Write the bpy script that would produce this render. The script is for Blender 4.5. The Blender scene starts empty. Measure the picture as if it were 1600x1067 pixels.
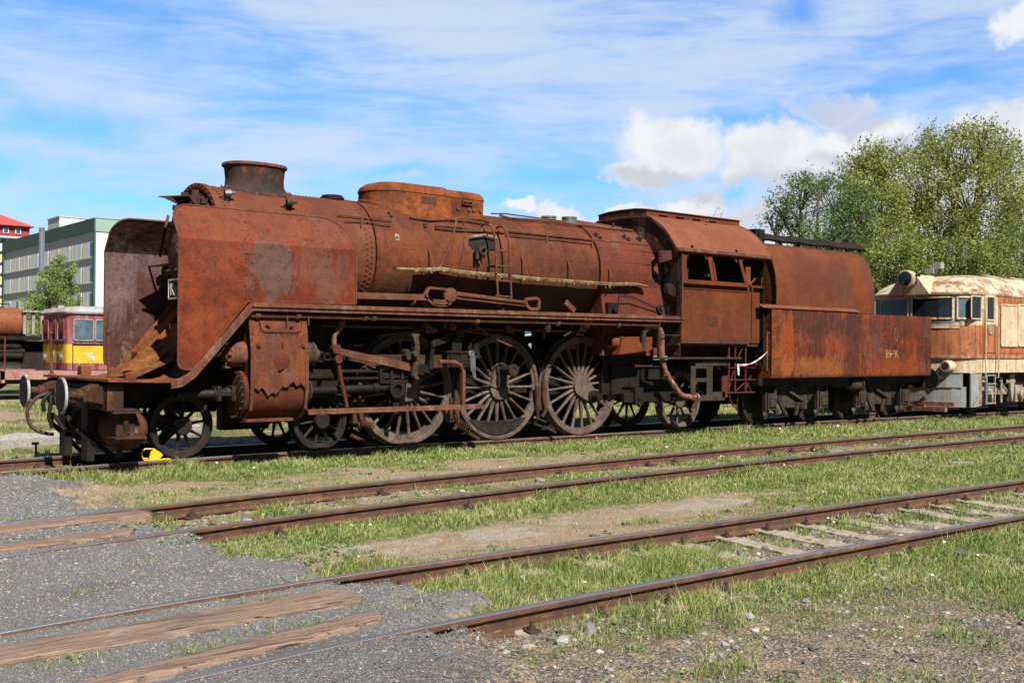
import bpy, bmesh, math, random
import numpy as np
from mathutils import Vector, Matrix
random.seed(7); rng = np.random.default_rng(11)
SC = bpy.context.scene; COL = SC.collection
pi = math.pi
# ------------------------------------------------------------------ camera
FP = 1700.0; TH = math.atan(2100 / FP); ROLL = 0.008; PITCH = math.atan(12.5 / FP)
F0 = Vector((math.cos(TH), math.sin(TH), 0)); R0 = Vector((math.sin(TH), -math.cos(TH), 0)); U0 = Vector((0, 0, 1))
CF = F0 * math.cos(PITCH) + U0 * math.sin(PITCH); CU = -F0 * math.sin(PITCH) + U0 * math.cos(PITCH)
CR = R0 * math.cos(ROLL) + CU * math.sin(ROLL); CU = -R0 * math.sin(ROLL) + CU * math.cos(ROLL)
CP = Vector((0, -15.9, 1.6))
cam = bpy.data.cameras.new('camera'); camo = bpy.data.objects.new('camera', cam); COL.objects.link(camo)
cam.sensor_width = 36; cam.lens = FP / 1600 * 36; cam.clip_start = 0.1; cam.clip_end = 3000
m = Matrix.Identity(4)
for i in range(3): m[i][0] = CR[i]; m[i][1] = CU[i]; m[i][2] = -CF[i]; m[i][3] = CP[i]
camo.matrix_world = m; SC.camera = camo
def ray(x, y): return CF + CR * ((x - 800) / FP) + CU * ((533.5 - y) / FP)
# measurements from the photograph: a pixel meets a plane of known depth
def P(x, y, Y): r = ray(x, y); return CP + r * ((Y - CP.y) / r.y)
def G(x, y, Z=-.15): r = ray(x, y); return CP + r * ((Z - CP.z) / r.z)
def PX(x, y, X): r = ray(x, y); return CP + r * (X / r.x)
def BH(px, py, R=.95, zc=3.1):
    r = ray(px, py); a = r.y**2 + r.z**2; oy = CP.y; oz = CP.z - zc; b = 2*(oy*r.y + oz*r.z); c = oy*oy + oz*oz - R*R
    d = max(b*b - 4*a*c, 0); return CP + r*((-b - math.sqrt(d))/(2*a))
# ------------------------------------------------------------------ sky, sun, exposure
SUN = Vector((-0.16, -1.0, 1.10)).normalized()
W = bpy.data.worlds.new('World'); SC.world = W; W.use_nodes = True
wt = W.node_tree; wt.nodes.clear()
class NT:
    def __init__(s, t): s.t = t
    def n(s, typ, **kw):
        nd = s.t.nodes.new(typ)
        for k, v in kw.items():
            if k == 'inp':
                for a, b in v.items():
                    if isinstance(b, bpy.types.NodeSocket): s.t.links.new(b, nd.inputs[a])
                    else: nd.inputs[a].default_value = b
            else: setattr(nd, k, v)
        return nd
    def m(s, op, a, b=None, c=None, clamp=False):
        nd = s.t.nodes.new('ShaderNodeMath'); nd.operation = op; nd.use_clamp = clamp
        for i, v in enumerate((a, b, c)):
            if v is None: continue
            if isinstance(v, bpy.types.NodeSocket): s.t.links.new(v, nd.inputs[i])
            else: nd.inputs[i].default_value = v
        return nd.outputs[0]
    def mix(s, f, a, b, typ='MIX'):
        nd = s.t.nodes.new('ShaderNodeMix'); nd.data_type = 'RGBA'; nd.blend_type = typ
        for i, v in ((0, f), (6, a), (7, b)):
            if isinstance(v, bpy.types.NodeSocket): s.t.links.new(v, nd.inputs[i])
            elif i == 0: nd.inputs[i].default_value = v
            else: nd.inputs[i].default_value = (*v, 1) if len(v) == 3 else v
        return nd.outputs[2]
    def noise(s, vec, scale, detail=4, rough=.55, out=0, dist=0):
        nd = s.n('ShaderNodeTexNoise', inp={'Vector': vec, 'Scale': scale, 'Detail': detail, 'Roughness': rough, 'Distortion': dist}); return nd.outputs[out]
    def mapv(s, vec, scale=(1, 1, 1), loc=(0, 0, 0), rot=(0, 0, 0)):
        return s.n('ShaderNodeMapping', inp={'Vector': vec, 'Scale': scale, 'Location': loc, 'Rotation': rot}).outputs[0]
    def rampv(s, f, a, b, c=0., d=1.):
        nd = s.n('ShaderNodeMapRange', inp={0: f, 1: a, 2: b, 3: c, 4: d}); nd.interpolation_type = 'SMOOTHSTEP'; return nd.outputs[0]
    def ramp(s, f, stops):
        nd = s.n('ShaderNodeValToRGB', inp={0: f}); cr = nd.color_ramp
        while len(cr.elements) < len(stops): cr.elements.new(.5)
        for e, (p, c) in zip(cr.elements, stops): e.position = p; e.color = (*c, 1)
        return nd.outputs[0]
w = NT(wt)
sky = w.n('ShaderNodeTexSky', sky_type='NISHITA', sun_disc=False, sun_elevation=math.asin(SUN.z), sun_rotation=math.atan2(SUN.x, SUN.y), altitude=200, air_density=1.0, dust_density=.4, ozone_density=2.0)
tc = w.n('ShaderNodeTexCoord').outputs['Generated']
sx = w.n('ShaderNodeSeparateXYZ', inp={0: tc}).outputs
az = w.m('ARCTAN2', sx[0], sx[1]); el = w.m('ARCSINE', sx[2])
def azel(x, y):
    d = ray(x, y).normalized(); return math.atan2(d.x, d.y), math.asin(d.z)
cv = w.n('ShaderNodeCombineXYZ', inp={0: az, 1: el, 2: 0.}).outputs[0]
wob = w.noise(cv, 9, 7, .6, 1); ws = w.n('ShaderNodeSeparateXYZ', inp={0: wob}).outputs
wobf = w.noise(cv, 38, 5, .6, 1); wf = w.n('ShaderNodeSeparateXYZ', inp={0: wobf}).outputs
def off(base, s1, s2, k1, k2): return w.m('ADD', base, w.m('ADD', w.m('MULTIPLY', w.m('SUBTRACT', s1, .5), k1), w.m('MULTIPLY', w.m('SUBTRACT', s2, .5), k2)))
azd = off(az, ws[0], wf[0], .10, .035); eld = off(el, ws[1], wf[1], .07, .03)
def blob(px, py, rx, ry, a=azd, e=eld, soft=(1.08, .62)):
    A, E = azel(px, py); u = w.m('DIVIDE', w.m('SUBTRACT', a, A), rx/FP); v = w.m('DIVIDE', w.m('SUBTRACT', e, E), ry/FP)
    r = w.m('SQRT', w.m('ADD', w.m('MULTIPLY', u, u), w.m('MULTIPLY', v, v)))
    return w.rampv(r, soft[0], soft[1])
def union(bl):
    r = bl[0]
    for b in bl[1:]: r = w.m('MAXIMUM', r, b)
    return r
cum = union([blob(*b) for b in [(1045, 228, 110, 46), (985, 262, 62, 26), (1215, 232, 90, 50), (1170, 262, 70, 22), (1330, 262, 150, 52), (1365, 222, 95, 46), (1000, 328, 85, 18), (1085, 312, 62, 22), (820, 312, 32, 13), (872, 328, 44, 20), (1190, 335, 110, 24), (1290, 320, 90, 34), (1420, 290, 130, 60), (1590, 215, 90, 48), (1600, 30, 60, 34), (1590, 330, 120, 70), (1450, 390, 300, 90), (2100, 260, 300, 120), (-300, 300, 200, 60)]])
gry = union([blob(*b, soft=(1.15, .4)) for b in [(1300, 165, 60, 26), (1370, 178, 60, 24), (1000, 268, 90, 20), (1215, 290, 180, 30), (1395, 245, 120, 26), (1330, 330, 250, 50), (1100, 292, 110, 14)]])
gsoft = blob(1310, 168, 75, 28, soft=(1.1, .5))
cmask = w.m('MAXIMUM', cum, w.m('MULTIPLY', gsoft, .75))
ccol = w.mix(gry, (9.6, 9.8, 10.2), (6.6, 6.9, 7.9))
ccol = w.mix(w.m('MULTIPLY', w.rampv(w.noise(cv, 16, 6, .6), .40, .66), .6), ccol, (7.4, 7.6, 8.5))
# high thin cloud, drawn out in streaks
st = w.mapv(cv, (1.6, 7, 1), (3.1, 1.7, 0), (0, 0, -.30)); ci = w.noise(st, 1.7, 8, .6, dist=.5)
st2 = w.mapv(cv, (3.0, 20, 1), (7.4, 2.2, 0), (0, 0, -.20)); ci2 = w.noise(st2, 2.4, 10, .7, dist=.6)
cim = w.rampv(w.m('ADD', w.m('MULTIPLY', ci, .65), w.m('MULTIPLY', ci2, .35)), .33, .60)
blue = union([blob(*b, a=off(az, ws[0], wf[0], .16, .02), e=off(el, ws[1], wf[1], .07, .015), soft=(1.3, .0)) for b in [(115, 200, 120, 38), (30, 262, 90, 30), (120, 5, 150, 26), (610, 268, 150, 16), (860, 275, 170, 34), (770, 300, 120, 24), (200, 322, 180, 16), (1190, 190, 150, 24), (1240, 20, 60, 30), (1130, 298, 40, 22), (1480, 130, 140, 20), (1560, 380, 60, 60), (-200, 120, 200, 80), (1900, 100, 200, 60)]])
cim = w.m('MULTIPLY', w.m('MAXIMUM', cim, .0), w.m('SUBTRACT', 1.0, w.m('MULTIPLY', blue, .9)))
cim = w.m('MULTIPLY', w.m('ADD', w.m('MULTIPLY', cim, .84), .06), w.m('MULTIPLY', w.rampv(el, .7, .38), w.rampv(w.m('ABSOLUTE', w.m('SUBTRACT', az, .68)), 1.1, .6)))
hi = w.m('MAXIMUM', w.rampv(el, .34, .75), w.rampv(w.m('ABSOLUTE', w.m('SUBTRACT', az, .68)), .55, 1.0))
skc = w.mix(1.0, sky.outputs[0], w.mix(hi, (.72, 1.42, 2.2), (.30, .42, .55)), 'MULTIPLY')
c1 = w.mix(cim, skc, (6.8, 8.0, 9.7)); c2 = w.mix(cmask, c1, ccol)
low = w.rampv(el, -.02, .02); c2 = w.mix(low, (1.5, 1.6, 1.4), c2)
bg = w.n('ShaderNodeBackground', inp={0: c2, 1: 0.05}); wo = w.n('ShaderNodeOutputWorld'); wt.links.new(bg.outputs[0], wo.inputs[0])
sl = bpy.data.lights.new('sun', 'SUN'); sl.energy = 5.0; sl.angle = math.radians(.53); sl.color = (1, .95, .87)
so = bpy.data.objects.new('sun', sl); COL.objects.link(so); so.rotation_euler = SUN.to_track_quat('Z', 'Y').to_euler(); so.location = (0, -30, 30)
SC.view_settings.view_transform = 'Standard'; SC.view_settings.look = 'None'; SC.view_settings.exposure = 0.9; SC.view_settings.gamma = 1
SC.render.engine = 'CYCLES'; SC.cycles.max_bounces = 6; SC.cycles.diffuse_bounces = 2
# ------------------------------------------------------------------ materials
def mat(name):
    mt = bpy.data.materials.new(name); mt.use_nodes = True; t = mt.node_tree; b = t.nodes['Principled BSDF']; return mt, NT(t), b
def lk(n, a, b): n.t.links.new(a, b)
KA = .78
def plain(name, col, rough=.6, metal=0, var=.25, bump=.15, scale=14, dirt=None, dirtamt=.5, spec=None):
    col = tuple(v*KA for v in col)
    mt, n, b = mat(name); tc = n.n('ShaderNodeTexCoord').outputs['Object']
    no = n.noise(tc, scale, 6, .6); c = n.mix(n.rampv(no, .3, .7), tuple(v*(1-var) for v in col), tuple(min(1, v*(1+var)) for v in col))
    if dirt: c = n.mix(n.m('MULTIPLY', n.rampv(n.noise(n.mapv(tc, (1, 1, .45)), scale*.35, 9, .7), .48, .62), dirtamt), c, dirt)
    lk(n, c, b.inputs['Base Color']); b.inputs['Roughness'].default_value = rough; b.inputs['Metallic'].default_value = metal
    if spec is not None: b.inputs['Specular IOR Level'].default_value = spec
    if bump:
        bp = n.n('ShaderNodeBump', inp={'Strength': bump, 'Distance': .01, 'Height': n.noise(tc, scale*5, 4, .6)}); lk(n, bp.outputs[0], b.inputs['Normal'])
    return mt
def rust(name, main, alt, dark, grey, gamt=.35, damt=.45, streak=.5, fleck=0., fcol=(.55, .3, .12), rough=.8, seed=0., big=1.0, wave=5., light=None, lamt=0., spots=(), k=.55, bx=10.):
    mt, n, b = mat(name); tc = n.n('ShaderNodeTexCoord').outputs['Object']; raw = n.n('ShaderNodeSeparateXYZ', inp={0: tc}).outputs; tc = n.mapv(tc, (1, 1, 1), (seed, seed*1.7, seed*.6))
    a = n.noise(tc, 1.1*big, 9, .66, dist=.3); c = n.mix(n.rampv(a, .42, .58), main, alt)
    s = n.noise(n.mapv(tc, (7, 7, .55)), 1.4, 8, .68); c = n.mix(n.m('MULTIPLY', n.rampv(s, .45, .72), damt*streak*1.6), c, dark)
    s2 = n.noise(n.mapv(tc, (16, 16, 1.6), (4, 1, 2)), 1.2, 9, .75, dist=.25); bm_ = n.rampv(n.noise(tc, .8, 5, .6), .35, .65); c = n.mix(n.m('MULTIPLY', n.m('MULTIPLY', n.rampv(s2, .47, .68), bm_), streak*.8), c, alt)
    d = n.noise(tc, 2.3*big, 12, .74); c = n.mix(n.m('MULTIPLY', n.rampv(d, .52, .66), damt), c, dark)
    g = n.noise(n.mapv(tc, (1.2, 1.2, .8), (9, 3, 5)), .9*big, 12, .78, dist=.2); c = n.mix(n.m('MULTIPLY', n.rampv(g, .54, .60), gamt), c, grey)
    if light: c = n.mix(n.m('MULTIPLY', n.m('MULTIPLY', n.rampv(n.noise(n.mapv(tc, (14, 14, 1.5), (1, 8, 3)), 1.6, 12, .8, dist=.3), .54, .64), n.rampv(n.noise(n.mapv(tc, (1, 1, .8), (2, 2, 2)), 1.3, 5, .6), .42, .58)), lamt), c, light)
    if fleck:
        fl = n.rampv(n.noise(n.mapv(tc, (1.6, 1.6, .8)), 15, 8, .8), .62, .68); fm = n.rampv(n.noise(tc, 1.7, 6, .6), .4, .62)
        c = n.mix(n.m('MULTIPLY', n.m('MULTIPLY', fl, fm), fleck), c, fcol)
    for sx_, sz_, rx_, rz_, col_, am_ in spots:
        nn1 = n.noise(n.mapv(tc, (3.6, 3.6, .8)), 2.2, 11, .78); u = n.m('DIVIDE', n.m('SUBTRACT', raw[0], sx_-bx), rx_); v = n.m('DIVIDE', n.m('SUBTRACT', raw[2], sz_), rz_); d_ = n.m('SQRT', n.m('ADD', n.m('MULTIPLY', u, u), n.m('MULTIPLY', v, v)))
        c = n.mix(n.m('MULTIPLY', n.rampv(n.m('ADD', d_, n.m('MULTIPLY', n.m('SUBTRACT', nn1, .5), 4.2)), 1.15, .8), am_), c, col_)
    mo = n.noise(tc, 9*big, 12, .8, dist=.4); c = n.mix(n.m('MULTIPLY', n.rampv(mo, .5, .60), .6), c, dark); c = n.mix(n.m('MULTIPLY', n.rampv(mo, .47, .36), .45), c, alt)
    gr = n.noise(tc, 48, 7, .8); c = n.mix(1.0, c, n.ramp(gr, [(q_, (w_*k*(1.12 if k == .55 else 1), w_*k*(.95 if k == .55 else 1), w_*k*(.86 if k == .55 else 1))) for q_, w_ in ((.32, .64), (.5, .97), (.68, 1.3))]), 'MULTIPLY')
    wh = n.rampv(n.noise(tc, 30, 2, .5), .80, .83); c = n.mix(n.m('MULTIPLY', wh, .6), c, (.6, .56, .5))
    lk(n, c, b.inputs['Base Color']); r = n.rampv(d, .3, .7, rough-.12, min(1, rough+.12)); lk(n, r, b.inputs['Roughness'])
    b.inputs['Specular IOR Level'].default_value = .18
    h = n.m('ADD', n.m('MULTIPLY', gr, .5), n.m('MULTIPLY', n.noise(tc, 2.2, 5, .55), 3.0+wave))
    bp = n.n('ShaderNodeBump', inp={'Strength': .5, 'Distance': .012, 'Height': h}); lk(n, bp.outputs[0], b.inputs['Normal'])
    return mt
M = {}
M['rust_deflector'] = rust('rust_deflector', (.18, .038, .015), (.27, .062, .019), (.085, .028, .018), (.155, .10, .09), .4, .5, .6, .2, seed=1., spots=[(7.15, 2.75, .42, .42, (.15, .105, .095), .9), (7.9, 2.85, .3, .3, (.20, .10, .07), .6), (8.1, 2.55, .22, .35, (.17, .10, .075), .7), (7.2, 3.4, 1.8, .26, (.20, .080, .050), .6), (6.3, 2.9, .3, .3, (.22, .085, .05), .4)])
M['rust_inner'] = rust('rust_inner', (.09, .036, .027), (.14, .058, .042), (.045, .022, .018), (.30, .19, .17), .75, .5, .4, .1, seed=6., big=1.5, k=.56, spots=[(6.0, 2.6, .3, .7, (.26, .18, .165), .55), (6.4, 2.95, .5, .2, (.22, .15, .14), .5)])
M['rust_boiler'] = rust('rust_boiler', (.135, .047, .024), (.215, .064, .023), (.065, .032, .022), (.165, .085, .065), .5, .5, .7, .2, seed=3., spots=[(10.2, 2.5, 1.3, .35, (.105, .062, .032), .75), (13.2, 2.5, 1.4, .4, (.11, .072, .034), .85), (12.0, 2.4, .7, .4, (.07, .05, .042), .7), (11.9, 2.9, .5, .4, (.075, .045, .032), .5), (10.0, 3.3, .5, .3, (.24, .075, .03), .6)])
M['rust_smokebox'] = rust('rust_smokebox', (.165, .055, .034), (.20, .070, .035), (.10, .042, .028), (.24, .12, .09), .4, .3, .25, .1, seed=4.)
M['rust_dome'] = rust('rust_dome', (.15, .050, .02), (.34, .10, .018), (.065, .03, .018), (.17, .10, .08), .4, .55, .4, .3, seed=5., big=1.6)
M['rust_firebox'] = rust('rust_firebox', (.13, .042, .030), (.20, .050, .024), (.085, .036, .030), (.18, .10, .088), .8, .3, .4, .2, seed=7., big=1.3)
M['rust_cab'] = rust('rust_cab', (.155, .046, .018), (.22, .066, .019), (.11, .04, .022), (.20, .12, .09), .25, .45, .6, .4, seed=8.)
M['rust_roof'] = rust('rust_roof', (.205, .066, .034), (.25, .085, .04), (.17, .06, .034), (.26, .12, .085), .45, .25, .15, .1, seed=9., big=.8, k=.70)
M['rust_upper'] = rust('rust_upper', (.14, .043, .023), (.21, .064, .025), (.12, .05, .028), (.19, .09, .06), .3, .45, 1.0, .15, seed=12., bx=21.8, spots=[(21.4, 3.2, .45, .5, (.085, .05, .028), .55), (22.3, 2.9, .35, .4, (.26, .06, .018), .5), (22.6, 3.4, .3, .5, (.15, .06, .045), .6)])
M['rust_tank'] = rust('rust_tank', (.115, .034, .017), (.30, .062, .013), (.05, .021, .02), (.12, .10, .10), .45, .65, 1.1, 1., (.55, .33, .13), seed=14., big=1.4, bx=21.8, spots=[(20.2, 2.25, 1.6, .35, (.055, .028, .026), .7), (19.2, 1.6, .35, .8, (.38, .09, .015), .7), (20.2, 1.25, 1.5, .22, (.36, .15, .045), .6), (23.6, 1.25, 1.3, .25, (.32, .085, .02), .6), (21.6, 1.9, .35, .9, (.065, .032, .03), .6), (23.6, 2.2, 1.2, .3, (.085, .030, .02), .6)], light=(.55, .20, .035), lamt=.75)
M['rust_patch'] = rust('rust_patch', (.10, .045, .035), (.13, .055, .04), (.06, .03, .025), (.15, .09, .08), .4, .4, .3, .1, seed=2.)
M['rust_pipe'] = rust('rust_pipe', (.15, .055, .03), (.22, .085, .042), (.09, .04, .028), (.28, .2, .17), .4, .4, .2, .5, (.6, .5, .42), seed=15., big=3, k=.58)
M['rust_lichen'] = rust('rust_lichen', (.22, .12, .06), (.38, .31, .14), (.10, .05, .03), (.46, .42, .34), .8, .5, .1, .6, (.6, .55, .3), seed=17., big=7, k=.62)
M['rust_apron'] = rust('rust_apron', (.20, .065, .03), (.32, .12, .04), (.1, .045, .025), (.33, .24, .03), .75, .45, .4, .3, seed=18., big=1.6)
M['rust_edge'] = rust('rust_edge', (.13, .05, .033), (.22, .085, .045), (.05, .027, .022), (.34, .24, .18), .45, .5, .1, .7, (.6, .45, .3), seed=19., big=4, k=.7)
M['rust_cyl'] = rust('rust_cyl', (.15, .056, .034), (.25, .085, .028), (.075, .04, .03), (.15, .12, .13), .9, .55, .8, .4, seed=21., big=2.2)
M['rust_inside_cyl'] = rust('rust_inside_cyl', (.12, .03, .018), (.16, .045, .022), (.06, .022, .015), (.12, .05, .04), .3, .4, .2, .2, seed=23., big=2)
M['chimney'] = rust('chimney_rust', (.045, .04, .04), (.09, .055, .04), (.02, .02, .022), (.24, .085, .03), .8, .5, .6, .3, seed=24., big=3)
M['wheel'] = rust('wheel_rust', (.12, .082, .065), (.19, .13, .10), (.045, .032, .027), (.27, .21, .17), .5, .5, .1, .4, (.35, .27, .2), seed=26., big=3, k=.66)
M['wheel_dark'] = rust('wheel_dark', (.028, .026, .026), (.048, .042, .038), (.012, .011, .011), (.085, .07, .06), .3, .4, .1, .2, (.2, .14, .1), seed=27., big=3, rough=.55)
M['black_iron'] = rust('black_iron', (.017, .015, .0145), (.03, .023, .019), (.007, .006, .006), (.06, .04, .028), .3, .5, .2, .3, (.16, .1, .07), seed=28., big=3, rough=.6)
M['brown_iron'] = rust('brown_iron', (.06, .035, .022), (.115, .058, .032), (.025, .017, .014), (.17, .13, .10), .4, .5, .2, .4, seed=29., big=3)
M['grime'] = rust('grime', (.05, .043, .034), (.09, .075, .055), (.02, .017, .015), (.15, .13, .10), .4, .5, .3, .4, (.22, .18, .13), seed=31., big=3)
M['grey_steel'] = plain('grey_steel', (.20, .205, .21), .45, .6, .25, .2, 20, (.12, .07, .05), .5)
M['rail'] = rust('rail_rust', (.145, .058, .026), (.23, .095, .034), (.07, .035, .024), (.20, .10, .05), .3, .35, .1, .25, (.3, .22, .05), seed=33., big=2.5, rough=.7)
M['rail_top'] = plain('rail_top', (.20, .185, .19), .34, .75, .3, .1, 9, (.13, .065, .04), .6)
M['fastener'] = plain('fastener', (.055, .03, .022), .8, 0, .4, .4, 25)
M['concrete'] = plain('old_concrete', (.36, .29, .22), .95, 0, .25, .7, 18, (.17, .13, .10), .6)
M['timber'] = None
M['white_paint'] = plain('white_paint', (.62, .62, .6), .6, 0, .12, .2, 30, (.25, .14, .1), .55)
M['yellow'] = plain('yellow_paint', (.85, .52, .01), .45, 0, .08, .1, 20, (.4, .2, .05), .3)
M['glass'] = plain('dark_glass', (.018, .024, .028), .08, 0, .3, 0, 2, spec=.8)
M['glass_sky'] = plain('pale_glass', (.10, .15, .18), .1, 0, .3, 0, 3, spec=.9)
M['rubber'] = plain('rubber', (.06, .022, .018), .65, 0, .3, .2, 12)
# ------------------------------------------------------------------ mesh helpers
class MB:
    def __init__(s): s.v = []; s.f = []; s.mi = []
    def add(s, vs, fs, mi=0):
        o = len(s.v); s.v += [tuple(v) for v in vs]; s.f += [tuple(i+o for i in f) for f in fs]; s.mi += [mi]*len(fs); return s
    def box(s, x0, x1, y0, y1, z0, z1, mi=0):
        v = [(x, y, z) for x in (x0, x1) for y in (y0, y1) for z in (z0, z1)]
        return s.add(v, [(0, 1, 3, 2), (4, 6, 7, 5), (0, 4, 5, 1), (2, 3, 7, 6), (0, 2, 6, 4), (1, 5, 7, 3)], mi)
    def prism(s, poly, ax, a, b, mi=0):
        n = len(poly)
        def pt(p, t): return {'y': (p[0], t, p[1]), 'x': (t, p[0], p[1]), 'z': (p[0], p[1], t)}[ax]
        v = [pt(p, a) for p in poly] + [pt(p, b) for p in poly]
        return s.add(v, [tuple(range(n))[::-1], tuple(range(n, 2*n))] + [(i, (i+1) % n, n+(i+1) % n, n+i) for i in range(n)], mi)
    def bar(s, p0, p1, wd, ht, up=(0, 1, 0), mi=0, w2=None, h2=None):
        p0 = Vector(p0); p1 = Vector(p1); d = (p1-p0).normalized(); a = d.cross(Vector(up)); a = a.normalized() if a.length > 1e-4 else d.orthogonal().normalized(); b = d.cross(a)
        w2 = wd if w2 is None else w2; h2 = ht if h2 is None else h2; v = []
        for p, q, h in ((p0, wd, ht), (p1, w2, h2)):
            for i, j in ((-1, -1), (1, -1), (1, 1), (-1, 1)): v.append(p + a*(q/2*i) + b*(h/2*j))
        return s.add(v, [(3, 2, 1, 0), (4, 5, 6, 7), (0, 1, 5, 4), (1, 2, 6, 5), (2, 3, 7, 6), (3, 0, 4, 7)], mi)
    def tube(s, pts, r, n=8, mi=0, caps=True):
        pts = [Vector(p) for p in pts]; rs = r if isinstance(r, (list, tuple)) else [r]*len(pts); vs = []; fs = []; prev = None
        for i, p in enumerate(pts):
            d = (pts[min(i+1, len(pts)-1)] - pts[max(i-1, 0)]).normalized()
            a = d.orthogonal().normalized() if prev is None else (prev - d*prev.dot(d)).normalized(); prev = a; b = d.cross(a)
            for k in range(n): t = 2*pi*k/n; vs.append(p + (a*math.cos(t) + b*math.sin(t))*rs[i])
        for i in range(len(pts)-1):
            for k in range(n): fs.append((i*n+k, i*n+(k+1) % n, (i+1)*n+(k+1) % n, (i+1)*n+k))
        if caps: fs += [tuple(range(n))[::-1], tuple(range((len(pts)-1)*n, len(pts)*n))]
        return s.add(vs, fs, mi)
    def lathe(s, prof, o, d, n=24, mi=0, a0=0, a1=2*pi, ref=None, sc=(1, 1)):
        o = Vector(o); d = Vector(d).normalized(); a = Vector(ref) if ref else d.orthogonal().normalized(); b = d.cross(a)
        full = abs(a1-a0-2*pi) < 1e-4; k = n if full else n+1; vs = []; fs = []
        for t, r in prof:
            for i in range(k): th = a0+(a1-a0)*i/n; vs.append(o + d*t + a*(math.cos(th)*r*sc[0]) + b*(math.sin(th)*r*sc[1]))
        for j in range(len(prof)-1):
            for i in range(n if full else n): i2 = (i+1) % k; fs.append((j*k+i, j*k+i2, (j+1)*k+i2, (j+1)*k+i))
        return s.add(vs, fs, mi)
    def disc(s, o, d, r, t, n=20, mi=0): return s.lathe([(0, 0), (0, r), (t, r), (t, 0)], o, d, n, mi)
    def loft(s, rings, mi=0, caps=True, closed=True):
        n = len(rings[0]); vs = [v for r in rings for v in r]; fs = []
        for i in range(len(rings)-1):
            for k in range(n if closed else n-1): fs.append((i*n+k, i*n+(k+1) % n, (i+1)*n+(k+1) % n, (i+1)*n+k))
        if caps: fs += [tuple(range(n))[::-1], tuple(range((len(rings)-1)*n, len(rings)*n))]
        return s.add(vs, fs, mi)
    def sheet(s, poly, fn, th=.012, nrm=(0, 1, 0), mi=0):
        nv = Vector(nrm)*th; a = [Vector(fn(*p)) for p in poly]; n = len(a)
        return s.add(a + [p+nv for p in a], [tuple(range(n))[::-1], tuple(range(n, 2*n))] + [(i, (i+1) % n, n+(i+1) % n, n+i) for i in range(n)], mi)
    def split(s):
        n = len(s.v); par = list(range(n))
        def find(a):
            while par[a] != a: par[a] = par[par[a]]; a = par[a]
            return a
        for f in s.f:
            r = find(f[0])
            for i in f[1:]: par[find(i)] = r
        roots = [find(i) for i in range(n)]; used = sorted({roots[f[0]] for f in s.f})
        if len(used) < 2 or len(used) > 60: return [s]
        V = np.array([tuple(v) for v in s.v], float); R_ = np.array(roots); lo = np.array([V[R_ == u].min(0) for u in used]); hi = np.array([V[R_ == u].max(0) for u in used]); sz = (hi-lo).max(1)
        gap = np.maximum(0, np.maximum(lo[:, None]-hi[None], lo[None]-hi[:, None])); near = np.sqrt((gap**2).sum(2)) <= np.maximum(.02, .5*np.maximum(sz[:, None], sz[None])); lab = list(range(len(used)))
        for _ in range(len(used)):
            ch = False
            for i in range(len(used)):
                m_ = min(lab[j] for j in range(len(used)) if near[i, j])
                if m_ < lab[i]: lab[i] = m_; ch = True
            if not ch: break
        groups = sorted(set(lab))
        if len(groups) < 2 or len(groups) > 12: return [s]
        pc = dict(zip(used, lab)); out = []
        for g in groups:
            k = MB(); mp = {}
            for f, mi in zip(s.f, s.mi):
                if pc[roots[f[0]]] != g: continue
                for i in f:
                    if i not in mp: mp[i] = len(k.v); k.v.append(s.v[i])
                k.f.append(tuple(mp[i] for i in f)); k.mi.append(mi)
            out.append(k)
        return out
    def build(s, name, mats, parent=None, bev=0, ang=32, mir=False):
        ks = s.split() if parent is not None else [s]; obs = [k.build1(name, mats, parent, bev, ang, mir) for k in ks]; return obs[0]
    def build1(s, name, mats, parent=None, bev=0, ang=32, mir=False):
        me = bpy.data.meshes.new(name); off = Vector(parent['base']) if parent is not None and 'base' in parent else Vector((0, 0, 0))
        vs = [(x-off.x, y-off.y, z-off.z) for x, y, z in s.v]; fs = s.f
        if mir: vs = [(x, -(y+off.y)-off.y, z) for x, y, z in vs]; fs = [f[::-1] for f in fs]
        me.from_pydata(vs, [], fs)
        for mm in (mats if isinstance(mats, (list, tuple)) else [mats]): me.materials.append(M[mm] if isinstance(mm, str) else mm)
        me.polygons.foreach_set('material_index', s.mi); me.polygons.foreach_set('use_smooth', [True]*len(fs)); me.set_sharp_from_angle(angle=math.radians(ang))
        bm = bmesh.new(); bm.from_mesh(me); bmesh.ops.recalc_face_normals(bm, faces=bm.faces); bm.to_mesh(me); bm.free()
        o = bpy.data.objects.new(name, me); COL.objects.link(o)
        if parent is not None: o.parent = parent; o['base'] = tuple(off)
        if bev: md = o.modifiers.new('edge', 'BEVEL'); md.width = bev; md.segments = 2; md.limit_method = 'ANGLE'; md.angle_limit = math.radians(40)
        return o
def tag(o, label=None, cat=None, group=None, kind=None):
    for k, v in (('label', label), ('category', cat), ('group', group), ('kind', kind)):
        if v: o[k] = v
    return o
def thing(name, loc, label, cat, group=None):
    o = bpy.data.objects.new(name, None); COL.objects.link(o); o.location = loc; o['base'] = tuple(loc); o.empty_display_size = .2
    return tag(o, label, cat, group)
def sm(pts, k=5):
    P_ = [Vector(p) for p in pts]; out = []
    for i in range(len(P_)-1):
        a, b, c, d = P_[max(i-1, 0)], P_[i], P_[i+1], P_[min(i+2, len(P_)-1)]
        for j in range(k): t = j/k; out.append(((b*2)+(c-a)*t+(a*2-b*5+c*4-d)*t*t+(b*3-a-c*3+d)*t**3)/2)
    return out+[P_[-1]]
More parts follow.
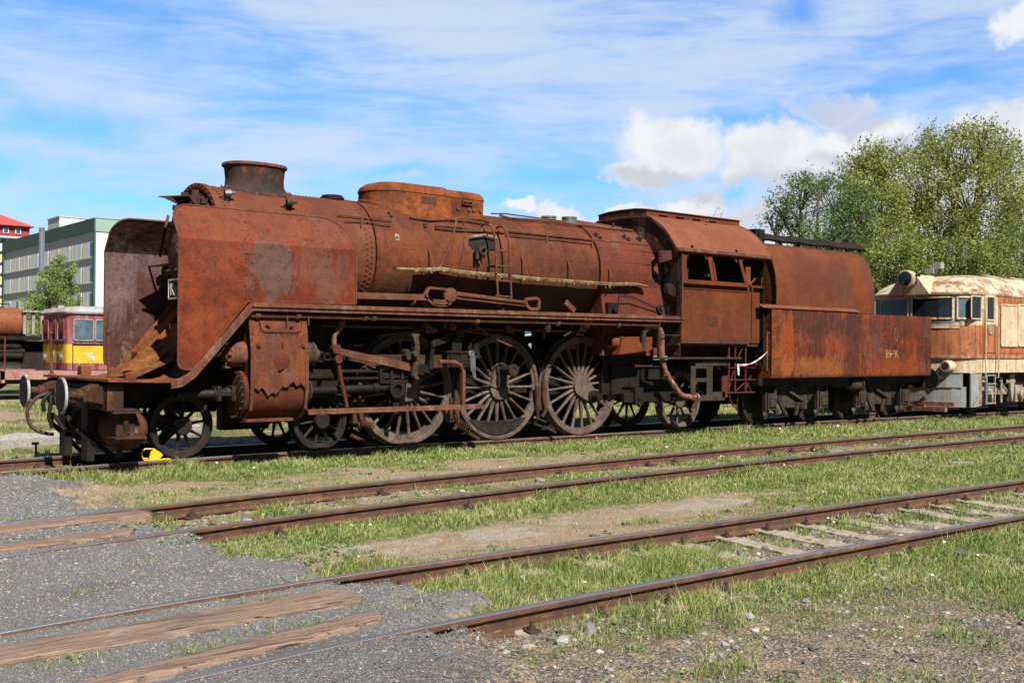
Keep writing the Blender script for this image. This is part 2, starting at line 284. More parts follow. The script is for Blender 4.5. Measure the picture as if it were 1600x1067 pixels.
def rnd_poly(poly, r, n=4, which=None):
    out = []; L = len(poly)
    for i, p in enumerate(poly):
        rr = r[i] if isinstance(r, (list, tuple)) else r
        if rr <= 0: out.append(p); continue
        a = Vector(poly[i-1]); b = Vector(p); c = Vector(poly[(i+1) % L]); u = (a-b).normalized(); v = (c-b).normalized()
        rr = min(rr, (a-b).length*.49, (c-b).length*.49); 
        for k in range(n+1):
            t = k/n; q = (b+u*rr)*(1-t)**2 + b*2*t*(1-t) + (b+v*rr)*t*t; out.append((q.x, q.y))
    return out
def text_mb(txt, size, fn, th=.004):
    cu = bpy.data.curves.new('letters', 'FONT'); cu.body = txt; cu.size = size; cu.extrude = th; cu.resolution_u = 3
    t = bpy.data.objects.new('letters', cu); COL.objects.link(t); bpy.context.view_layer.update(); dg = bpy.context.evaluated_depsgraph_get()
    me = bpy.data.meshes.new_from_object(t.evaluated_get(dg)); mb = MB(); mb.add([fn(*v.co) for v in me.vertices], [tuple(p.vertices) for p in me.polygons])
    bpy.data.objects.remove(t); return mb
M['dirty_white'] = plain('dirty_white', (.42, .41, .40), .7, 0, .2, .3, 30, (.12, .07, .05), .9)
# ------------------------------------------------------------------ the steam locomotive
L = thing('steam_locomotive', (10, 0, 0), 'big derelict steam locomotive, rusted all over, with wide smoke deflectors and spoked driving wheels', 'locomotive')
ZB = 3.1; RB = .95
def rivet(mb, p, nrm, r=.018): mb.lathe([(-.004, r), (r*.6, r*.75), (r*.85, .001)], p, nrm, 6)
def onb(x, deg, R=RB, zc=ZB):           # point on the boiler; deg measured from straight up towards the camera side
    t = math.radians(deg); return Vector((x, -R*math.sin(t), zc+R*math.cos(t)))
def onn(deg): t = math.radians(deg); return Vector((0, -math.sin(t), math.cos(t)))
AX = (1, 0, 0)
# boiler barrel, smokebox, firebox
mb = MB(); mb.lathe([(9.30, .90), (9.30, .962), (9.33, .962), (9.34, .952), (14.2, .952), (14.2, .90)], (0, 0, ZB), AX, 96, ref=(0, 0, 1))
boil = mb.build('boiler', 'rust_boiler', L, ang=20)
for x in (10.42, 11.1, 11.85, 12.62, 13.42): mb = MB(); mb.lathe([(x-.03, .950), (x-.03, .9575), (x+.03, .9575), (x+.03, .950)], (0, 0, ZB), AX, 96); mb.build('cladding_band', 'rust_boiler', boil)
mb = MB()
for x0, x1, dg in ((9.36, 14.1, 82), (9.36, 14.1, 38)):
    k = 0
    while x0 + k*.075 < x1: rivet(mb, onb(x0+k*.075, dg, .957), onn(dg), .008); k += 1
mb.build('rivets', 'rust_boiler', boil)
mb = MB(); mb.lathe([(6.66, 0), (6.66, .90), (6.69, .955), (6.8, .955), (9.27, .955), (9.27, .0)], (0, 0, ZB), AX, 96)
mb.lathe([(6.62, .90), (6.62, .985), (6.72, .985), (6.72, .90)], (0, 0, ZB), AX, 96)
smb = mb.build('smokebox', 'rust_smokebox', L, ang=20)
mb = MB()
for k in range(90):
    d = k*4.; rivet(mb, onb(6.78, d, .955), onn(d), .017); rivet(mb, onb(6.86, d, .955), onn(d), .014)
    if k % 2 == 0: rivet(mb, onb(6.615, d, .95), (-1, 0, 0), .02)
for k in range(72):
    rivet(mb, onb(9.12, k*5, .955), onn(k*5), .02); rivet(mb, onb(9.20, k*5+2.5, .955), onn(k*5+2.5), .02)
for k in range(36): rivet(mb, onb(6.9+k*.065, 8, .955), onn(8), .012)
mb.build('rivets', 'rust_smokebox', smb)
mb = MB(); mb.lathe([(6.64, .84), (6.56, .80), (6.46, .6), (6.41, .3), (6.40, 0)], (0, 0, ZB), AX, 48)
dr = mb.build('smokebox_door', 'rust_inner', L)
mb = MB()
for dz in (-.35, .35): mb.bar((6.43, -.72, ZB+dz), (6.43, .5, ZB+dz), .05, .07)
for k in range(14):
    a = 2*pi*k/14; c = Vector((6.58, math.cos(a)*.84, ZB+math.sin(a)*.84)); mb.box(c.x-.07, c.x+.03, c.y-.03, c.y+.03, c.z-.04, c.z+.04)
mb.tube([(6.34, 0, ZB), (6.44, 0, ZB)], .06, 10); mb.bar((6.34, 0, ZB), (6.34, -.25, ZB-.2), .03, .03); mb.build('door_hinge', 'brown_iron', dr)
mb = MB(); mb.add([(6.12, .12, 3.84), (6.60, -.34, 3.86), (6.66, .34, 3.86), (6.12, .12, 3.855), (6.60, -.34, 3.88), (6.66, .34, 3.88)], [(0, 1, 2), (5, 4, 3), (0, 3, 4, 1), (1, 4, 5, 2), (2, 5, 3, 0)]); mb.prism([(6.5, 3.70), (6.15, 3.83), (6.62, 3.86)], 'y', -.02, .02); mb.prism([(6.62, 3.60), (6.40, 3.86), (6.66, 3.86)], 'y', -.32, -.305)
mb.build('lamp_hood', 'rust_inner', L)
mb = MB(); mb.box(6.385, 6.40, -.70, .34, 2.33, 2.62); pl = mb.build('number_plate', 'rust_inner', L, .004)
mb = MB(); 
for q in ((6.373, -.71, .35, 2.32, 2.345), (6.373, -.71, .35, 2.605, 2.63), (6.373, -.71, -.685, 2.345, 2.605), (6.373, .325, .35, 2.345, 2.605)): mb.box(q[0], q[0]+.012, *q[1:])
mb.build('plate_border', 'white_paint', pl)
text_mb('K', .26, lambda x, y, z: (6.373-z, .27-x, 2.385+y)).build('lettering', 'white_paint', pl)
# firebox with its flat lower flank
rings = []
for x, rr, by in ((14.22, .995, 1.06), (14.24, 1.0, 1.06), (15.0, 1.0, 1.08), (15.88, .985, 1.10), (15.90, .93, 1.04)):
    r = []
    for k in range(33):
        t = math.radians(-105 + 210*k/32); r.append((x, -rr*math.sin(t), ZB-.02+rr*math.cos(t)))
    r = [(x, by*.98, 1.5)] + [(x, by, 2.26)] + r + [(x, -by, 2.26)] + [(x, -by*.98, 1.5)]
    rings.append(r)
fb = MB().loft(rings).build('firebox', 'rust_firebox', L, ang=24)
mb = MB()

for x in (15.25,): mb.tube([onb(x, a, 1.0, ZB-.02) for a in range(0, 112, 4)], .008, 5)
mb.tube([onb(x, 78, 1.0, ZB-.02) for x in (14.24, 15.88)], .006, 5)
mb.tube([onb(x, 62, 1.0, ZB-.02) for x in (14.24, 15.88)], .006, 5)
mb.build('cladding_seam', 'rust_pipe', fb)

def washout(px, py, r, R=1.0):
    c = BH(px, py, R, ZB-.02); nr = Vector((0, c.y, c.z-ZB)).normalized(); mb = MB(); mb.lathe([(-.02, r), (.02, r), (.025, r*.72), (-.03, r*.7)], c, nr, 16); mb.lathe([(-.02, r*.45), (.05, r*.4), (.07, r*.15), (.07, 0)], c, nr, 8)
    return mb.build('washout_plug', 'grime', fb)
for a in ((1025, 434, .055), (930, 368, .05), (937, 373, .04), (974, 371, .05), (981, 375, .04), (998, 374, .065)): washout(*a)
for (px, py) in ((1005, 481),):
    c = Vector((15.72, -1.1, 2.42)); mb = MB(); mb.lathe([(-.02, .09), (.03, .09), (.035, .06), (-.02, .055)], c, (0, -1, 0), 16); mb.lathe([(0, .045), (.06, .04), (.06, 0)], c, (0, -1, 0), 8); mb.build('washout_plug', 'grime', fb)
mb = MB(); mb.box(14.28, 14.52, -1.13, -1.05, 2.27, 2.5); mb.tube([(14.5, -1.16, 2.3), (14.53, -1.16, 2.62), (14.9, -1.14, 2.62), (15.62, -1.14, 2.42)], .012, 6); mb.tube([(14.42, -1.2, 2.36), (14.42, -1.1, 2.36)], .05, 10); mb.build('pipe_bracket', 'black_iron', L)
# chimney: a long oval
def oval(cx, cy, rx, ry, z, n=40, sq=2.4):
    out = []
    for k in range(n):
        t = 2*pi*k/n; c, s_ = math.cos(t), math.sin(t); out.append((cx+rx*math.copysign(abs(c)**(2/sq), c), cy+ry*math.copysign(abs(s_)**(2/sq), s_), z))
    return out
def drop(r, cx, k=1.):                      # lay a ring onto the round boiler
    return [(x, y, ZB+math.sqrt(max(.957**2-y*y, 0))+k) for x, y, z in r]
CX = 7.62
chm = MB().loft([drop(oval(CX, 0, .57, .48, 0), CX, -.02), drop(oval(CX, 0, .57, .48, 0), CX, .012), drop(oval(CX, 0, .52, .42, 0), CX, .02), drop(oval(CX, 0, .485, .36, 0), CX, .05), oval(CX, 0, .465, .335, 4.13), oval(CX, 0, .46, .33, 4.22), oval(CX, 0, .475, .34, 4.36), oval(CX, 0, .485, .35, 4.42), oval(CX, 0, .45, .28, 4.43), oval(CX, 0, .43, .26, 4.1)], caps=False).build('chimney', 'chimney', L, ang=40)
MB().loft([oval(CX, 0, .50, .36, 4.415), oval(CX, 0, .515, .375, 4.425), oval(CX, 0, .515, .375, 4.455), oval(CX, 0, .505, .365, 4.47), oval(CX, 0, .45, .29, 4.47), oval(CX, 0, .46, .28, 4.41)], caps=False).build('chimney_lip', 'rust_edge', chm, ang=40)
mb = MB()
for k in range(24):
    t = 2*pi*k/24; x = CX+.545*math.copysign(abs(math.cos(t))**.83, math.cos(t)); y = .45*math.copysign(abs(math.sin(t))**.83, math.sin(t)); rivet(mb, (x, y, ZB+math.sqrt(.957**2-y*y)+.015), (0, 0, 1), .022)
mb.build('flange_bolts', 'rust_edge', chm)
# steam dome and sand box under one long casing
def stad(x0, x1, ry, z, n=16, sqf=True):
    out = []
    for k in range(n+1):
        t = pi/2 + pi*k/n; out.append((x0+ry*1.15+ry*1.15*math.cos(t), ry*math.sin(t), z))
    return out + [(x1, -ry, z), (x1, ry, z)]
def mixr(a, lo): return [(x, y, max(ZB+math.sqrt(.957**2-y*y)+lo, -9)) for x, y, z in a]
rr = [mixr(stad(9.52, 11.05, .60, 0), -.02), [(x, y, z) for x, y, z in mixr(stad(9.52, 11.05, .60, 0), .03)], [(x, y, max(z, 4.02)) for x, y, z in mixr(stad(9.56, 11.05, .55, 0), .06)], stad(9.58, 11.05, .52, 4.10), stad(9.58, 11.05, .51, 4.24), stad(9.565, 11.05, .52, 4.25), stad(9.565, 11.05, .52, 4.26), stad(9.60, 11.05, .49, 4.33), stad(9.70, 11.04, .42, 4.39), stad(9.85, 11.03, .30, 4.43), stad(10.0, 11.0, .15, 4.445)]
dm = MB().loft(rr).build('dome_casing', 'rust_dome', L, ang=40)
mb = MB(); mb.box(10.45, 10.75, -.533, -.51, 4.06, 4.20); mb.build('patch_plate', 'rust_patch', dm, .004)
def rbox(x0, x1, ry, z, r=.1):
    p = rnd_poly([(x0, -ry), (x1, -ry), (x1, ry), (x0, ry)], r, 5); return [(a, b, z) for a, b in p]
rr = [[(x, y, ZB+math.sqrt(.957**2-y*y)-.02) for x, y, z in rbox(11.04, 11.86, .46, 0)], [(x, y, max(ZB+math.sqrt(.957**2-y*y), 4.0)) for x, y, z in rbox(11.04, 11.86, .45, 0)], rbox(11.04, 11.86, .46, 4.24), rbox(11.04, 11.87, .47, 4.25), rbox(11.04, 11.85, .46, 4.31), rbox(11.04, 11.81, .41, 4.37), rbox(11.04, 11.74, .30, 4.40)]
MB().loft(rr).build('sand_box', 'rust_dome', L, ang=40)
mb = MB(); mb.box(11.33, 11.56, -.495, -.45, 4.14, 4.155); mb.box(11.33, 11.345, -.495, -.45, 4.14, 4.215); mb.box(11.545, 11.56, -.495, -.45, 4.14, 4.215); mb.box(11.33, 11.56, -.495, -.48, 4.20, 4.215)
for x in (11.25, 11.5, 11.6, 11.75): mb.disc((x, -.445, 4.07), (0, -1, 0), .035, .03, 10)
mb.build('grab_handle', 'rust_edge', dm)
# safety valves and small fittings along the ridge
mb = MB()
for x, y in ((13.85, .1), (14.22, -.08)):
    mb.lathe([(0, .17), (.03, .17), (.03, .14), (.10, .14), (.11, .15), (.14, .15), (.14, 0)], (x, y, 4.05), (0, 0, 1), 20)
mb.build('safety_valve', plain('green_bronze', (.14, .19, .16), .6, .3, .3, .2, 20, (.08, .06, .04), .5), L)
mb = MB(); mb.lathe([(0, .2), (.04, .2), (.05, .17), (.07, .17), (.07, 0)], (8.98, -.05, 4.045), (0, 0, 1), 18); mb.build('inspection_lid', 'black_iron', L)
mb = MB(); mb.prism([(14.35, 4.03), (14.42, 4.17), (16.0, 4.11), (16.0, 4.08)], 'y', .0, .45); mb.build('ridge_plate', 'rust_roof', L)
mb = MB(); mb.tube([(15.7, -.55, 3.88), (15.7, -.55, 3.98)], .035, 10); mb.tube([(15.62, -.62, 3.86), (15.78, -.62, 3.86)], .03, 8); mb.tube([(15.3, -.2, 4.05), (15.3, -.2, 4.15)], .03); mb.build('gauge_cock', 'grime', L)
for px, py in ((353, 307), (449, 321), (505, 345), (506, 349)):
    c = BH(px, py+4); nr = Vector((0, c.y, c.z-ZB)).normalized(); mb = MB()
    if px < 500:
        mb.lathe([(0, .07), (.03, .07), (.03, .04), (.09, .035)], c, nr, 10); mb.lathe([(0, .055), (.09, .06), (.10, .03), (.16, .02)], c+nr*.1+Vector((-.05, 0, 0)), (1, -.2, .1), 10); mb.bar(c+nr*.12, c+nr*.12+Vector((-.14, -.05, .08)), .02, .02); mb.build('valve_fitting', 'grey_steel' if px < 400 else 'grime', L)
mb = MB()
for px, py in ((607, 334), (611, 339), (663, 352), (664, 355)):
    c = BH(px, py); rivet(mb, c, Vector((0, c.y, c.z-ZB)).normalized(), .035)
mb.build('stud', 'black_iron', boil)
c = BH(620.5, 371); nr = Vector((0, c.y, c.z-ZB)).normalized(); upv = nr.cross(Vector((1, 0, 0))) * -1
tx = upv if upv.z > 0 else -upv
mb = MB(); mb.add([c+nr*.006+Vector((a, 0, 0))+tx*b for a, b in ((-.03, -.055), (.03, -.055), (.042, -.03), (.042, .03), (.03, .055), (-.03, .055), (-.042, .03), (-.042, -.03))], [tuple(range(8))]); q6 = mb.build('number_tag', 'dirty_white', boil)
text_mb('6', .10, lambda x, y, z: tuple(c+nr*(.012+z)+Vector((x-.03, 0, 0))+tx*(y-.035)), .002).build('lettering', 'rust_patch', q6)
# smoke deflectors
def defl(mir):
    def fn(x, t):
        if t < 3.09: return (x, -1.5, t)
        k = t-3.09; return (x, -1.5+k*.60, 3.09+k*.80)
    front = 5.80; low = rnd_poly([(front, 1.30), (6.02, 1.28), (6.82, 2.24), (8.59, 2.26), (8.59, 3.09), (front, 3.09)], [.10, .03, 0, 0, 0, 0]); T = 3.09+.635
    up = [(front, 3.09), (8.59, 3.09)] + [(8.59-.42*(1-math.cos(a)), 3.09+.635-.5+.5*math.sin(a)-.0) for a in [i*pi/16 for i in range(1, 9)]] + [(front+.26*(1-math.sin(a)), 3.09+.635-.33+.33*math.cos(a)) for a in [i*pi/16 for i in range(0, 8)]]
    mb = MB(); mb.sheet(low, fn, .012, (0, 1, 0)); mb.sheet(up, fn, .012, (0, .8, -.6))
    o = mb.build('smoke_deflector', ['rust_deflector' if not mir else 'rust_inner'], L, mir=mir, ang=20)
    mb = MB(); path = [p for p in low if not (p[1] > 3.08 and p[0] < 6)][:]; 
    outl = [fn(*p) for p in low[:1]]; seq = [(front, 3.0)] + [p for p in low if p[1] < 1.6]; seq2 = up[2:]
    mb.tube([fn(*p) for p in seq], .016, 6); mb.tube([fn(*p) for p in ([(8.59, 2.27), (8.59, 3.09)] + up[2:] + [(front, 3.09), (front, 3.0)])], .016, 6)
    mb.build('edge_bead', 'rust_pipe', o, mir=mir)
    mb = MB(); 
    for x in (6.78, 8.02):
        z = 2.3
        while z < 3.65:
            p = fn(x, z)
            if x < 7 or 3.0 > z > 2.85 or 3.5 < z: rivet(mb, (p[0], p[1]-.001, p[2]), (0, -1, 0) if z < 3.09 else (0, -.8, .6), .016); rivet(mb, (p[0]+.09, p[1]-.001, p[2]), (0, -1, 0) if z < 3.09 else (0, -.8, .6), .016)
            z += .17
    for k in range(22): rivet(mb, (6.85+k*.08, -1.501, 2.32), (0, -1, 0), .008)
    for k in range(30): rivet(mb, (6.0+k*.0275, -1.501, 1.34+k*.033), (0, -1, 0), .008)
    mb.build('rivets', 'rust_deflector', o, mir=mir); mb = MB(); mb.box(6.74, 6.93, -1.508, -1.498, 2.93, 3.05); mb.box(6.822, 6.828, -1.504, -1.498, 2.3, 2.93); mb.build('seam_strip', 'rust_deflector', o, mir=mir)
    mb = MB()
    for x, z in ((6.5, 2.9), (8.0, 2.9)): mb.tube([(x, -1.48, z), (x+.1, -.9, z)], .02, 6)
    mb.build('stay', 'rust_inner', o, mir=mir)
defl(False); defl(True)
mb = MB(); mb.tube([(6.62, 1.1, 3.5), (6.66, 1.1, 3.70)], .022, 6); mb.build('handrail', 'rust_pipe', L)
# running board: front platform, sloping apron and the long board over the wheels
prof = [(4.88, 1.13), (5.70, 1.11), (5.86, 1.14), (6.02, 1.27), (6.84, 2.19), (6.90, 2.205), (8.7, 2.21), (15.92, 2.235)]
def strip(y0, y1, i0, i1, th=.03):
    mb = MB(); up = [(x, z+th) for x, z in prof[i0:i1+1]]; mb.prism(prof[i0:i1+1] + up[::-1], 'y', y0, y1); return mb
rbd = strip(-1.5, -.88, 4, 7).build('running_board', 'rust_inner', L)
strip(-1.5, -.88, 4, 7).build('running_board', 'rust_inner', L, mir=True)
ap = strip(-1.46, 1.46, 0, 4).build('front_apron', 'rust_apron', L)
for mir in (False, True):
    mb = MB(); e = [(x, -1.512, z) for x, z in prof[1:]]; vs = []
    ring = []
    for i, (x, z) in enumerate(prof[1:]):
        ring.append([(x+(.03 if 1 < i < 4 else 0), -1.53, z-.085), (x, -1.53, z+.035), (x, -1.497, z+.035), (x+(.03 if 1 < i < 4 else 0), -1.497, z-.085)])
    mb.loft(ring); mb.tube([(6.86, -1.545, 2.185), (8.7, -1.545, 2.19), (15.95, -1.545, 2.215)], .012, 6)
    x = 7.1
    while x < 15.9: rivet(mb, (x, -1.53, 2.17), (0, -1, 0), .012); x += .24
    mb.build('edge_valance', 'rust_edge', L, .006, mir=mir)
mb = MB(); mb.tube([(6.72, -1.42, 2.06), (6.85, -1.44, 2.06), (8.8, -1.44, 2.07), (15.3, -1.44, 2.09)], .035, 8)
for x in (6.95, 7.6, 8.75, 8.9, 10.9, 12.7, 14.2): mb.tube([(x, -1.44, 2.07), (x+.07, -1.44, 2.07)], .055, 8)
for x in (7.45, 7.8): mb.tube([(x, -1.47, 2.25), (x, -1.47, 1.93)], .012, 6)
mb.build('pipe', 'rust_pipe', L)
# strakes, boxes and torn plates on the apron
mb = MB(); sl_ = (2.19-1.27)/(6.84-6.02)
def onap(x, y, h): return (x, y, 1.30 + (x-6.02)*sl_ + h) if x > 6.02 else (x, y, 1.15+h)
for y in (-.55, .62, 1.28): 
    a = [onap(5.95, y, .0), onap(6.95, y, .0)]; mb.bar((a[0][0], y, a[0][2]+.06), (a[1][0], y, a[1][2]+.06), .10, .03)
mb.box(6.05, 6.25, .72, .98, 1.2, 1.52); mb.box(6.35, 6.6, -.15, .2, 1.6, 1.95); mb.box(5.16, 5.3, -1.3, -1.2, 1.16, 1.24); mb.box(5.3, 5.45, 1.0, 1.2, 1.16, 1.30)
mb.build('step_box', 'rust_apron', ap, .006)
mb = MB(); mb.add([(5.45, -.9, 1.17), (6.05, -.8, 1.42), (6.15, .4, 1.50), (5.5, .5, 1.19)], [(0, 1, 2, 3)]); mb.add([(5.5, -.1, 1.25), (5.75, -.6, 1.26), (6.2, -.2, 1.62), (6.0, .2, 1.60)], [(0, 1, 2, 3)]); mb.build('loose_plate', 'rust_apron', ap)
mb = MB()
for k in range(40): rivet(mb, onap(5.0+k*.048, -1.43, .004), (0, 0, 1), .012)
for k in range(20): rivet(mb, onap(6.0+k*.045, 1.38, .004), (-.7, 0, .7), .012)
mb.build('rivets', 'rust_apron', ap)
# buffer beam, buffers, hand posts, draw gear
mb = MB(); mb.box(4.90, 4.96, -1.33, 1.33, .74, 1.12); mb.box(4.90, 5.12, -1.33, 1.33, 1.07, 1.12); mb.box(4.90, 5.12, -1.345, -1.29, .74, 1.1); mb.build('buffer_beam', 'brown_iron', L, .006)
for mir in (False, True):
    mb = MB(); mb.lathe([(4.44, 0), (4.43, .12), (4.445, .22), (4.475, .24), (4.49, .22), (4.49, .05)], (0, -.87, .94), AX, 32); bf = mb.build('buffer', 'black_iron', L, mir=mir)
    mb = MB(); mb.lathe([(4.440, .226), (4.450, .243), (4.472, .245), (4.474, .225)], (0, -.87, .94), AX, 32); mb.build('painted_rim', 'dirty_white', bf, mir=mir)
    mb = MB(); mb.lathe([(4.48, .06), (4.64, .06), (4.64, .085), (4.74, .085), (4.76, .1), (4.76, 0)], (0, -.87, .94), AX, 16)
    mb.loft([[(4.72, -.87+a*.09, .94+b*.09) for a, b in ((-1, -1), (1, -1), (1, 1), (-1, 1))], [(4.92, -.87+a*.2, .94+b*.16) for a, b in ((-1, -1), (1, -1), (1, 1), (-1, 1))]])
    mb.loft([[(4.74, -.99, .86), (4.74, -.95, .86), (4.74, -.95, 1.0), (4.74, -.99, 1.0)], [(5.0, -1.34, .80), (5.0, -1.30, .80), (5.0, -1.30, 1.12), (5.0, -1.34, 1.12)]]); mb.build('buffer_shank', 'brown_iron', bf, .006, mir=mir)
    mb = MB(); mb.tube([(4.95, -1.27, 1.14), (4.93, -1.27, 1.77)], [.028, .014], 8); mb.lathe([(-.036, 0), (-.028, .024), (0, .036), (.028, .024), (.036, 0)], (4.93, -1.27, 1.79), (0, 0, 1), 12); mb.lathe([(0, .07), (.04, .05)], (4.95, -1.27, 1.14), (0, 0, 1), 10); mb.build('hand_post', 'rust_pipe', L, mir=mir)
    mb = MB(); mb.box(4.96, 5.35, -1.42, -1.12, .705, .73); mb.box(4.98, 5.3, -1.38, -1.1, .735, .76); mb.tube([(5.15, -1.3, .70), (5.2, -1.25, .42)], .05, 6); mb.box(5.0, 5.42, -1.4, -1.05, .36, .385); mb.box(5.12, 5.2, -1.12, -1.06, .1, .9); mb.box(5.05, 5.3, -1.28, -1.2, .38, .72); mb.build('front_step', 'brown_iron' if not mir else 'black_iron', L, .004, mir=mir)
    mb = MB(); mb.tube([(4.7, -.35, .62), (4.72, -.5, .5), (4.95, -.62, .30), (5.15, -.75, .12), (5.25, -.8, .02)], .035, 8); mb.box(4.88, 4.98, -.62, -.36, .02, .85); mb.build('rail_guard', 'black_iron', L, mir=mir)
mb = MB(); mb.tube(sm([(4.9, .1, .95), (4.6, .1, .93), (4.5, .1, .8), (4.52, .1, .68)]), .03, 8); mb.tube([(4.6, .05, .9), (4.55, 0, .6), (4.6, 0, .45)], .03, 8); mb.box(4.6, 4.9, -.1, .2, .8, 1.0); mb.tube([(4.62, -.05, .62), (4.66, -.3, .45), (4.9, -.5, .40)], .03, 8); mb.build('coupling', 'black_iron', L)
mb = MB(); mb.tube(sm([(4.75, .35, .93), (4.52, .38, .88), (4.38, .4, .70), (4.40, .4, .5), (4.52, .38, .38), (4.72, .35, .33)]), .026, 10); mb.build('brake_hose', 'rubber', L)
# reservoirs under the front
for mir in (False, True):
    mb = MB(); mb.lathe([(-.60, 0), (-.58, .13), (-.50, .23), (-.38, .275), (.40, .275), (.5, .23), (.58, .13), (.60, 0)], (5.29, -.66, .46), (0, 1, 0), 32)
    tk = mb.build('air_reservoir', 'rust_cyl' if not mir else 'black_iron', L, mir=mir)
    mb = MB(); mb.box(5.26, 5.34, -1.265, -1.235, .43, .48); mb.build('maker_plate', 'grey_steel', tk, mir=mir) if not mir else None
# main frame, stretchers, ashpan
mb = MB()
for s_ in (-1, 1):
    mb.box(5.0, 6.5, s_*.56-.03, s_*.56+.03, .72, 1.06); mb.box(6.5, 17.6, s_*.56-.03, s_*.56+.03, .72, 1.32); mb.box(7.2, 15.5, s_*.45-.03, s_*.45+.03, 1.3, 1.62)
for a_, b_, z0_, z1_ in ((8.5, 9.25, 1.5, 2.3), (9.25, 9.6, 1.95, 2.3), (9.6, 13.7, 1.5, 2.3), (13.7, 14.0, 1.95, 2.3), (14.0, 14.5, 1.5, 2.3)): mb.box(a_, b_, .62, .66, z0_, z1_)
mb.lathe([(8.7, 0), (8.72, .26), (11.6, .26), (11.62, 0)], (0, .25, 1.78), AX, 20)
for a_, b_, z0_, z1_ in ((8.7, 9.4, .12, .75), (9.5, 10.3, .25, .75), (10.45, 11.2, .15, .75), (11.3, 12.0, .3, .75), (12.15, 12.75, .12, .75), (12.85, 13.6, .22, .75), (13.7, 14.5, .3, .75), (7.2, 8.0, .3, .75)): mb.box(a_, b_, .2, .4, z0_, z1_)
for x_ in (9.0, 10.97, 12.93, 14.8): mb.box(x_-.12, x_+.12, -.9+1.4, .95, .1, 1.2)
mb.box(5.5, 5.6, -.55, .55, .6, 1.05)
for x in (7.3, 9.0, 10.95, 12.9, 15.2, 17.2): mb.box(x-.05, x+.05, -.55, .55, .6, 1.4)
mb.box(6.9, 8.6, -.6, .6, 1.2, 2.4); mb.lathe([(7.0, .7), (8.5, .7)], (0, 0, 1.9), AX, 20); mb.box(14.4, 15.8, -.85, .85, .75, 2.2); mb.box(6.2, 6.9, -.5, .5, 1.0, 1.2)
mb.build('frame', 'black_iron', L)
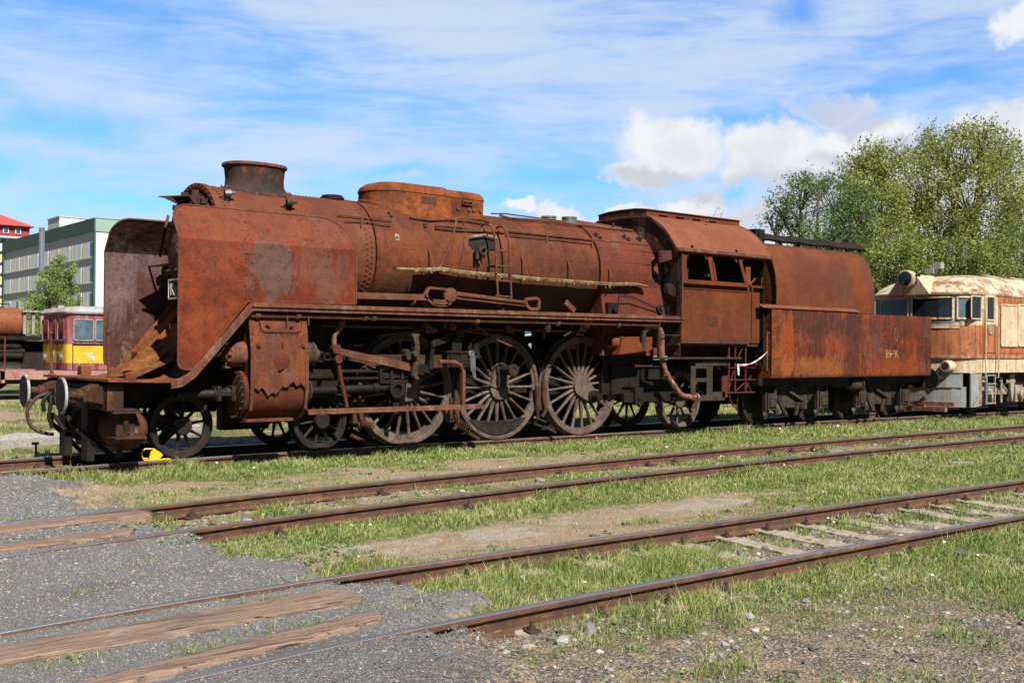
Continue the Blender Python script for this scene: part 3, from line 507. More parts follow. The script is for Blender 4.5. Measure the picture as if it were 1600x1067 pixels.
# cylinders with torn jacket
for mir in (False, True):
    x0, x1 = 6.87, 7.79; out = [(-1.18, 2.12), (-1.40, 2.05), (-1.44, 1.90), (-1.50, 1.5), (-1.485, 1.1)]
    mb = MB(); torn = []; n = 44
    for i in range(n+1):
        u = i/n; z = 1.0 + .055*math.sin(u*9+1) + .03*math.sin(u*37) + .05*(u > .45) + rng.uniform(-.012, .012)-.03; torn.append(z)
    rows = [[(x0+(x1-x0)*i/n, y, z) for i in range(n+1)] for y, z in out[:4]] + [[(x0+(x1-x0)*i/n, -1.49, torn[i]) for i in range(n+1)]]
    rows2 = [[(x, y+.012, z) for x, y, z in r] for r in rows]
    vs = [v for r in rows for v in r]; fs = [(r*(n+1)+i, r*(n+1)+i+1, (r+1)*(n+1)+i+1, (r+1)*(n+1)+i) for r in range(4) for i in range(n)]
    mb.add(vs, fs); mb.add([v for r in rows2 for v in r], fs)
    # end flanges of the jacket and its lower lip
    for xx in (x0, x1-.05):
        r_ = [(-1.18, 2.12), (-1.40, 2.05), (-1.44, 1.90), (-1.50, 1.5), (-1.50, .95), (-1.46, .70), (-1.30, .56), (-1.1, .5)]; mb.prism([(y-.006, z) for y, z in r_] + [(y+.02, z) for y, z in r_[::-1]], 'x', xx, xx+.05)
    mb.box(x0-.03, x1-.2, -1.42, -1.30, .53, .57)
    cy = mb.build('cylinder_jacket', 'rust_cyl', L, ang=25, mir=mir)
    mb = MB(); mb.lathe([(x0-.06, .0), (x0-.06, .36), (x0, .36), (x0, .345), (x1, .345), (x1, 0)], (0, -1.10, .92), AX, 36); mb.box(x0+.02, x1-.02, -1.35, -.6, 1.0, 2.05); mb.build('cylinder', 'rust_inside_cyl', L, mir=mir)
    mb = MB(); mb.lathe([(-.012, .0), (-.012, .12), (0, .13), (0, 0)], (7.36, -1.492, 1.42), (0, -1, 0), 24); mb.lathe([(0, .125), (.008, .125), (.012, .115), (.012, 0)], (7.36, -1.492, 1.40), (0, -1, 0), 24)
    def patch(p, t=.008): mb.prism(p, 'y', -1.505, -1.505+t) 
    for x in (6.99, 7.71): rivet(mb, (x, -1.485, 1.62), (0, -1, 0), .04)
    mb.bar((7.36, -1.50, 1.68), (7.37, -1.50, 1.60), .02, .02); mb.bar((7.30, -1.52, 1.27), (7.37, -1.52, 1.31), .02, .02); mb.bar((7.12, -1.46, 1.93), (7.18, -1.465, 1.90), .02, .02); mb.bar((7.56, -1.46, 1.92), (7.50, -1.465, 1.90), .02, .02)
    for x in np.arange(x0+.04, x1, .09): rivet(mb, (x, -1.468, 1.79), (0, -1, 0), .008)
    for z in np.arange(1.0, 1.85, .12): rivet(mb, (x0+.02, -1.50, z), (0, -1, 0), .01); rivet(mb, (x1-.02, -1.50, z), (0, -1, 0), .01)
    mb.tube([(7.02, -1.452, 2.0), (7.04, -1.47, 1.86), (7.1, -1.473, 1.83), (7.62, -1.473, 1.83), (7.68, -1.47, 1.86), (7.70, -1.452, 2.0)], .007, 5)
    mb.build('cover_plate', 'rust_inside_cyl', cy, mir=mir)
    mb = MB(); mb.lathe([(-.07, .0), (-.07, .30), (-.05, .36), (0, .36), (0, .30)], (6.86, -1.10, .92), AX, 32)
    for k in range(20): a = 2*pi*k/20; mb.tube([(6.76, -1.10+.33*math.cos(a), .92+.33*math.sin(a)), (6.88, -1.10+.33*math.cos(a), .92+.33*math.sin(a))], .013, 6)
    mb.build('cylinder_cover', 'brown_iron', cy, mir=mir)
    mb = MB(); mb.lathe([(0, .06), (.55, .06), (.55, .095), (.6, .095), (.6, .07), (.72, .07), (.72, .09), (.92, .09)], (5.93, -1.10, .93), AX, 16); mb.box(6.5, 6.78, -1.2, -1.0, .90, .97); mb.box(6.5, 6.56, -1.22, -.98, .83, 1.04); mb.box(6.72, 6.78, -1.22, -.98, .83, 1.04); mb.build('tail_rod', 'wheel_dark', L, .004, mir=mir)
    mb = MB(); mb.lathe([(6.57, .0), (6.57, .06), (6.60, .10), (6.64, .12), (6.66, .17), (6.70, .17), (6.70, .185), (6.95, .185)], (0, -1.18, 1.50), AX, 28)
    for k in range(10): a = 2*pi*k/10; mb.tube([(6.61, -1.18+.145*math.cos(a), 1.50+.145*math.sin(a)), (6.68, -1.18+.145*math.cos(a), 1.50+.145*math.sin(a))], .02, 6)
    mb.lathe([(0, .03), (.25, .035), (.25, .05)], (6.37, -1.18, 1.49), AX, 10); mb.box(6.60, 6.68, -1.24, -1.12, 1.3, 1.34); mb.build('valve_cover', 'rust_edge', L, mir=mir)
    mb = MB(); mb.lathe([(7.79, .175), (7.98, .175), (7.98, .19), (8.02, .19), (8.02, .08), (8.12, .08), (8.12, 0)], (0, -1.18, 1.50), AX, 28); mb.lathe([(7.79, .14), (7.95, .14), (7.95, .17), (7.98, .17), (7.98, .06), (8.1, .06)], (0, -1.12, .95), AX, 24); mb.build('rear_cover', 'grime', L, mir=mir)
    # steps' ledge: long bar beneath the motion
    mb = MB(); mb.box(7.79, 11.06, -1.51, -1.38, .655, .685); mb.box(7.79, 11.06, -1.51, -1.495, .61, .655)
    mb.bar((10.66, -1.45, .68), (10.66, -1.45, 1.25), .06, .08); mb.tube([(10.66, -1.45, 1.22), (10.62, -1.45, 1.33), (10.50, -1.45, 1.385), (10.2, -1.42, 1.39)], .035, 6); mb.build('ledge_bar', 'rust_edge', L, .004, mir=mir)
# wheels
def wheel(name, X, R, ns, hub, mat_, parent=L, mir=False, crank=None, crk_r=.33, cw=None, web=None, rot=0., hubd=.06, yf=-.80, capm=None, tw=.14):
    A = (0, 1, 0); c = (X, yf, R)
    mb = MB(); mb.lathe([(.02, R-.075), (.0, R-.065), (.0, R-.012), (.012, R), (tw-.03, R+.0), (tw-.02, R+.03), (tw, R+.028), (tw, R-.075)], c, A, 56, ref=(0, 0, 1)); mb.lathe([(tw, R-.075), (.02, R-.075)], c, A, 56, ref=(0, 0, 1))
    w_ = MB(); ri = R-.075; rim = .05 if R > .7 else .035
    w_.lathe([(.035, ri-rim), (.03, ri), (.11, ri), (.105, ri-rim), (.035, ri-rim)], c, A, 56, ref=(0, 0, 1))
    w_.lathe([(-.0, 0), (-.0, hub*.85), (.01, hub), (.15, hub), (.15, 0)], c, A, 32)
    for k in range(ns):
        a = 2*pi*(k+rot)/ns; d = Vector((math.cos(a), 0, math.sin(a))); sd = Vector((-math.sin(a), 0, math.cos(a)))
        rings = []
        for r, h, t in ((hub*.9, .050, .055), (hub+.1*R, .034, .048), (hub+(ri-hub)*.6, .024, .036), (ri-rim-.02, .026, .036), (ri-rim+.01, .045, .04)):
            if R < .7: h *= .75; t *= .8
            p = Vector(c) + d*r + Vector((0, .07, 0)); rings.append([p + sd*(h*math.cos(q)) + Vector((0, t*math.sin(q), 0)) for q in [2*pi*j/8 for j in range(8)]])
        w_.loft(rings, caps=False)
    if crank is not None:
        a = math.radians(crank); d = Vector((math.cos(a), 0, math.sin(a))); sd = Vector((-math.sin(a), 0, math.cos(a))); pts = []
        for i in range(9): q = pi/2+pi*i/8; pts.append(d*(hub*1.0*math.cos(q)) + sd*(hub*math.sin(q)))
        for i in range(9): q = -pi/2+pi*i/8; pts.append(d*(crk_r+.13*math.cos(q)) + sd*(.13*math.sin(q)))
        w_.prism([(X+p.x, R+p.z) for p in pts], 'y', yf-.03, yf+.13)
    if web is not None:
        for a0, a1 in web:
            pl_ = [(X+r*math.cos(math.radians(a)), R+r*math.sin(math.radians(a))) for r, aa in ((ri-rim*.5, range(a0, a1+1, 3)),) for a in aa] + [(X+(ri-rim-.05)*math.cos(math.radians(a)), R+(ri-rim-.05)*math.sin(math.radians(a))) for a in range(a1, a0-1, -3)]
            w_.prism(pl_, 'y', yf+.03, yf+.11)
    o = w_.build(name, mat_, parent, .0, mir=mir, ang=45); mb.build('tyre', mat_, o, mir=mir, ang=30)
    if cw:
        a0, a1, dep = cw; th0, th1 = math.radians(a0), math.radians(a1); rr = ri-.01; n = 24
        outer = [(X+rr*math.cos(th0+(th1-th0)*i/n), R+rr*math.sin(th0+(th1-th0)*i/n)) for i in range(n+1)]; a = Vector(outer[-1]); b = Vector(outer[0]); nm = Vector((X, R)) - (a+b)/2; nm.normalize()
        inner = [tuple(a.lerp(b, i/10) - nm*dep*math.sin(pi*i/10)) for i in range(1, 10)]
        g = MB(); g.prism(outer+inner, 'y', yf+.005, yf+.12); q = g.build('counterweight', 'wheel_dark', o, .006, mir=mir)
        if not mir and cw[2] > .02: 
            text_mb('3', .13, lambda x, y, z: (X+.05+x, yf-.0+-z, .19+y), .006).build('cast_number', 'wheel_dark', q); g = MB(); g.tube([(X+.09+.09*math.cos(t), yf+.004, .235+.09*math.sin(t)) for t in [2*pi*i/20 for i in range(21)]], .006, 5, caps=False); g.build('cast_ring', 'wheel_dark', q)
    if capm: g = MB(); g.lathe([(-.075, 0), (-.075, .02), (-.07, hub*.93), (-.05, hub*1.02), (.0, hub*1.02)], c, A, 32); g.build('axle_cap', capm, o, mir=mir)
    return o
for mir in (False, True):
    for X in (6.15, 8.39): wheel('leading_wheel', X, .47, 10, .13, 'wheel_dark', mir=mir, rot=.25, capm='wheel_dark')
    wheel('driving_wheel', 9.99, .925, 20, .20, 'wheel', mir=mir, crank=62, web=[(-125, -55)], rot=.4)
    wheel('driving_wheel', 11.94, .925, 20, .21, 'wheel', mir=mir, crank=88, cw=(-140, -40, .05), rot=.0)
    wheel('driving_wheel', 13.92, .925, 20, .20, 'wheel', mir=mir, crank=-38, web=[(-62, -12)], rot=.3)
    wheel('trailing_wheel', 16.67, .60, 11, .15, 'wheel', mir=mir, rot=.1)
mb = MB()
for X, R in ((6.15, .47), (8.39, .47), (9.99, .925), (11.94, .925), (13.92, .925), (16.67, .6)): mb.tube([(X, -.7, R), (X, .7, R)], .09, 12)
mb.build('axle', 'black_iron', L)
# crank pins
for mir in (False, True):
    mb = MB(); mb.lathe([(0, .13), (-.05, .13), (-.05, .085), (-.30, .085), (-.30, .11), (-.36, .11), (-.36, .05), (-.34, .04), (-.34, 0)], (11.96, -.83, 1.235), (0, 1, 0), 20); mb.bar((11.96, -.86, 1.235), (11.94, -.86, .93), .20, .06, up=(0, 1, 0)); mb.build('crank_pin', 'wheel_dark', L, .006, mir=mir)
    mb = MB(); mb.lathe([(0, .12), (-.04, .12), (-.04, .08), (-.20, .08), (-.20, 0)], (14.18, -.83, .72), (0, 1, 0), 20); mb.lathe([(0, .11), (-.22, .1), (-.22, 0)], (10.12, -.83, 1.21), (0, 1, 0), 16); mb.build('crank_pin', 'black_iron', L, mir=mir)
def pp(px, py, Y): p = P(px, py, Y); return (p.x, Y, p.z)
def pbar(mb, a, b, Y, wd, th, Y2=None, **k): mb.bar(pp(*a, Y), pp(*b, Y if Y2 is None else Y2), wd, th, **k)
for mir in (False, True):
    # slide bars, crosshead, piston rod
    mb = MB(); mb.bar((7.98, -1.1, 1.245), (9.5, -1.1, 1.245), .05, .11); mb.bar((7.98, -1.1, 1.13), (9.4, -1.1, 1.13), .04, .10); mb.box(7.95, 8.4, -1.18, -1.02, 1.14, 1.235); mb.build('slide_bar', 'black_iron', L, .006, mir=mir)
    mb = MB(); mb.tube([(8.0, -1.12, .95), (9.38, -1.12, .97)], .065, 14); mb.lathe([(0, .085), (.1, .085)], (9.12, -1.12, .97), AX, 14); mb.build('piston_rod', 'black_iron', L, mir=mir)
    mb = MB(); x0, x1 = 9.22, 9.86
    mb.box(x0, x1, -1.20, -1.0, 1.04, 1.10); mb.box(x0, x1, -1.20, -1.0, 1.26, 1.33)
    for x in (x0, x0+.2, x0+.40, x1-.05): mb.box(x, x+.05, -1.20, -1.0, 1.08, 1.28)
    mb.box(x0+.06, x1-.06, -1.16, -1.02, 1.12, 1.24)
    mb.lathe([(-.10, .075), (-.10, .15), (.10, .15), (.10, .075), (-.10, .075)], (9.55, -1.12, .95), (0, 1, 0), 20); mb.prism([(9.38, 1.06), (9.42, .85), (9.68, .85), (9.74, 1.06)], 'y', -1.17, -1.06); mb.prism([(9.48, .86), (9.63, .86), (9.60, .55), (9.52, .55)], 'y', -1.15, -1.08)
    for x in (9.32, 9.5, 9.68): mb.tube([(x, -1.1, 1.3), (x, -1.1, 1.36)], .025, 6)
    mb.build('crosshead', 'black_iron', L, .006, mir=mir)
    mb = MB(); mb.bar((8.1, -1.2, 1.515), (8.52, -1.2, 1.50), .03, .06); mb.bar((8.1, -1.2, 1.42), (8.52, -1.2, 1.42), .03, .06); mb.box(8.30, 8.56, -1.25, -1.14, 1.42, 1.5); mb.lathe([(-.03, .05), (-.03, .09), (.03, .09), (.03, .05)], (8.14, -1.2, 1.47), (0, 1, 0), 16); mb.build('valve_spindle_guide', 'black_iron', L, .004, mir=mir)
    # combination lever and radius rod
    mb = MB(); pts = [pp(524, 545, -1.28), pp(527, 560, -1.28), pp(532, 590, -1.28), pp(538, 615, -1.28), pp(542, 636, -1.28)]
    mb.tube(pts, [.05, .045, .035, .03, .035], 6); mb.disc((pts[0][0], -1.34, pts[0][2]), (0, 1, 0), .075, .1, 14); mb.disc((pts[1][0], -1.34, pts[1][2]-.02), (0, 1, 0), .06, .1, 14); mb.build('combination_lever', 'rust_inside_cyl', L, mir=mir)
    mb = MB(); mb.tube([pp(535, 500, -1.2), pp(531, 513, -1.25), pp(523, 524, -1.25), pp(522, 540, -1.28)], [.055, .05, .035, .04], 6); mb.box(*[v for v in (8.62, 8.78, -1.28, -1.18, 2.02, 2.11)]); mb.build('lifting_link', 'rust_pipe', L, mir=mir)
    mb = MB(); pbar(mb, (529, 549), (641, 574), -1.24, .10, .03, w2=.13); mb.build('radius_rod', 'rust_pipe', L, .006, mir=mir)
    mb = MB(); p0 = pp(570, 558, -1.0); p1 = pp(700, 559, -1.0); mb.prism([(8.75, 1.50), (11.05, 1.50), (11.05, 1.30), (9.6, 1.26), (9.3, 1.24), (8.95, 1.37), (8.75, 1.40)], 'y', -1.06, -.98); mb.build('motion_beam', 'brown_iron', L, .006, mir=mir)
    mb = MB(); x0 = pp(690, 560, -1.15)[0]; mb.box(10.52, 11.12, -1.2, -.95, 1.29, 1.56); mb.box(10.50, 11.15, -1.22, -.95, 1.53, 1.57)
    for x in (10.58, 10.78, 11.0): mb.box(x, x+.025, -1.225, -1.18, 1.3, 1.55)
    for x in (10.88, 10.96): 
        for z in (1.36, 1.42, 1.48): rivet(mb, (x, -1.2, z), (0, -1, 0), .022)
    mb.box(10.66, 10.86, -1.15, -.95, 1.55, 1.78); mb.build('motion_bracket', 'black_iron', L, .006, mir=mir)
    # expansion link: a curved slotted bar
    mb = MB(); pts = [(648, 524), (650.5, 540), (650.5, 556), (648.5, 572), (646, 588)]
    for i in range(4): pbar(mb, pts[i], pts[i+1], -1.30, .095, .07)
    mb.tube([pp(645, 584, -1.3), pp(650, 592, -1.3), pp(653, 590, -1.3)], .045, 8); mb.disc((pp(650, 553, -1.4)[0], -1.42, pp(650, 553, -1.4)[2]), (0, 1, 0), .05, .1, 12); mb.tube([pp(643, 524, -1.3), pp(655, 524, -1.3)], .03, 6); mb.build('expansion_link', 'grime', L, .006, mir=mir)
    mb = MB(); pbar(mb, (676, 540), (672, 578), -1.25, .07, .05); pbar(mb, (671, 545), (668, 578), -1.18, .03, .05); pbar(mb, (652, 573), (672, 578), -1.22, .12, .06); pbar(mb, (677, 537), (714, 522), -1.2, .10, .06, Y2=-1.05, w2=.16); mb.tube([pp(677, 533, -1.26), pp(677, 542, -1.26)], .055, 8); mb.tube([(pp(714, 521, -1.05)[0], -1.15, pp(714, 521, -1.05)[2]), (pp(714, 521, -1.05)[0], .0, pp(714, 521, -1.05)[2])], .09, 12); mb.build('lifting_arm', 'black_iron', L, .004, mir=mir)
    mb = MB(); mb.disc((pp(636, 556, -1.1)[0], -1.2, pp(636, 556, -1.2)[2]), (0, 1, 0), .08, .25, 14); mb.disc((pp(634, 552, -1.1)[0], -1.16, pp(634, 552, -1.2)[2]+.02), (0, 1, 0), .05, .25, 10); mb.build('trunnion', 'grime', L, mir=mir)
    mb = MB(); pbar(mb, (737, 552), (739, 580), -1.22, .11, .04); pbar(mb, (739, 578), (741, 590), -1.22, .07, .04); mb.disc((pp(737, 553, -1.24)[0], -1.25, pp(737, 553, -1.24)[2]), (0, 1, 0), .06, .06, 14); mb.build('return_crank_link', 'grey_steel', L, .006, mir=mir)
    mb = MB(); mb.box(11.03, 11.22, -1.18, -1.0, 1.44, 1.60); mb.tube([(11.05, -1.1, 1.52), (11.05, -1.1, 1.72)], .05, 8); mb.tube([(11.18, -1.1, 1.5), (11.18, -1.1, 1.7)], .05, 8); mb.tube([(10.95, -1.1, 1.3), (11.1, -1.1, 1.5), (11.3, -1.08, 1.46)], .035, 6); mb.build('bearing_block', 'black_iron', L, .006, mir=mir)
    mb = MB(); pbar(mb, (742, 591), (800, 614), -.84, .04, .03); mb.build('eccentric_rod', 'wheel', L, mir=mir)
# brake gear, sanding pipes and odds and ends under the running board
mb = MB()
for x, z in ((10.95, .35), (12.92, .5), (9.05, .4)):
    mb.tube([(x, -.86, z+.55), (x-.02, -.88, z+.25), (x+.03, -.9, z), (x-.06, -.9, z-.12)], .035, 6); mb.box(x-.10, x+.10, -.84, -.70, z, z+.42)
for k in range(9): mb.lathe([(0, .055), (.02, .055)], (10.83+k*.04, -.95, .47-k*.03), (1, 0, -.7), 8)
for k in range(6): mb.lathe([(0, .06), (.03, .06)], (9.0+k*.04, -.98, .42-k*.012), (1, 0, -.3), 8)
mb.tube([(8.9, -.85, .22), (9.2, -.88, .08), (9.4, -.88, .03)], .03, 6); mb.tube([(10.98, -.85, .3), (11.3, -.9, .1), (11.42, -.9, .04)], .03, 6); mb.tube([(12.75, -.82, .26), (13.05, -.86, .16), (13.2, -.9, .08)], .025, 6); mb.tube([(12.75, -.86, .95), (12.78, -.88, .35), (12.95, -.9, .28)], .03, 6)
mb.build('brake_hanger', 'brown_iron', L)
mb = MB()
for a, b in (((737, 505), (735, 512)), ((695, 505), (695, 515)), ((850, 504), (850, 530))): mb.tube([pp(*a, -1.2), pp(*b, -1.2)], .02, 6)
for px, py in ((662, 507), (700, 505), (790, 510)): q = pp(px, py, -1.1); mb.tube([q, (q[0]+.1, q[1], q[2]-.02)], .05, 8); mb.box(q[0], q[0]+.14, -1.15, -1.05, q[2]-.12, q[2]-.03)
mb.box(8.3, 13.6, -.95, -.90, 1.92, 1.96); mb.tube([(9.3, -1.0, 1.8), (10.6, -1.0, 1.95), (11.9, -1.0, 1.82)], .02, 6); mb.tube([(10.9, -1.2, 2.1), (11.6, -1.2, 1.75), (11.9, -1.2, 1.65)], .015, 6); mb.build('sand_pipe', 'rust_pipe', L)
mb = MB(); a = pp(853, 500, -1.35); mb.lathe([(-.22, .0), (-.22, .04), (-.16, .07), (-.02, .07), (0, .05), (.06, .05), (.06, 0)], (a[0], -1.38, a[2]), (0, 0, 1), 12); mb.tube([(a[0]+.05, -1.38, a[2]), (a[0]+.5, -1.38, a[2]+.02), (a[0]+.62, -1.36, a[2]-.05), (a[0]+.6, -1.34, a[2]-.2), (a[0]+.45, -1.32, a[2]-.28)], .014, 6); mb.build('lubricator', 'grime', L)
for X, R in ((9.99, 1.02), (11.94, 1.02), (13.92, 1.02)):      # splashers
    for mir in (False, True):
        mb = MB(); n = 20; a0, a1 = .25, pi-.25
        pts = [(X+R*math.cos(a0+(a1-a0)*i/n), .925+R*math.sin(a0+(a1-a0)*i/n)) for i in range(n+1)]; mb.prism(pts + [(X+(x-X)*.985, .925+(z-.925)*.985) for x, z in pts[::-1]], 'y', -.78, -.62); mb.build('wheel_splasher', 'black_iron', L, mir=mir)
# reversing forging above the running board
mb = MB(); Y = -1.22
def fr(pts, px_): return [(pp(x, y, Y)[0], pp(x, y, Y)[2]) for x, y in pts]
pbar(mb, (557, 462), (668, 465), Y, .10, .06); mb.build('reversing_rod', 'rust_pipe', L, .006)
mb = MB()
o_ = fr([(662, 463), (670, 450), (694, 452), (702, 459), (714, 463), (700, 476), (692, 478), (676, 476)], 0); i_ = fr([(672, 455), (692, 457), (694, 470), (676, 469)], 0)
for a, b in zip(o_[:4]+o_[4:], o_[1:]+o_[:1]): mb.bar((a[0], Y, a[1]), (b[0], Y, b[1]), .045, .06)
mb.box(o_[7][0], o_[5][0], Y-.03, Y+.03, o_[6][1], o_[6][1]+.10); mb.prism([o_[3], o_[4], o_[5], i_[2], i_[1]], 'y', Y-.03, Y+.03)
q = pp(706, 461, Y-.05); mb.lathe([(-.05, 0), (-.05, .06), (-.03, .12), (.05, .12)], (q[0], Y-.01, q[2]), (0, 1, 0), 20)
pbar(mb, (714, 462), (822, 475), Y, .13, .05, w2=.10); pbar(mb, (714, 460), (822, 473), Y-.04, .04, .03)
o_ = fr([(820, 468), (838, 466), (842, 470), (841, 483), (828, 483), (822, 478)], 0)
for a, b in zip(o_, o_[1:]+o_[:1]): mb.bar((a[0], Y, a[1]), (b[0], Y, b[1]), .055, .06)
mb.build('reversing_lever', 'rust_pipe', L, .006)
mb = MB(); pbar(mb, (653, 466), (672, 479), -1.15, .08, .04); pbar(mb, (775, 474), (787, 484), -1.15, .05, .04); pbar(mb, (884, 472), (898, 486), -1.1, .10, .03); pbar(mb, (640, 484), (655, 466), -1.05, .05, .04); mb.build('support_bracket', 'rust_pipe', L)
# pipes and rails on the boiler
def hug(pts, R=.99, zc=ZB): return [tuple(BH(x, y, R, zc)) for x, y in pts]
mb = MB(); mb.tube(hug([(527, 336), (560, 339.5), (613, 345)]), .011, 6); mb.tube(hug([(538, 345), (570, 346.5), (611, 352)]), .011, 6)
mb.tube(hug([(640, 339), (670, 344), (700, 343), (730, 345), (757, 349)]), .018, 6); mb.tube(hug([(680, 352), (720, 355), (760, 361)]), .016, 6); mb.tube(hug([(680, 356), (720, 360), (790, 363)]), .016, 6); mb.tube(hug([(705, 343), (720, 341), (752, 343), (765, 347)]), .02, 6)
mb.tube(hug([(792, 361), (850, 367), (930, 375), (1012, 383)]), .017, 6); mb.tube(hug([(790, 367), (870, 374), (925, 380)]), .012, 6)
for px, py in ((855, 368), (926, 377), (566, 343)): c = BH(px, py, .95); d = BH(px, py, 1.02); mb.tube([c, d], .02, 6); mb.tube([d, (d.x-.03, d.y-.02, d.z-.12)], .014, 6)
mb.build('handrail', 'rust_pipe', L)
mb = MB(); mb.tube([(12.3, -.30, 4.05), (12.45, -.42, 4.0), (13.2, -.4, 4.02), (15.6, -.45, 4.0)], .022, 6); mb.tube([(12.2, -.2, 4.08), (12.6, -.1, 4.12), (14.0, -.2, 4.08)], .014, 6); mb.build('pipe', 'rust_pipe', L)
mb = MB(); mb.tube(hug([(713, 345), (709, 365), (700, 392), (688, 417), (672, 440), (655, 462), (642, 476)], .985), .020, 6); mb.tube(hug([(724, 345), (728, 360), (725, 385), (720, 410), (716, 440), (711, 457)], .975), .014, 6)
mb.tube([onb(10.42+.02, a, .963) for a in range(20, 100, 6)], .006, 5); mb.build('boiler_pipe', 'rust_pipe', L)
mb = MB(); Y = -1.12; pts = [(618, 420), (655, 421), (690, 419.5), (720, 424), (760, 428), (790, 430), (830, 434.5), (870, 437), (920, 441), (960, 443.5), (992, 443), (1012, 448)]
mb.loft([[(a[0], -1.14, a[2]-.003), (a[0], -1.0, a[2]+.012), (a[0], -1.0, a[2]+.022), (a[0], -1.14, a[2]+.007)] for a in [pp(x, y, -1.12) for x, y in pts[1:]]]); mb.tube([pp(x, y, Y) for x, y in pts], .022, 8); mb.tube([pp(x, y+2.2, Y) for x, y in pts[1:-1]], .018, 6)
for i in range(110):
    k = rng.uniform(640, 990); j = max(i_ for i_ in range(len(pts)) if pts[i_][0] <= k); t = (k-pts[j][0])/(pts[j+1][0]-pts[j][0]); y = pts[j][1]*(1-t)+pts[j+1][1]*t
    q = Vector(pp(k, y+rng.uniform(-1.5, 3.5), Y+rng.uniform(-.03, .03))); mb.tube([q, q+Vector((rng.uniform(-.09, .09), rng.uniform(-.03, .03), rng.uniform(-.07, .01)))], rng.uniform(.006, .016), 5)
mb.build('lichened_pipe', 'rust_lichen', L)
mb = MB()
for x in (10.3, 11.3, 12.3, 13.4, 14.4): mb.tube([onb(x, 78, .95), (x, Y, 2.93)], .015, 6)
mb.build('pipe_clip', 'rust_pipe', L)
# ladder on the boiler side
mb = MB(); Yl = -1.18
l0 = [pp(752, 354, -.78), pp(757, 350, -.85), pp(765, 352, -1.0), pp(771, 360, -1.12), pp(773.5, 375, Yl), pp(775, 400, Yl), pp(776, 430, Yl), pp(778, 463, Yl)]
l1 = [pp(775, 357, -.78), pp(780, 353.5, -.85), pp(787, 355, -1.0), pp(792, 364, -1.12), pp(795, 378, Yl), pp(796, 400, Yl), pp(797.5, 430, Yl), pp(799, 466, Yl)]
mb.tube(l0, .02, 8); mb.tube(l1, .02, 8)
for y in (391, 415, 438, 462): mb.tube([pp(774.5, y, Yl), pp(796.5, y+2, Yl)], .015, 6)
mb.tube([pp(763, 391, -.98), pp(774.5, 391, Yl)], .014, 6); mb.tube([pp(763, 415, -.98), pp(774.5, 415, Yl)], .014, 6)
mb.build('ladder', 'rust_pipe', L)
# ragged hole in the cladding with a check valve
mb = MB(); hp = [[(732+44*i/8+(3*(1-j/5) if i == 0 else 0)*0, 369.5+(20+rng.uniform(-1.5, 1.5))*j/5+1.5*i/8) for i in range(9)] for j in range(6)]; hp[0][0] = (736, 372); hp[5][0] = (737, 387); mb.add([v for r in hp for v in hug(r, .957)], [(j*9+i, j*9+i+1, j*9+i+10, j*9+i+9) for j in range(5) for i in range(8)]); ho = mb.build('cladding_hole', plain('soot', (.006, .005, .005), .95, 0, .2, 0), boil)  # hole is not cut: its shaded inside is a near-black patch
mb = MB(); h2 = hug([(734, 368.5), (757, 365), (776, 370), (776, 372.5), (757, 368), (737, 371)], 1.03); mb.add(h2, [tuple(range(6))]); mb.build('torn_flap', 'rust_lichen', boil)
mb = MB(); c = BH(746, 395, .97); mb.lathe([(-.05, .06), (.1, .06), (.1, .09), (.16, .08), (.16, .04), (.2, .03)], c, (0, -1, .2), 10); mb.tube([c + Vector((-.08, -.1, .1)), c + Vector((-.08, -.1, -.12))], .03, 8); mb.tube([c + Vector((.06, -.1, .14)), c + Vector((.06, -.1, -.1))], .025, 8); mb.build('check_valve', 'grime', boil)
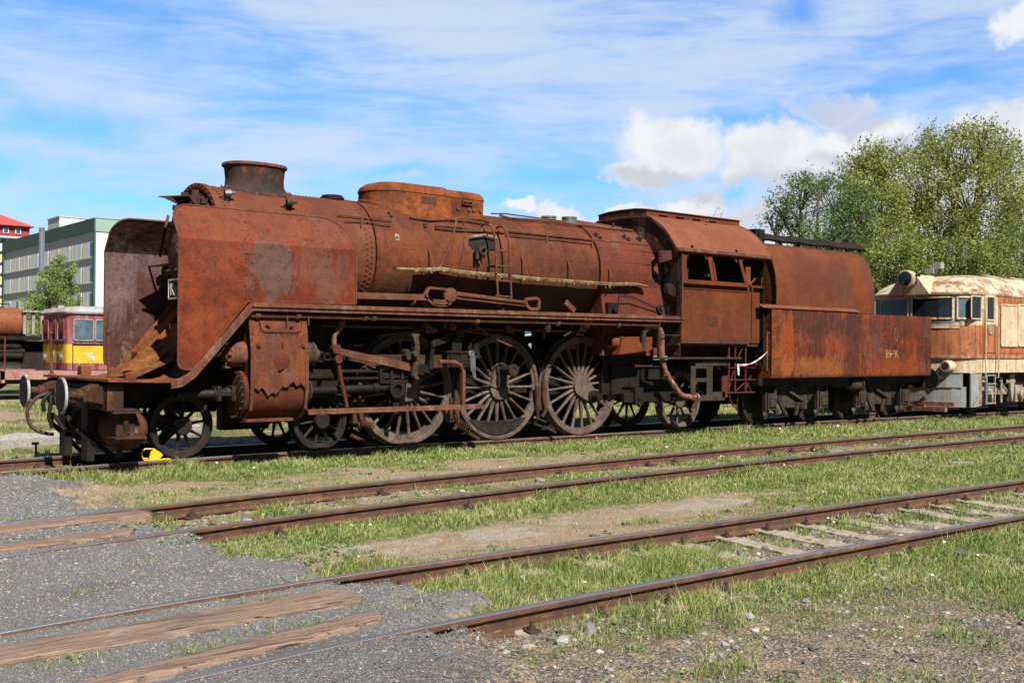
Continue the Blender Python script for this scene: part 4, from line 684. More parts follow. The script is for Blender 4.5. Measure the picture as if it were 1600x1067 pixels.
# cab
Yc = -1.5
for mir in (False, True):
    mb = MB(); mb.box(15.94, 17.93, -1.5, -1.485, 1.745, 2.815); mb.box(15.94, 17.93, -1.515, -1.47, 2.815, 2.835); mb.box(15.90, 15.95, -1.505, -1.46, 1.745, 3.56)
    sd = mb.build('cab_side', 'rust_cab', L, .003, mir=mir)
    mb = MB(); mb.box(16.67, 16.98, -1.508, -1.500, 2.10, 2.30); mb.build('plate_scar', 'rust_patch', sd, mir=mir)
    mb = MB(); mb.box(15.945, 17.93, -1.504, -1.500, 1.75, 1.86); mb.build('skirt_band', 'rust_patch', sd, mir=mir)
    mb = MB()
    for x in np.arange(16.0, 17.9, .11): rivet(mb, (x, -1.503, 2.78), (0, -1, 0), .007); rivet(mb, (x, -1.503, 1.89), (0, -1, 0), .007)
    for z in np.arange(1.9, 2.8, .11): rivet(mb, (17.88, -1.503, z), (0, -1, 0), .007); rivet(mb, (15.99, -1.503, z), (0, -1, 0), .007)
    mb.build('rivets', 'rust_cab', sd, mir=mir)
    mb = MB(); mb.box(15.95, 17.93, -1.50, -1.46, 2.92, 3.0); mb.box(15.95, 17.93, -1.40, -1.38, 2.6, 3.0)
    xs = [(16.0, 16.0, .10), (16.86, 16.72, .13), (17.87, 17.64, .09)]
    for xb, xt, wd in xs: mb.prism([(xb-wd/2, 3.0), (xb+wd/2, 3.0), (xt+wd/2, 3.55), (xt-wd/2, 3.55)], 'y', -1.495, -1.46)
    mb.box(15.95, 18.62, -1.495, -1.46, 3.51, 3.56)
    for xb, xt in ((16.02, 16.02), (16.78, 16.66), (17.78, 17.58), (17.72, 17.70)):
        s_ = 1 if xb in (16.02, 17.72) else -1; mb.prism([(xt, 3.52), (xt+.14*s_, 3.52), (xt, 3.40)], 'y', -1.49, -1.465)
    mb.prism([(16.88, 3.0), (16.94, 3.0), (16.84, 3.38), (16.79, 3.38)], 'y', -1.512, -1.495)
    mb.build('window_frame', 'rust_cab', sd, .003, mir=mir)
    mb = MB(); mb.box(17.95, 18.10, -1.42, -1.40, 2.95, 3.35); mb.box(18.0, 18.62, -1.38, -1.34, 2.93, 2.98); mb.tube([(18.03, -1.52, 1.8), (18.03, -1.52, 2.93), (17.98, -1.5, 2.98)], .02, 8); mb.tube([(17.97, -1.48, 2.96), (18.25, -1.42, 3.12)], .02, 6); mb.box(18.12, 18.62, -1.30, -1.27, 1.77, 2.93); mb.box(17.94, 17.99, -1.48, -1.3, 1.7, 2.95); mb.tube([(18.48, -1.4, 2.98), (18.5, -1.4, 3.16)], .012, 6); mb.build('cab_door', 'rust_cab', L, .003, mir=mir)
    mb = MB(); mb.box(15.86, 18.3, -1.46, -1.2, 1.70, 1.745); mb.box(15.3, 17.75, -1.5, -1.30, 1.44, 1.475); mb.box(15.27, 15.31, -1.5, -1.45, 1.44, 2.2); mb.bar((15.3, -1.49, 1.9), (15.95, -1.49, 1.9), .02, .02); mb.build('cab_footplate', 'grime' if not mir else 'brown_iron', L, .003, mir=mir)
    mb = MB(); mb.tube([(15.85, -1.56, 2.2), (15.86, -1.56, 3.1)], .014, 8); mb.tube([(15.85, -1.56, 2.3), (15.93, -1.5, 2.3)], .012, 6); mb.tube([(15.86, -1.56, 3.05), (15.93, -1.5, 3.05)], .012, 6); mb.build('grab_rail', 'rust_pipe', L, mir=mir)
    mb = MB(); ho_ = []
    mb.box(16.28, 16.42, -1.42, -1.40, .62, 1.30); mb.box(16.42, 16.75, -1.42, -1.40, 1.25, 1.36); mb.box(16.42, 16.75, -1.42, -1.40, .98, 1.06); mb.box(16.42, 16.75, -1.42, -1.40, .60, .72); mb.box(16.75, 16.93, -1.42, -1.40, .60, 1.36); mb.box(16.93, 17.32, -1.42, -1.40, .60, .78); mb.box(16.60, 17.35, -1.425, -1.40, 1.3, 1.42); mb.prism([(16.40, .60), (16.52, .60), (16.44, .38)], 'y', -1.42, -1.40); mb.build('bracket_plate', 'grime', L, .006, mir=mir)
    mb = MB()
    for x in (17.42, 17.62, 17.95): mb.tube([(x, -1.42, 1.72), (x, -1.42, .72)], .022, 6)
    for z in (.74, 1.0, 1.25): mb.box(17.38, 18.25, -1.45, -1.2, z, z+.02)
    for a, b in (((17.42, .74), (17.6, 1.2)), ((17.95, .74), (18.15, 1.1)), ((17.6, .74), (17.95, .95)), ((17.62, 1.3), (17.9, 1.7)), ((18.0, 1.0), (18.2, .7))): mb.tube([(a[0], -1.4, a[1]), (b[0], -1.4, b[1])], .015, 6)
    mb.box(17.22, 17.4, -1.42, -1.38, .66, 1.1); mb.box(17.38, 17.46, -1.42, -1.38, 1.3, 1.5)
    mb.tube([(17.45, -1.4, .72), (17.52, -1.4, .55), (17.75, -1.4, .38)], .02, 6); mb.build('cab_step', 'rust_inside_cyl', L, .003, mir=mir)
# roof with the long ventilator box
sec = [(-1.54, 3.55), (-1.51, 3.60), (-1.44, 3.71), (-1.33, 3.86), (-1.19, 4.00), (-1.02, 4.13), (-.86, 4.23), (-.70, 4.30), (-.4, 4.325), (0, 4.33)]
full = sec + [(-y, z) for y, z in sec[-2::-1]]
mb = MB(); mb.prism(full + [(y*.985, z-.025) for y, z in full[::-1]], 'x', 15.72, 18.66); rf = mb.build('cab_roof', 'rust_roof', L, ang=30); mb = MB(); mb.prism([(y*.975, z-.04) for y, z in full if z > 3.58] + [(y*.955, z-.055) for y, z in full[::-1] if z > 3.58], 'x', 15.78, 18.6); mb.build('roof_lining', 'black_iron', rf, ang=30)  # black sheet under the roof, added to keep the cab interior dark
mb = MB()
for x0 in (15.715, 18.63): mb.prism([(y*1.004, z+.006) for y, z in full] + [(y*.98, z-.04) for y, z in full[::-1]], 'x', x0, x0+.035)
for mir_ in (1, -1): mb.box(15.72, 18.66, min(-1.56*mir_, -1.52*mir_), max(-1.56*mir_, -1.52*mir_), 3.545, 3.60)
x = 15.8
while x < 18.6:
    rivet(mb, (x, -1.545, 3.60), (0, -1, .3), .009); rivet(mb, (16.9, -1.54+.0, 3.6), (0, -1, .3), .009); x += .1
for i in range(22):
    k = i/21*6; j = min(int(k), 5); t = k-j; y = sec[j][0]*(1-t)+sec[j+1][0]*t; z = sec[j][1]*(1-t)+sec[j+1][1]*t
    for xx in (16.85, 16.89, 17.72): rivet(mb, (xx, y, z), (0, -.8, .6), .008)
for q in ((16.2, -1.50, 3.66), (17.55, -1.50, 3.66), (17.3, -.92, 4.27)): mb.disc(q, (0, -.8, .5), .03, .03, 10)
mb.build('roof_edge', 'rust_edge', rf)
mb = MB(); mb.prism([(-.70, 4.2), (-.69, 4.42), (-.40, 4.45), (0, 4.455), (.40, 4.45), (.69, 4.42), (.70, 4.2)], 'x', 15.765, 18.62); mb.prism([(-.72, 4.415), (-.4, 4.453), (0, 4.46), (.4, 4.453), (.72, 4.415), (.72, 4.43), (.4, 4.47), (0, 4.478), (-.4, 4.47), (-.72, 4.43)], 'x', 15.73, 18.65)
vt = mb.build('roof_ventilator', 'rust_cab', L, ang=30)
mb = MB()
for x in (16.0, 16.5, 17.0, 17.5): mb.box(x+.1, x+.34, -.735, -.695, 4.338, 4.348)
mb.build('vent_flap', 'rust_inner', vt)
# front wall of the cab, with windows and their shades
mb = MB(); w_ = [(-1.46, 1.75), (-1.46, 2.9), (-1.10, 2.86), (-1.02, 2.98), (-1.0, 3.3), (-1.06, 3.5), (-1.2, 3.62), (-1.46, 3.62)]
mb.prism([(-1.46, 1.5), (-1.46, 2.72), (1.46, 2.72), (1.46, 1.5)], 'x', 15.90, 15.92); mb.prism([(y*.985, z-.01) for y, z in sec[:8]] + [(-.69, 4.42), (0, 4.45), (.69, 4.42)] + [(-y*.985, z-.01) for y, z in sec[7::-1]], 'x', 15.74, 15.76)
mb.prism([(-1.46, 2.72), (-1.46, 3.55), (-1.42, 3.55), (-1.42, 2.72)], 'x', 15.9, 15.92); mb.prism([(1.46, 2.72), (1.46, 3.55), (1.42, 3.55), (1.42, 2.72)], 'x', 15.9, 15.92); mb.prism([(-.98, 2.72), (.98, 2.72), (.98, 3.6), (-.98, 3.6)], 'x', 15.9, 15.915); fw = mb.build('cab_front', 'rust_inner', L)
mb = MB(); n = 16; mb.loft([[(15.86-.30*math.sin(pi*t/n), -1.46+.5*t/n, 3.55-.02*i-.12*math.sin(pi*t/n)*i/6) for t in range(n+1)] for i in range(7)], caps=False, closed=False); mb.build('window_shade', 'rust_patch', fw)
mb = MB(); mb.box(15.88, 15.90, -1.42, -1.05, 2.74, 3.5); wg = mb.build('window', 'glass', fw); mb = MB(); mb.lathe([(-.01, .17), (0, .17), (0, 0)], (15.875, -1.25, 2.80), (-1, 0, 0), 20, sc=(1, .5)); mb.build('clear_vision_disc', 'grey_steel', wg)  # pale ellipse paints the lit reflection low in the window
# inside of the cab
mb = MB(); mb.box(15.95, 16.3, -.9, .9, 1.8, 3.3); mb.tube([(16.2, -1.3, 3.1), (16.15, -1.28, 3.4)], .035, 8); mb.tube([(16.3, -1.25, 2.0), (16.28, -1.3, 3.25)], .03, 8); mb.lathe([(0, .14), (.03, .14), (.03, 0)], (16.5, -.95, 3.05), (0, -1, 0), 16); mb.box(16.8, 17.1, -.9, -.6, 2.6, 3.05); mb.build('cab_backhead', 'black_iron', L); mb = MB(); mb.box(18.55, 18.58, -1.4, 1.4, 1.75, 3.56); mb.prism([(y*.95, z-.06) for y, z in full if z > 3.59], 'x', 18.55, 18.58); mb.build('cab_rear_wall', 'black_iron', L)  # black wall added across the open cab rear to darken the inside
mb = MB(); mb.box(16.9, 17.0, -1.3, -1.2, 3.10, 3.16); mb.tube([(16.20, -1.38, 3.38), (16.2, -1.38, 3.50)], .03, 8); mb.tube([(16.17, -1.38, 3.0), (16.17, -1.38, 3.2)], .025, 8); mb.build('cab_fitting', 'grime', L)
# the thick flaking pipe, the injector and ashpan gear
mb = MB(); Y = -1.38; pts = [pp(x, y, Y) for x, y in ((1008, 510), (1022, 509), (1030, 513), (1034, 523), (1034, 545), (1035, 565), (1039, 580), (1046, 592), (1056, 607), (1063, 616), (1072, 620), (1086, 620))]
mb.tube(pts, .055, 12); mb.lathe([(0, .075), (.06, .075)], pts[-1], AX, 12); mb.tube([pp(1040, 583, Y), pp(1042, 586, Y)], .068, 12); mb.build('flaking_pipe', rust('flaking_paint', (.19, .075, .045), (.30, .13, .08), (.08, .035, .03), (.62, .56, .46), .9, .4, .0, .9, (.6, .55, .45), seed=41., big=9, k=.75), L)
mb = MB(); mb.prism([(14.35, 1.52), (15.2, 1.60), (15.25, 1.66), (14.6, 1.83), (14.45, 1.86)], 'y', -1.36, -1.02); mb.lathe([(0, .05), (0, .11), (.25, .11)], (14.25, -1.2, 1.74), AX, 14); mb.box(14.6, 15.3, -1.3, -1.25, 1.66, 1.86); mb.build('injector_box', 'rust_cab', L, .004)
mb = MB(); a = pp(1005, 520, -1.35); mb.tube([a, (a[0], a[1], a[2]-.35)], [.06, .035], 8); mb.tube([(a[0]-.05, a[1], a[2]), (a[0]+.15, a[1], a[2]+.08)], .05, 8); b = pp(970, 530, -1.3); mb.tube([b, (b[0]+.06, b[1], b[2]-.08)], .06, 8); mb.tube([pp(992, 572, -1.3), pp(1022, 572, -1.3)], .018, 6); mb.build('drain_valve', 'grime', L)
mb = MB(); a = pp(975, 622, -1.0); mb.box(14.8, 16.1, -1.05, -.95, .60, .78); mb.box(15.05, 15.28, -1.1, -.98, .55, .88); mb.disc((15.16, -1.12, .70), (0, 1, 0), .06, .05, 14); mb.box(14.6, 16.4, -.9, -.5, .75, 1.3); mb.prism([(15.2, 1.02), (15.55, 1.02), (15.55, .90)], 'y', -1.1, -1.07); mb.lathe([(0, .25), (.05, .25), (.05, 0)], (14.9, -.4, .35), AX, 20); mb.build('trailing_truck', 'black_iron', L, .006)
# ------------------------------------------------------------------ the tender
T = thing('tender', (21.8, 0, 0), 'rust-streaked tender with a tall upper bunker, coupled behind the steam locomotive', 'tender')
def tsec(x, top=3.93, yb=1.40):
    return [(x, -yb, 2.50), (x, -yb-.005, 2.9), (x, -yb+.03, 3.25), (x, -yb+.13, 3.58), (x, -yb+.28, 3.80), (x, -yb+.45, top)]
rg = []
for x, k in ((19.0, 1.0), (19.02, 1.0), (22.4, 1.0), (22.65, .985), (22.78, .955), (22.84, .91)):
    s_ = tsec(x); s_ = [(a, b*k, c) for a, b, c in s_]; rg.append(s_ + [(a, -b, c) for a, b, c in s_[::-1]])
ub = MB().loft(rg).build('upper_bunker', 'rust_upper', T, ang=30)
mb = MB(); mb.tube([v for v in rg[0][:6]], .02, 6); mb.tube([(19.0, -.95, 3.94), (22.8, -.93, 3.94)], .015, 6)
for i in range(30): rivet(mb, (19.1+i*.125, -1.404, 2.62), (0, -1, 0), .008)
mb.build('bunker_edge', 'rust_pipe', ub)
mb = MB(); [mb.bar((19.1+i*.41, -.74, 4.12+.012*math.sin(i*2.3)), (19.1+i*.41+.405, -.74, 4.12+.012*math.sin(i*2.3+1.5)), .06, .25, up=(0, .8, .6)) for i in range(10)]; mb.bar((19.1, .72, 4.12), (23.2, .72, 4.12), .06, .2, up=(0, .8, -.6)); mb.box(19.05, 19.12, -.9, .9, 3.95, 4.2); mb.box(18.98, 19.3, -.85, -.5, 4.08, 4.27)
for x in (19.3, 20.6, 21.9, 23.0): mb.box(x, x+.05, -.8, -.74, 3.9, 4.15)
mb.build('coal_board', 'black_iron', T, .01)
def tank(x0, x1, z0, z1, nm, r1, r0=.02):
    p = rnd_poly([(x0, -1.49), (x1, -1.49), (x1, 1.49), (x0, 1.49)], [r0, r1, r1, r0], 6); rg = []
    for z, k in ((z0, .985), (z0+.04, .997), (z0+.07, 1), (z1-.03, 1), (z1, .997)): rg.append([(x0+(x-x0)*1., y*k, z) for x, y in p])
    return MB().loft(rg).build(nm, 'rust_tank', T, ang=30)
ft = tank(18.72, 21.88, 1.04, 2.52, 'water_tank', .01); rt = tank(21.87, 25.12, 1.04, 2.485, 'water_tank', .16)
mb = MB(); mb.prism([(18.68, 2.525), (21.9, 2.525), (21.9, 2.55), (18.68, 2.55)], 'y', -1.51, -1.36); mb.prism([(-1.52, 2.53), (-1.38, 2.60), (-1.36, 2.59), (-1.52, 2.515)], 'x', 18.4, 21.9); mb.build('ledge', 'rust_roof', ft, .003)
mb = MB(); mb.box(18.715, 19.05, -1.497, -1.488, 1.1, 2.5); mb.build('corner_panel', 'rust_dome', ft)
mb = MB(); mb.box(24.62, 24.98, -1.4985, -1.488, 1.95, 2.43); mb.build('repair_panel', 'rust_patch', rt)
# scratched letters
sc = M['scratch'] = plain('scratch', (.36, .16, .07), .8, 0, .3, .2, 30, (.2, .08, .04), .5); g0 = pp(1384, 559, -1.5)
gl = text_mb('BHK', .27, lambda x, y, z: (g0[0]+x*1.1+.04*math.sin(y*30), -1.4935-z, g0[2]+y), .001); gl.build('scratched_letters', 'scratch', rt)
mb = MB(); mb.tube([(g0[0]+.45+.07*math.cos(t), -1.493, g0[2]+.55+.16*math.sin(t)) for t in [2*pi*i/18 for i in range(19)]], .005, 5, caps=False); mb.build('scratched_ring', 'scratch', rt)
mb = MB()
for x in (22.5, 23.0): mb.tube([(x, -.95, 2.45), (x, -.95, 2.65), (x+.03, -.95, 2.76), (x+.12, -.95, 2.79), (x+.2, -.95, 2.76), (x+.22, -.95, 2.65), (x+.22, -.95, 2.45)], .02, 6)
mb.build('lifting_loop', 'rust_pipe', T)
mb = MB(); mb.tube([(18.62, -1.5, 1.98), (18.52, -1.53, 2.0), (18.50, -1.54, 1.93), (18.50, -1.54, 1.2), (18.6, -1.5, 1.13)], .022, 8); mb.build('grab_rail', 'rust_pipe', T)
mb = MB(); mb.box(18.6, 25.0, -1.25, 1.25, .86, 1.04); mb.box(18.4, 18.7, -1.3, 1.3, 1.3, 1.36); mb.box(18.62, 18.7, -1.35, -1.0, 1.3, 2.5); mb.box(25.0, 25.1, -1.3, 1.3, .78, 1.05); mb.build('underframe', 'black_iron', T)
for xc in (20.05, 23.42):
    for mir in (False, True):
        X0, X1 = xc-.93, xc+.93; Yb = -1.08
        mb = MB(); mb.prism([(X0-.25, .74), (X0-.2, .82), (xc-.55, .9), (xc+.55, .9), (X1+.2, .82), (X1+.25, .74), (X1+.2, .62), (X1-.2, .66), (xc+.4, .40), (xc+.25, .36), (xc-.25, .36), (xc-.4, .40), (X0+.2, .66), (X0-.2, .62)], 'y', Yb-.02, Yb+.03)
        b1 = mb.build('bogie_side_frame', 'grime', T, .008, mir=mir)
        mb = MB()
        for X in (X0, X1):
            mb.box(X-.15, X+.15, Yb-.14, Yb+.02, .34, .70); mb.box(X-.11, X+.11, Yb-.17, Yb-.12, .40, .62); mb.box(X-.19, X-.14, Yb-.1, Yb, .30, .84); mb.box(X+.14, X+.19, Yb-.1, Yb, .30, .84)
            for dz in (.42, .60): rivet(mb, (X-.07, Yb-.17, dz), (0, -1, 0), .02); rivet(mb, (X+.07, Yb-.17, dz), (0, -1, 0), .02)
        mb.build('axle_box', 'grime', b1, .006, mir=mir)
        mb = MB()
        for dx in (-.52, .52): mb.lathe([(-.012, .075), (-.012, 0)], (xc+dx, Yb-.02, .64), (0, 1, 0), 16, sc=(1, 1)); mb.box(xc+dx-.055, xc+dx+.055, Yb-.03, Yb-.02, .52, .78)
        mb.build('slot', plain('soot2', (.008, .007, .006), .95, 0, .2, 0) if 'soot2' not in M else M['soot2'], b1, mir=mir)  # slots are not cut: near-black plates paint their shade
        mb = MB(); mb.prism([(xc-.32, .72), (xc-.22, .74), (xc+.30, .52), (xc+.30, .46)], 'y', Yb-.10, Yb-.03); mb.prism([(xc+.05, .48), (xc+.12, .48), (xc+.02, .2), (xc-.06, .2)], 'y', Yb-.09, Yb-.04); mb.prism([(X0+.28, .5), (X0+.38, .5), (X0+.62, .22), (X0+.52, .20)], 'y', Yb-.09, Yb-.03)
        for i in range(4): mb.lathe([(0, .10), (.02, .10), (.03, .08)], (xc+.25, Yb-.05, .34+i*.035), (0, 0, 1), 12); mb.lathe([(0, .07), (.02, .07), (.03, .05)], (X0+.25, Yb-.05, .24+i*.035), (0, 0, 1), 12)
        mb.tube([(X0+.1, Yb-.12, .72), (X0+.1, Yb-.12, .92)], .03, 6); mb.tube([(X1, Yb-.1, .15), (X1, Yb-.1, .34)], .025, 6); mb.build('brake_rigging', 'grime', b1, .004, mir=mir)
        for X in (X0, X1):
            mb = MB(); A = (0, 1, 0); mb.lathe([(-.02, 0), (-.02, .1), (.02, .12), (.05, .36), (.0, .42), (0, .49), (.012, .5), (.11, .5), (.12, .53), (.14, .528), (.14, 0)], (X, -.80, .5), A, 40); mb.build('tender_wheel', 'wheel_dark', T, mir=mir)
    mb = MB()
    for X in (xc-.93, xc+.93): mb.tube([(X, -.7, .5), (X, .7, .5)], .08, 10)
    mb.box(xc-.25, xc+.25, -1.0, 1.0, .5, .86); mb.build('axle', 'black_iron', T)
mb = MB(); c = pp(1342, 604, -1.2); mb.lathe([(-.22, 0), (-.22, .12), (-.18, .15), (.14, .15), (.14, .19), (.18, .19), (.18, 0)], (22.15, -1.2, .86), AX, 20); mb.lathe([(-.5, .03), (-.3, .05), (-.22, .08)], (22.15, -1.2, .84), AX, 10); mb.tube([(19.2, -1.2, .90), (21.3, -1.2, .84)], .018, 6); mb.box(21.25, 21.6, -1.23, -1.17, .79, .87); mb.build('brake_cylinder', 'grime', T)
for mir in (False, True):
    mb = MB(); mb.lathe([(0, .06), (.35, .06)], (25.1, -.87, .94), AX, 12); mb.lathe([(25.45, 0), (25.45, .24), (25.48, .24), (25.49, .1), (25.49, 0)], (0, -.87, .94), AX, 24); mb.build('buffer', 'black_iron', T, mir=mir)
mb = MB(); mb.tube([(18.0, .1, .9), (18.7, .1, .9)], .06, 8); mb.box(17.6, 18.7, -.5, .5, 1.2, 1.3); mb.build('drawbar', 'black_iron', T)
# red and white barrier tape tied to the cab step
mb = MB(); a = Vector((17.64, -1.5, 1.32)); b = Vector((18.5, -1.56, 1.60)); n = 10; vs = []
for i in range(n+1):
    t = i/n; p = a.lerp(b, t) - Vector((0, 0, .09*math.sin(pi*t))); h = .014+.006*math.sin(t*12); vs += [p+Vector((0, .004, h)), p-Vector((0, .004, h))]
mb.add(vs, [(2*i, 2*i+2, 2*i+3, 2*i+1) for i in range(n)]); mb.add([(17.60, -1.49, 1.34), (17.68, -1.49, 1.34), (17.66, -1.5, 1.10), (17.61, -1.5, 1.12)], [(0, 1, 2, 3)])
mt, nn, bb = mat('barrier_tape'); tcx = nn.n('ShaderNodeTexCoord').outputs['Object']; s0 = nn.n('ShaderNodeSeparateXYZ', inp={0: tcx}).outputs[0]; st_ = nn.m('GREATER_THAN', nn.m('FRACT', nn.m('MULTIPLY', s0, 4.0)), .62); lk(nn, nn.mix(st_, (.52, .47, .46), (.42, .14, .14)), bb.inputs['Base Color']); M['tape'] = mt
o = mb.build('barrier_tape', 'tape'); tag(o, 'strip of red and white barrier tape tied from the cab steps to the tender rail', 'tape')
# wheel chock
K = thing('wheel_chock', (5.7, -.78, 0), 'yellow wheel chock on the rail against the front wheel', 'chock')
mb = MB(); mb.box(5.60, 5.98, -.82, -.74, .0, .014); mb.prism([(5.68, .014), (5.82, .014), (5.88, .06), (5.85, .10), (5.76, .155), (5.71, .12)], 'y', -.80, -.76); mb.build('wedge', 'yellow', K, .004)
mb = MB(); mb.tube([(5.66, -.78, .03), (5.60, -.78, .03), (5.575, -.78, .08), (5.59, -.78, .14), (5.63, -.78, .165), (5.76, -.78, .155)], .010, 8); mb.build('handle', 'yellow', K)
# ------------------------------------------------------------------ ground
def hashn(ix, iy, s): 
    h = (ix*374761393 + iy*668265263 + s*982451653) & 0xffffffff; h = ((h ^ (h >> 13))*1274126177) & 0xffffffff; return ((h ^ (h >> 16)) & 0xffff)/65535.
def vn(x, y, s=0):
    xi = np.floor(x).astype(np.int64); yi = np.floor(y).astype(np.int64); fx = x-xi; fy = y-yi; fx = fx*fx*(3-2*fx); fy = fy*fy*(3-2*fy)
    a = hashn(xi, yi, s); b = hashn(xi+1, yi, s); c = hashn(xi, yi+1, s); d = hashn(xi+1, yi+1, s); return (a*(1-fx)+b*fx)*(1-fy)+(c*(1-fx)+d*fx)*fy
def fbm(x, y, s=0, o=4):
    t = 0; a = .5; n = 0
    for i in range(o): t = t+a*vn(x*2**i, y*2**i, s+i); n += a; a *= .5
    return t/n
def ss(x, a, b): t = np.clip((x-a)/(b-a), 0, 1); return t*t*(3-2*t)
def ell(X, Y, lst):
    r = np.zeros_like(X)
    for cx, cy, rx, ry, wgt in lst: d = np.sqrt(((X-cx)/rx)**2+((Y-cy)/ry)**2); r = np.maximum(r, wgt*(1-ss(d, .55, 1.15)))
    return r
def curve(pts):
    xs = np.array([p[0] for p in pts]); ys = np.array([p[1] for p in pts])
    def f(x):
        x = np.asarray(x, float); return (np.interp(x-.8, xs, ys)+2*np.interp(x, xs, ys)+np.interp(x+.8, xs, ys)+np.interp(x-.4, xs, ys)+np.interp(x+.4, xs, ys))/6
    return f
TL = curve([(-30, -5), (-6, -1.6), (2, -.55), (4, -.33), (5.5, -.13), (7, 0), (19, 0), (23, -.12), (27, -.34), (33, -.6), (60, -1.2), (300, -6)])
TMid = curve([(-30, -15), (-4, -7.7), (2.4, -6.22), (3.5, -5.99), (5, -5.69), (7, -5.45), (9, -5.24), (11, -5.08), (14, -4.93), (17, -4.86), (22, -4.86), (60, -4.9), (300, -4.9)])
TN = curve([(-30, -14.5), (-4, -10.95), (1.5, -10.13), (3, -9.96), (4.5, -9.915), (6, -9.905), (11, -9.92), (14, -9.97), (20, -10.0), (60, -10.0)])
def masks(X, Y):
    e = (fbm(X*.9, Y*.9, 5)-.5); f_ = (fbm(X*3.1, Y*3.1, 9)-.5); g_ = .5+(fbm(X*1.1+7, Y*1.8, 21)-.5)*1.7
    edge = X + e*1.3 + f_*.9 + (fbm(X*9, Y*9, 13)-.5)*.5
    cross = 1-ss(edge, 3.75, 4.15)                                   # gravelled level crossing
    cross = np.where(Y > -1.15, cross*(1-ss(Y+f_*.5, -1.5, -1.0)), cross)
    cross = np.where((Y < -10.8), 1-ss(edge-(Y+10.6)*.75, 3.4, 4.5), cross)
    green = np.full_like(X, .62); 
    d = Y-TMid(X)
    A = (Y > TMid(X)+.8) & (Y < -.8)
    near_loco = ss(Y+f_*.6, -2.5, -1.7); mid_edge = 1-ss(d+f_*.5, 1.1, 1.8)
    green = np.where(A, np.clip(.30+.75*near_loco+.6*mid_edge+.35*ss(X, 11, 18)+(g_-.5)*.7, 0, 1), green)
    B = np.abs(d) < .8; green = np.where(B, np.clip(.62+(g_-.5)*1.2-.25*ss(X, 15, 19), 0, 1), green)
    Cz = (d < -.8) & (Y > -9.15); closeM = ss(d+f_*.6, -2.2, -1.3)
    pale = (.15+1.3*fbm(X*2.4, Y*4.0, 17))*(.35+.65*ss(fbm(X*5, Y*8, 19), .38, .6))*ell(X, Y, [(5.9, -7.75, 1.5, .5, 1), (7.4, -7.7, 1.0, .38, .6), (9.3, -7.65, 1.3, .42, 1), (10.8, -7.3, .8, .3, .5), (16.5, -7.0, 1.2, .4, .6), (13.0, -7.9, .6, .3, .4)])
    green = np.where(Cz, np.clip(.34+.70*closeM+.55*ss(X, 9.5, 12.5)+(g_-.5)*.8-.8*pale, 0, 1), green)
    D = np.abs(Y-TN(X)) < .78; green = np.where(D, np.clip(.92-.50*ss(X, 6.8, 7.4)+(g_-.5)*.9, 0, 1), green)
    E_ = Y < -10.68; nr = ss(Y+f_*.6, -11.75, -11.1)*ss(X, 4.5, 5.2); rg_ = ss(X+(Y+11)*.6, 6.0, 7.2)*(1-ss(-Y+f_*.5, 12.3, 13.1)); green = np.where(E_, np.clip(.20+.55*nr+.7*rg_+(g_-.5)*.6, 0, 1), green)
    Bk = Y > .8; green = np.where(Bk, np.clip(.62+(g_-.5)*1.3, .05, 1), green)
    green = np.where((np.abs(Y-TL(X)) < .8), .12, green)
    green = green*(1-cross*.97); creep = ell(X, Y, [(4.35, -7.6, .75, .55, 1), (3.9, -7.1, .5, .3, .6), (4.5, -6.9, .6, .3, .8), (4.15, -5.9, .7, .5, .9)])
    tuft = ell(X, Y, [(2.9, -7.9, .25, .06, .8), (1.9, -9.3, .3, .08, .7), (2.3, -8.55, .15, .05, .8), (3.55, -2.5, .5, .12, .6), (3.1, -9.5, .5, .1, .6), (2.4, -10.3, .3, .12, .9), (3.0, -10.15, .4, .1, .6), (1.8, -10.1, .3, .12, .9), (2.9, -5.15, 1.2, .09, .8), (2.7, -6.62, .5, .1, .6), (3.6, -9.15, .4, .08, .6), (4.7, -12.0, .3, .15, .9), (6.2, -12.4, .35, .15, .6), (3.9, -10.0, .5, .2, .6)])
    stony = np.clip(np.where(D, .8*ss(X, 6.7, 7.3), 0)+np.where(E_, .75*(1-ss(edge, 2.2, 3.6)*0), 0)+np.where(B, .25+.4*ss(X, 13, 17), 0)+np.where(np.abs(Y-TL(X)) < .9, .7, 0), 0, 1)
    pale = pale*(1-cross)
    return cross, np.maximum(green, tuft*.8), pale, np.maximum(creep, 0), stony
def gz(X, Y, M_=None):
    cross = masks(X, Y)[0] if M_ is None else M_[0]
    z = -.155 + cross*.138 + (fbm(X*.8, Y*.8, 3)-.5)*.05 + (fbm(X*4, Y*4, 8)-.5)*.018*(1-cross*.6)
    for T_ in (TMid, TN): dd = np.abs(Y-T_(X)); z = z - .022*cross*(1-ss(dd, .66, .72))
    z = z - .022*(np.abs(Y-TN(X)) < .7)*ss(X, 6.8, 7.6) + .018*((Y < TN(X)-.8) & (Y > TN(X)-1.6))*(1-cross)
    z = np.where(np.abs(Y-TL(X)) < 1.0, np.minimum(z, -.12+.05*cross), z)
    far = ss(np.hypot(X-8, Y+8), 40, 90); z = z*(1-far) + (-.3)*far
    return z
def nonuni(a, b, lo, hi, st, gr=1.16):
    c = list(np.arange(lo, hi, st)); s_ = st; x = lo; left = []
    while x > a: s_ *= gr; x -= s_; left.append(x)
    s_ = st; x = hi; right = [hi]
    while x < b: s_ *= gr; x += s_; right.append(x)
    return np.array(left[::-1]+c+right)
gx = nonuni(-900, 1800, .8, 16, .07, 1.07); gy = nonuni(-400, 1800, -13.6, 1.0, .06, 1.09)
GX, GY = np.meshgrid(gx, gy, indexing='ij'); Ms = masks(GX, GY); GZ = gz(GX, GY, Ms)
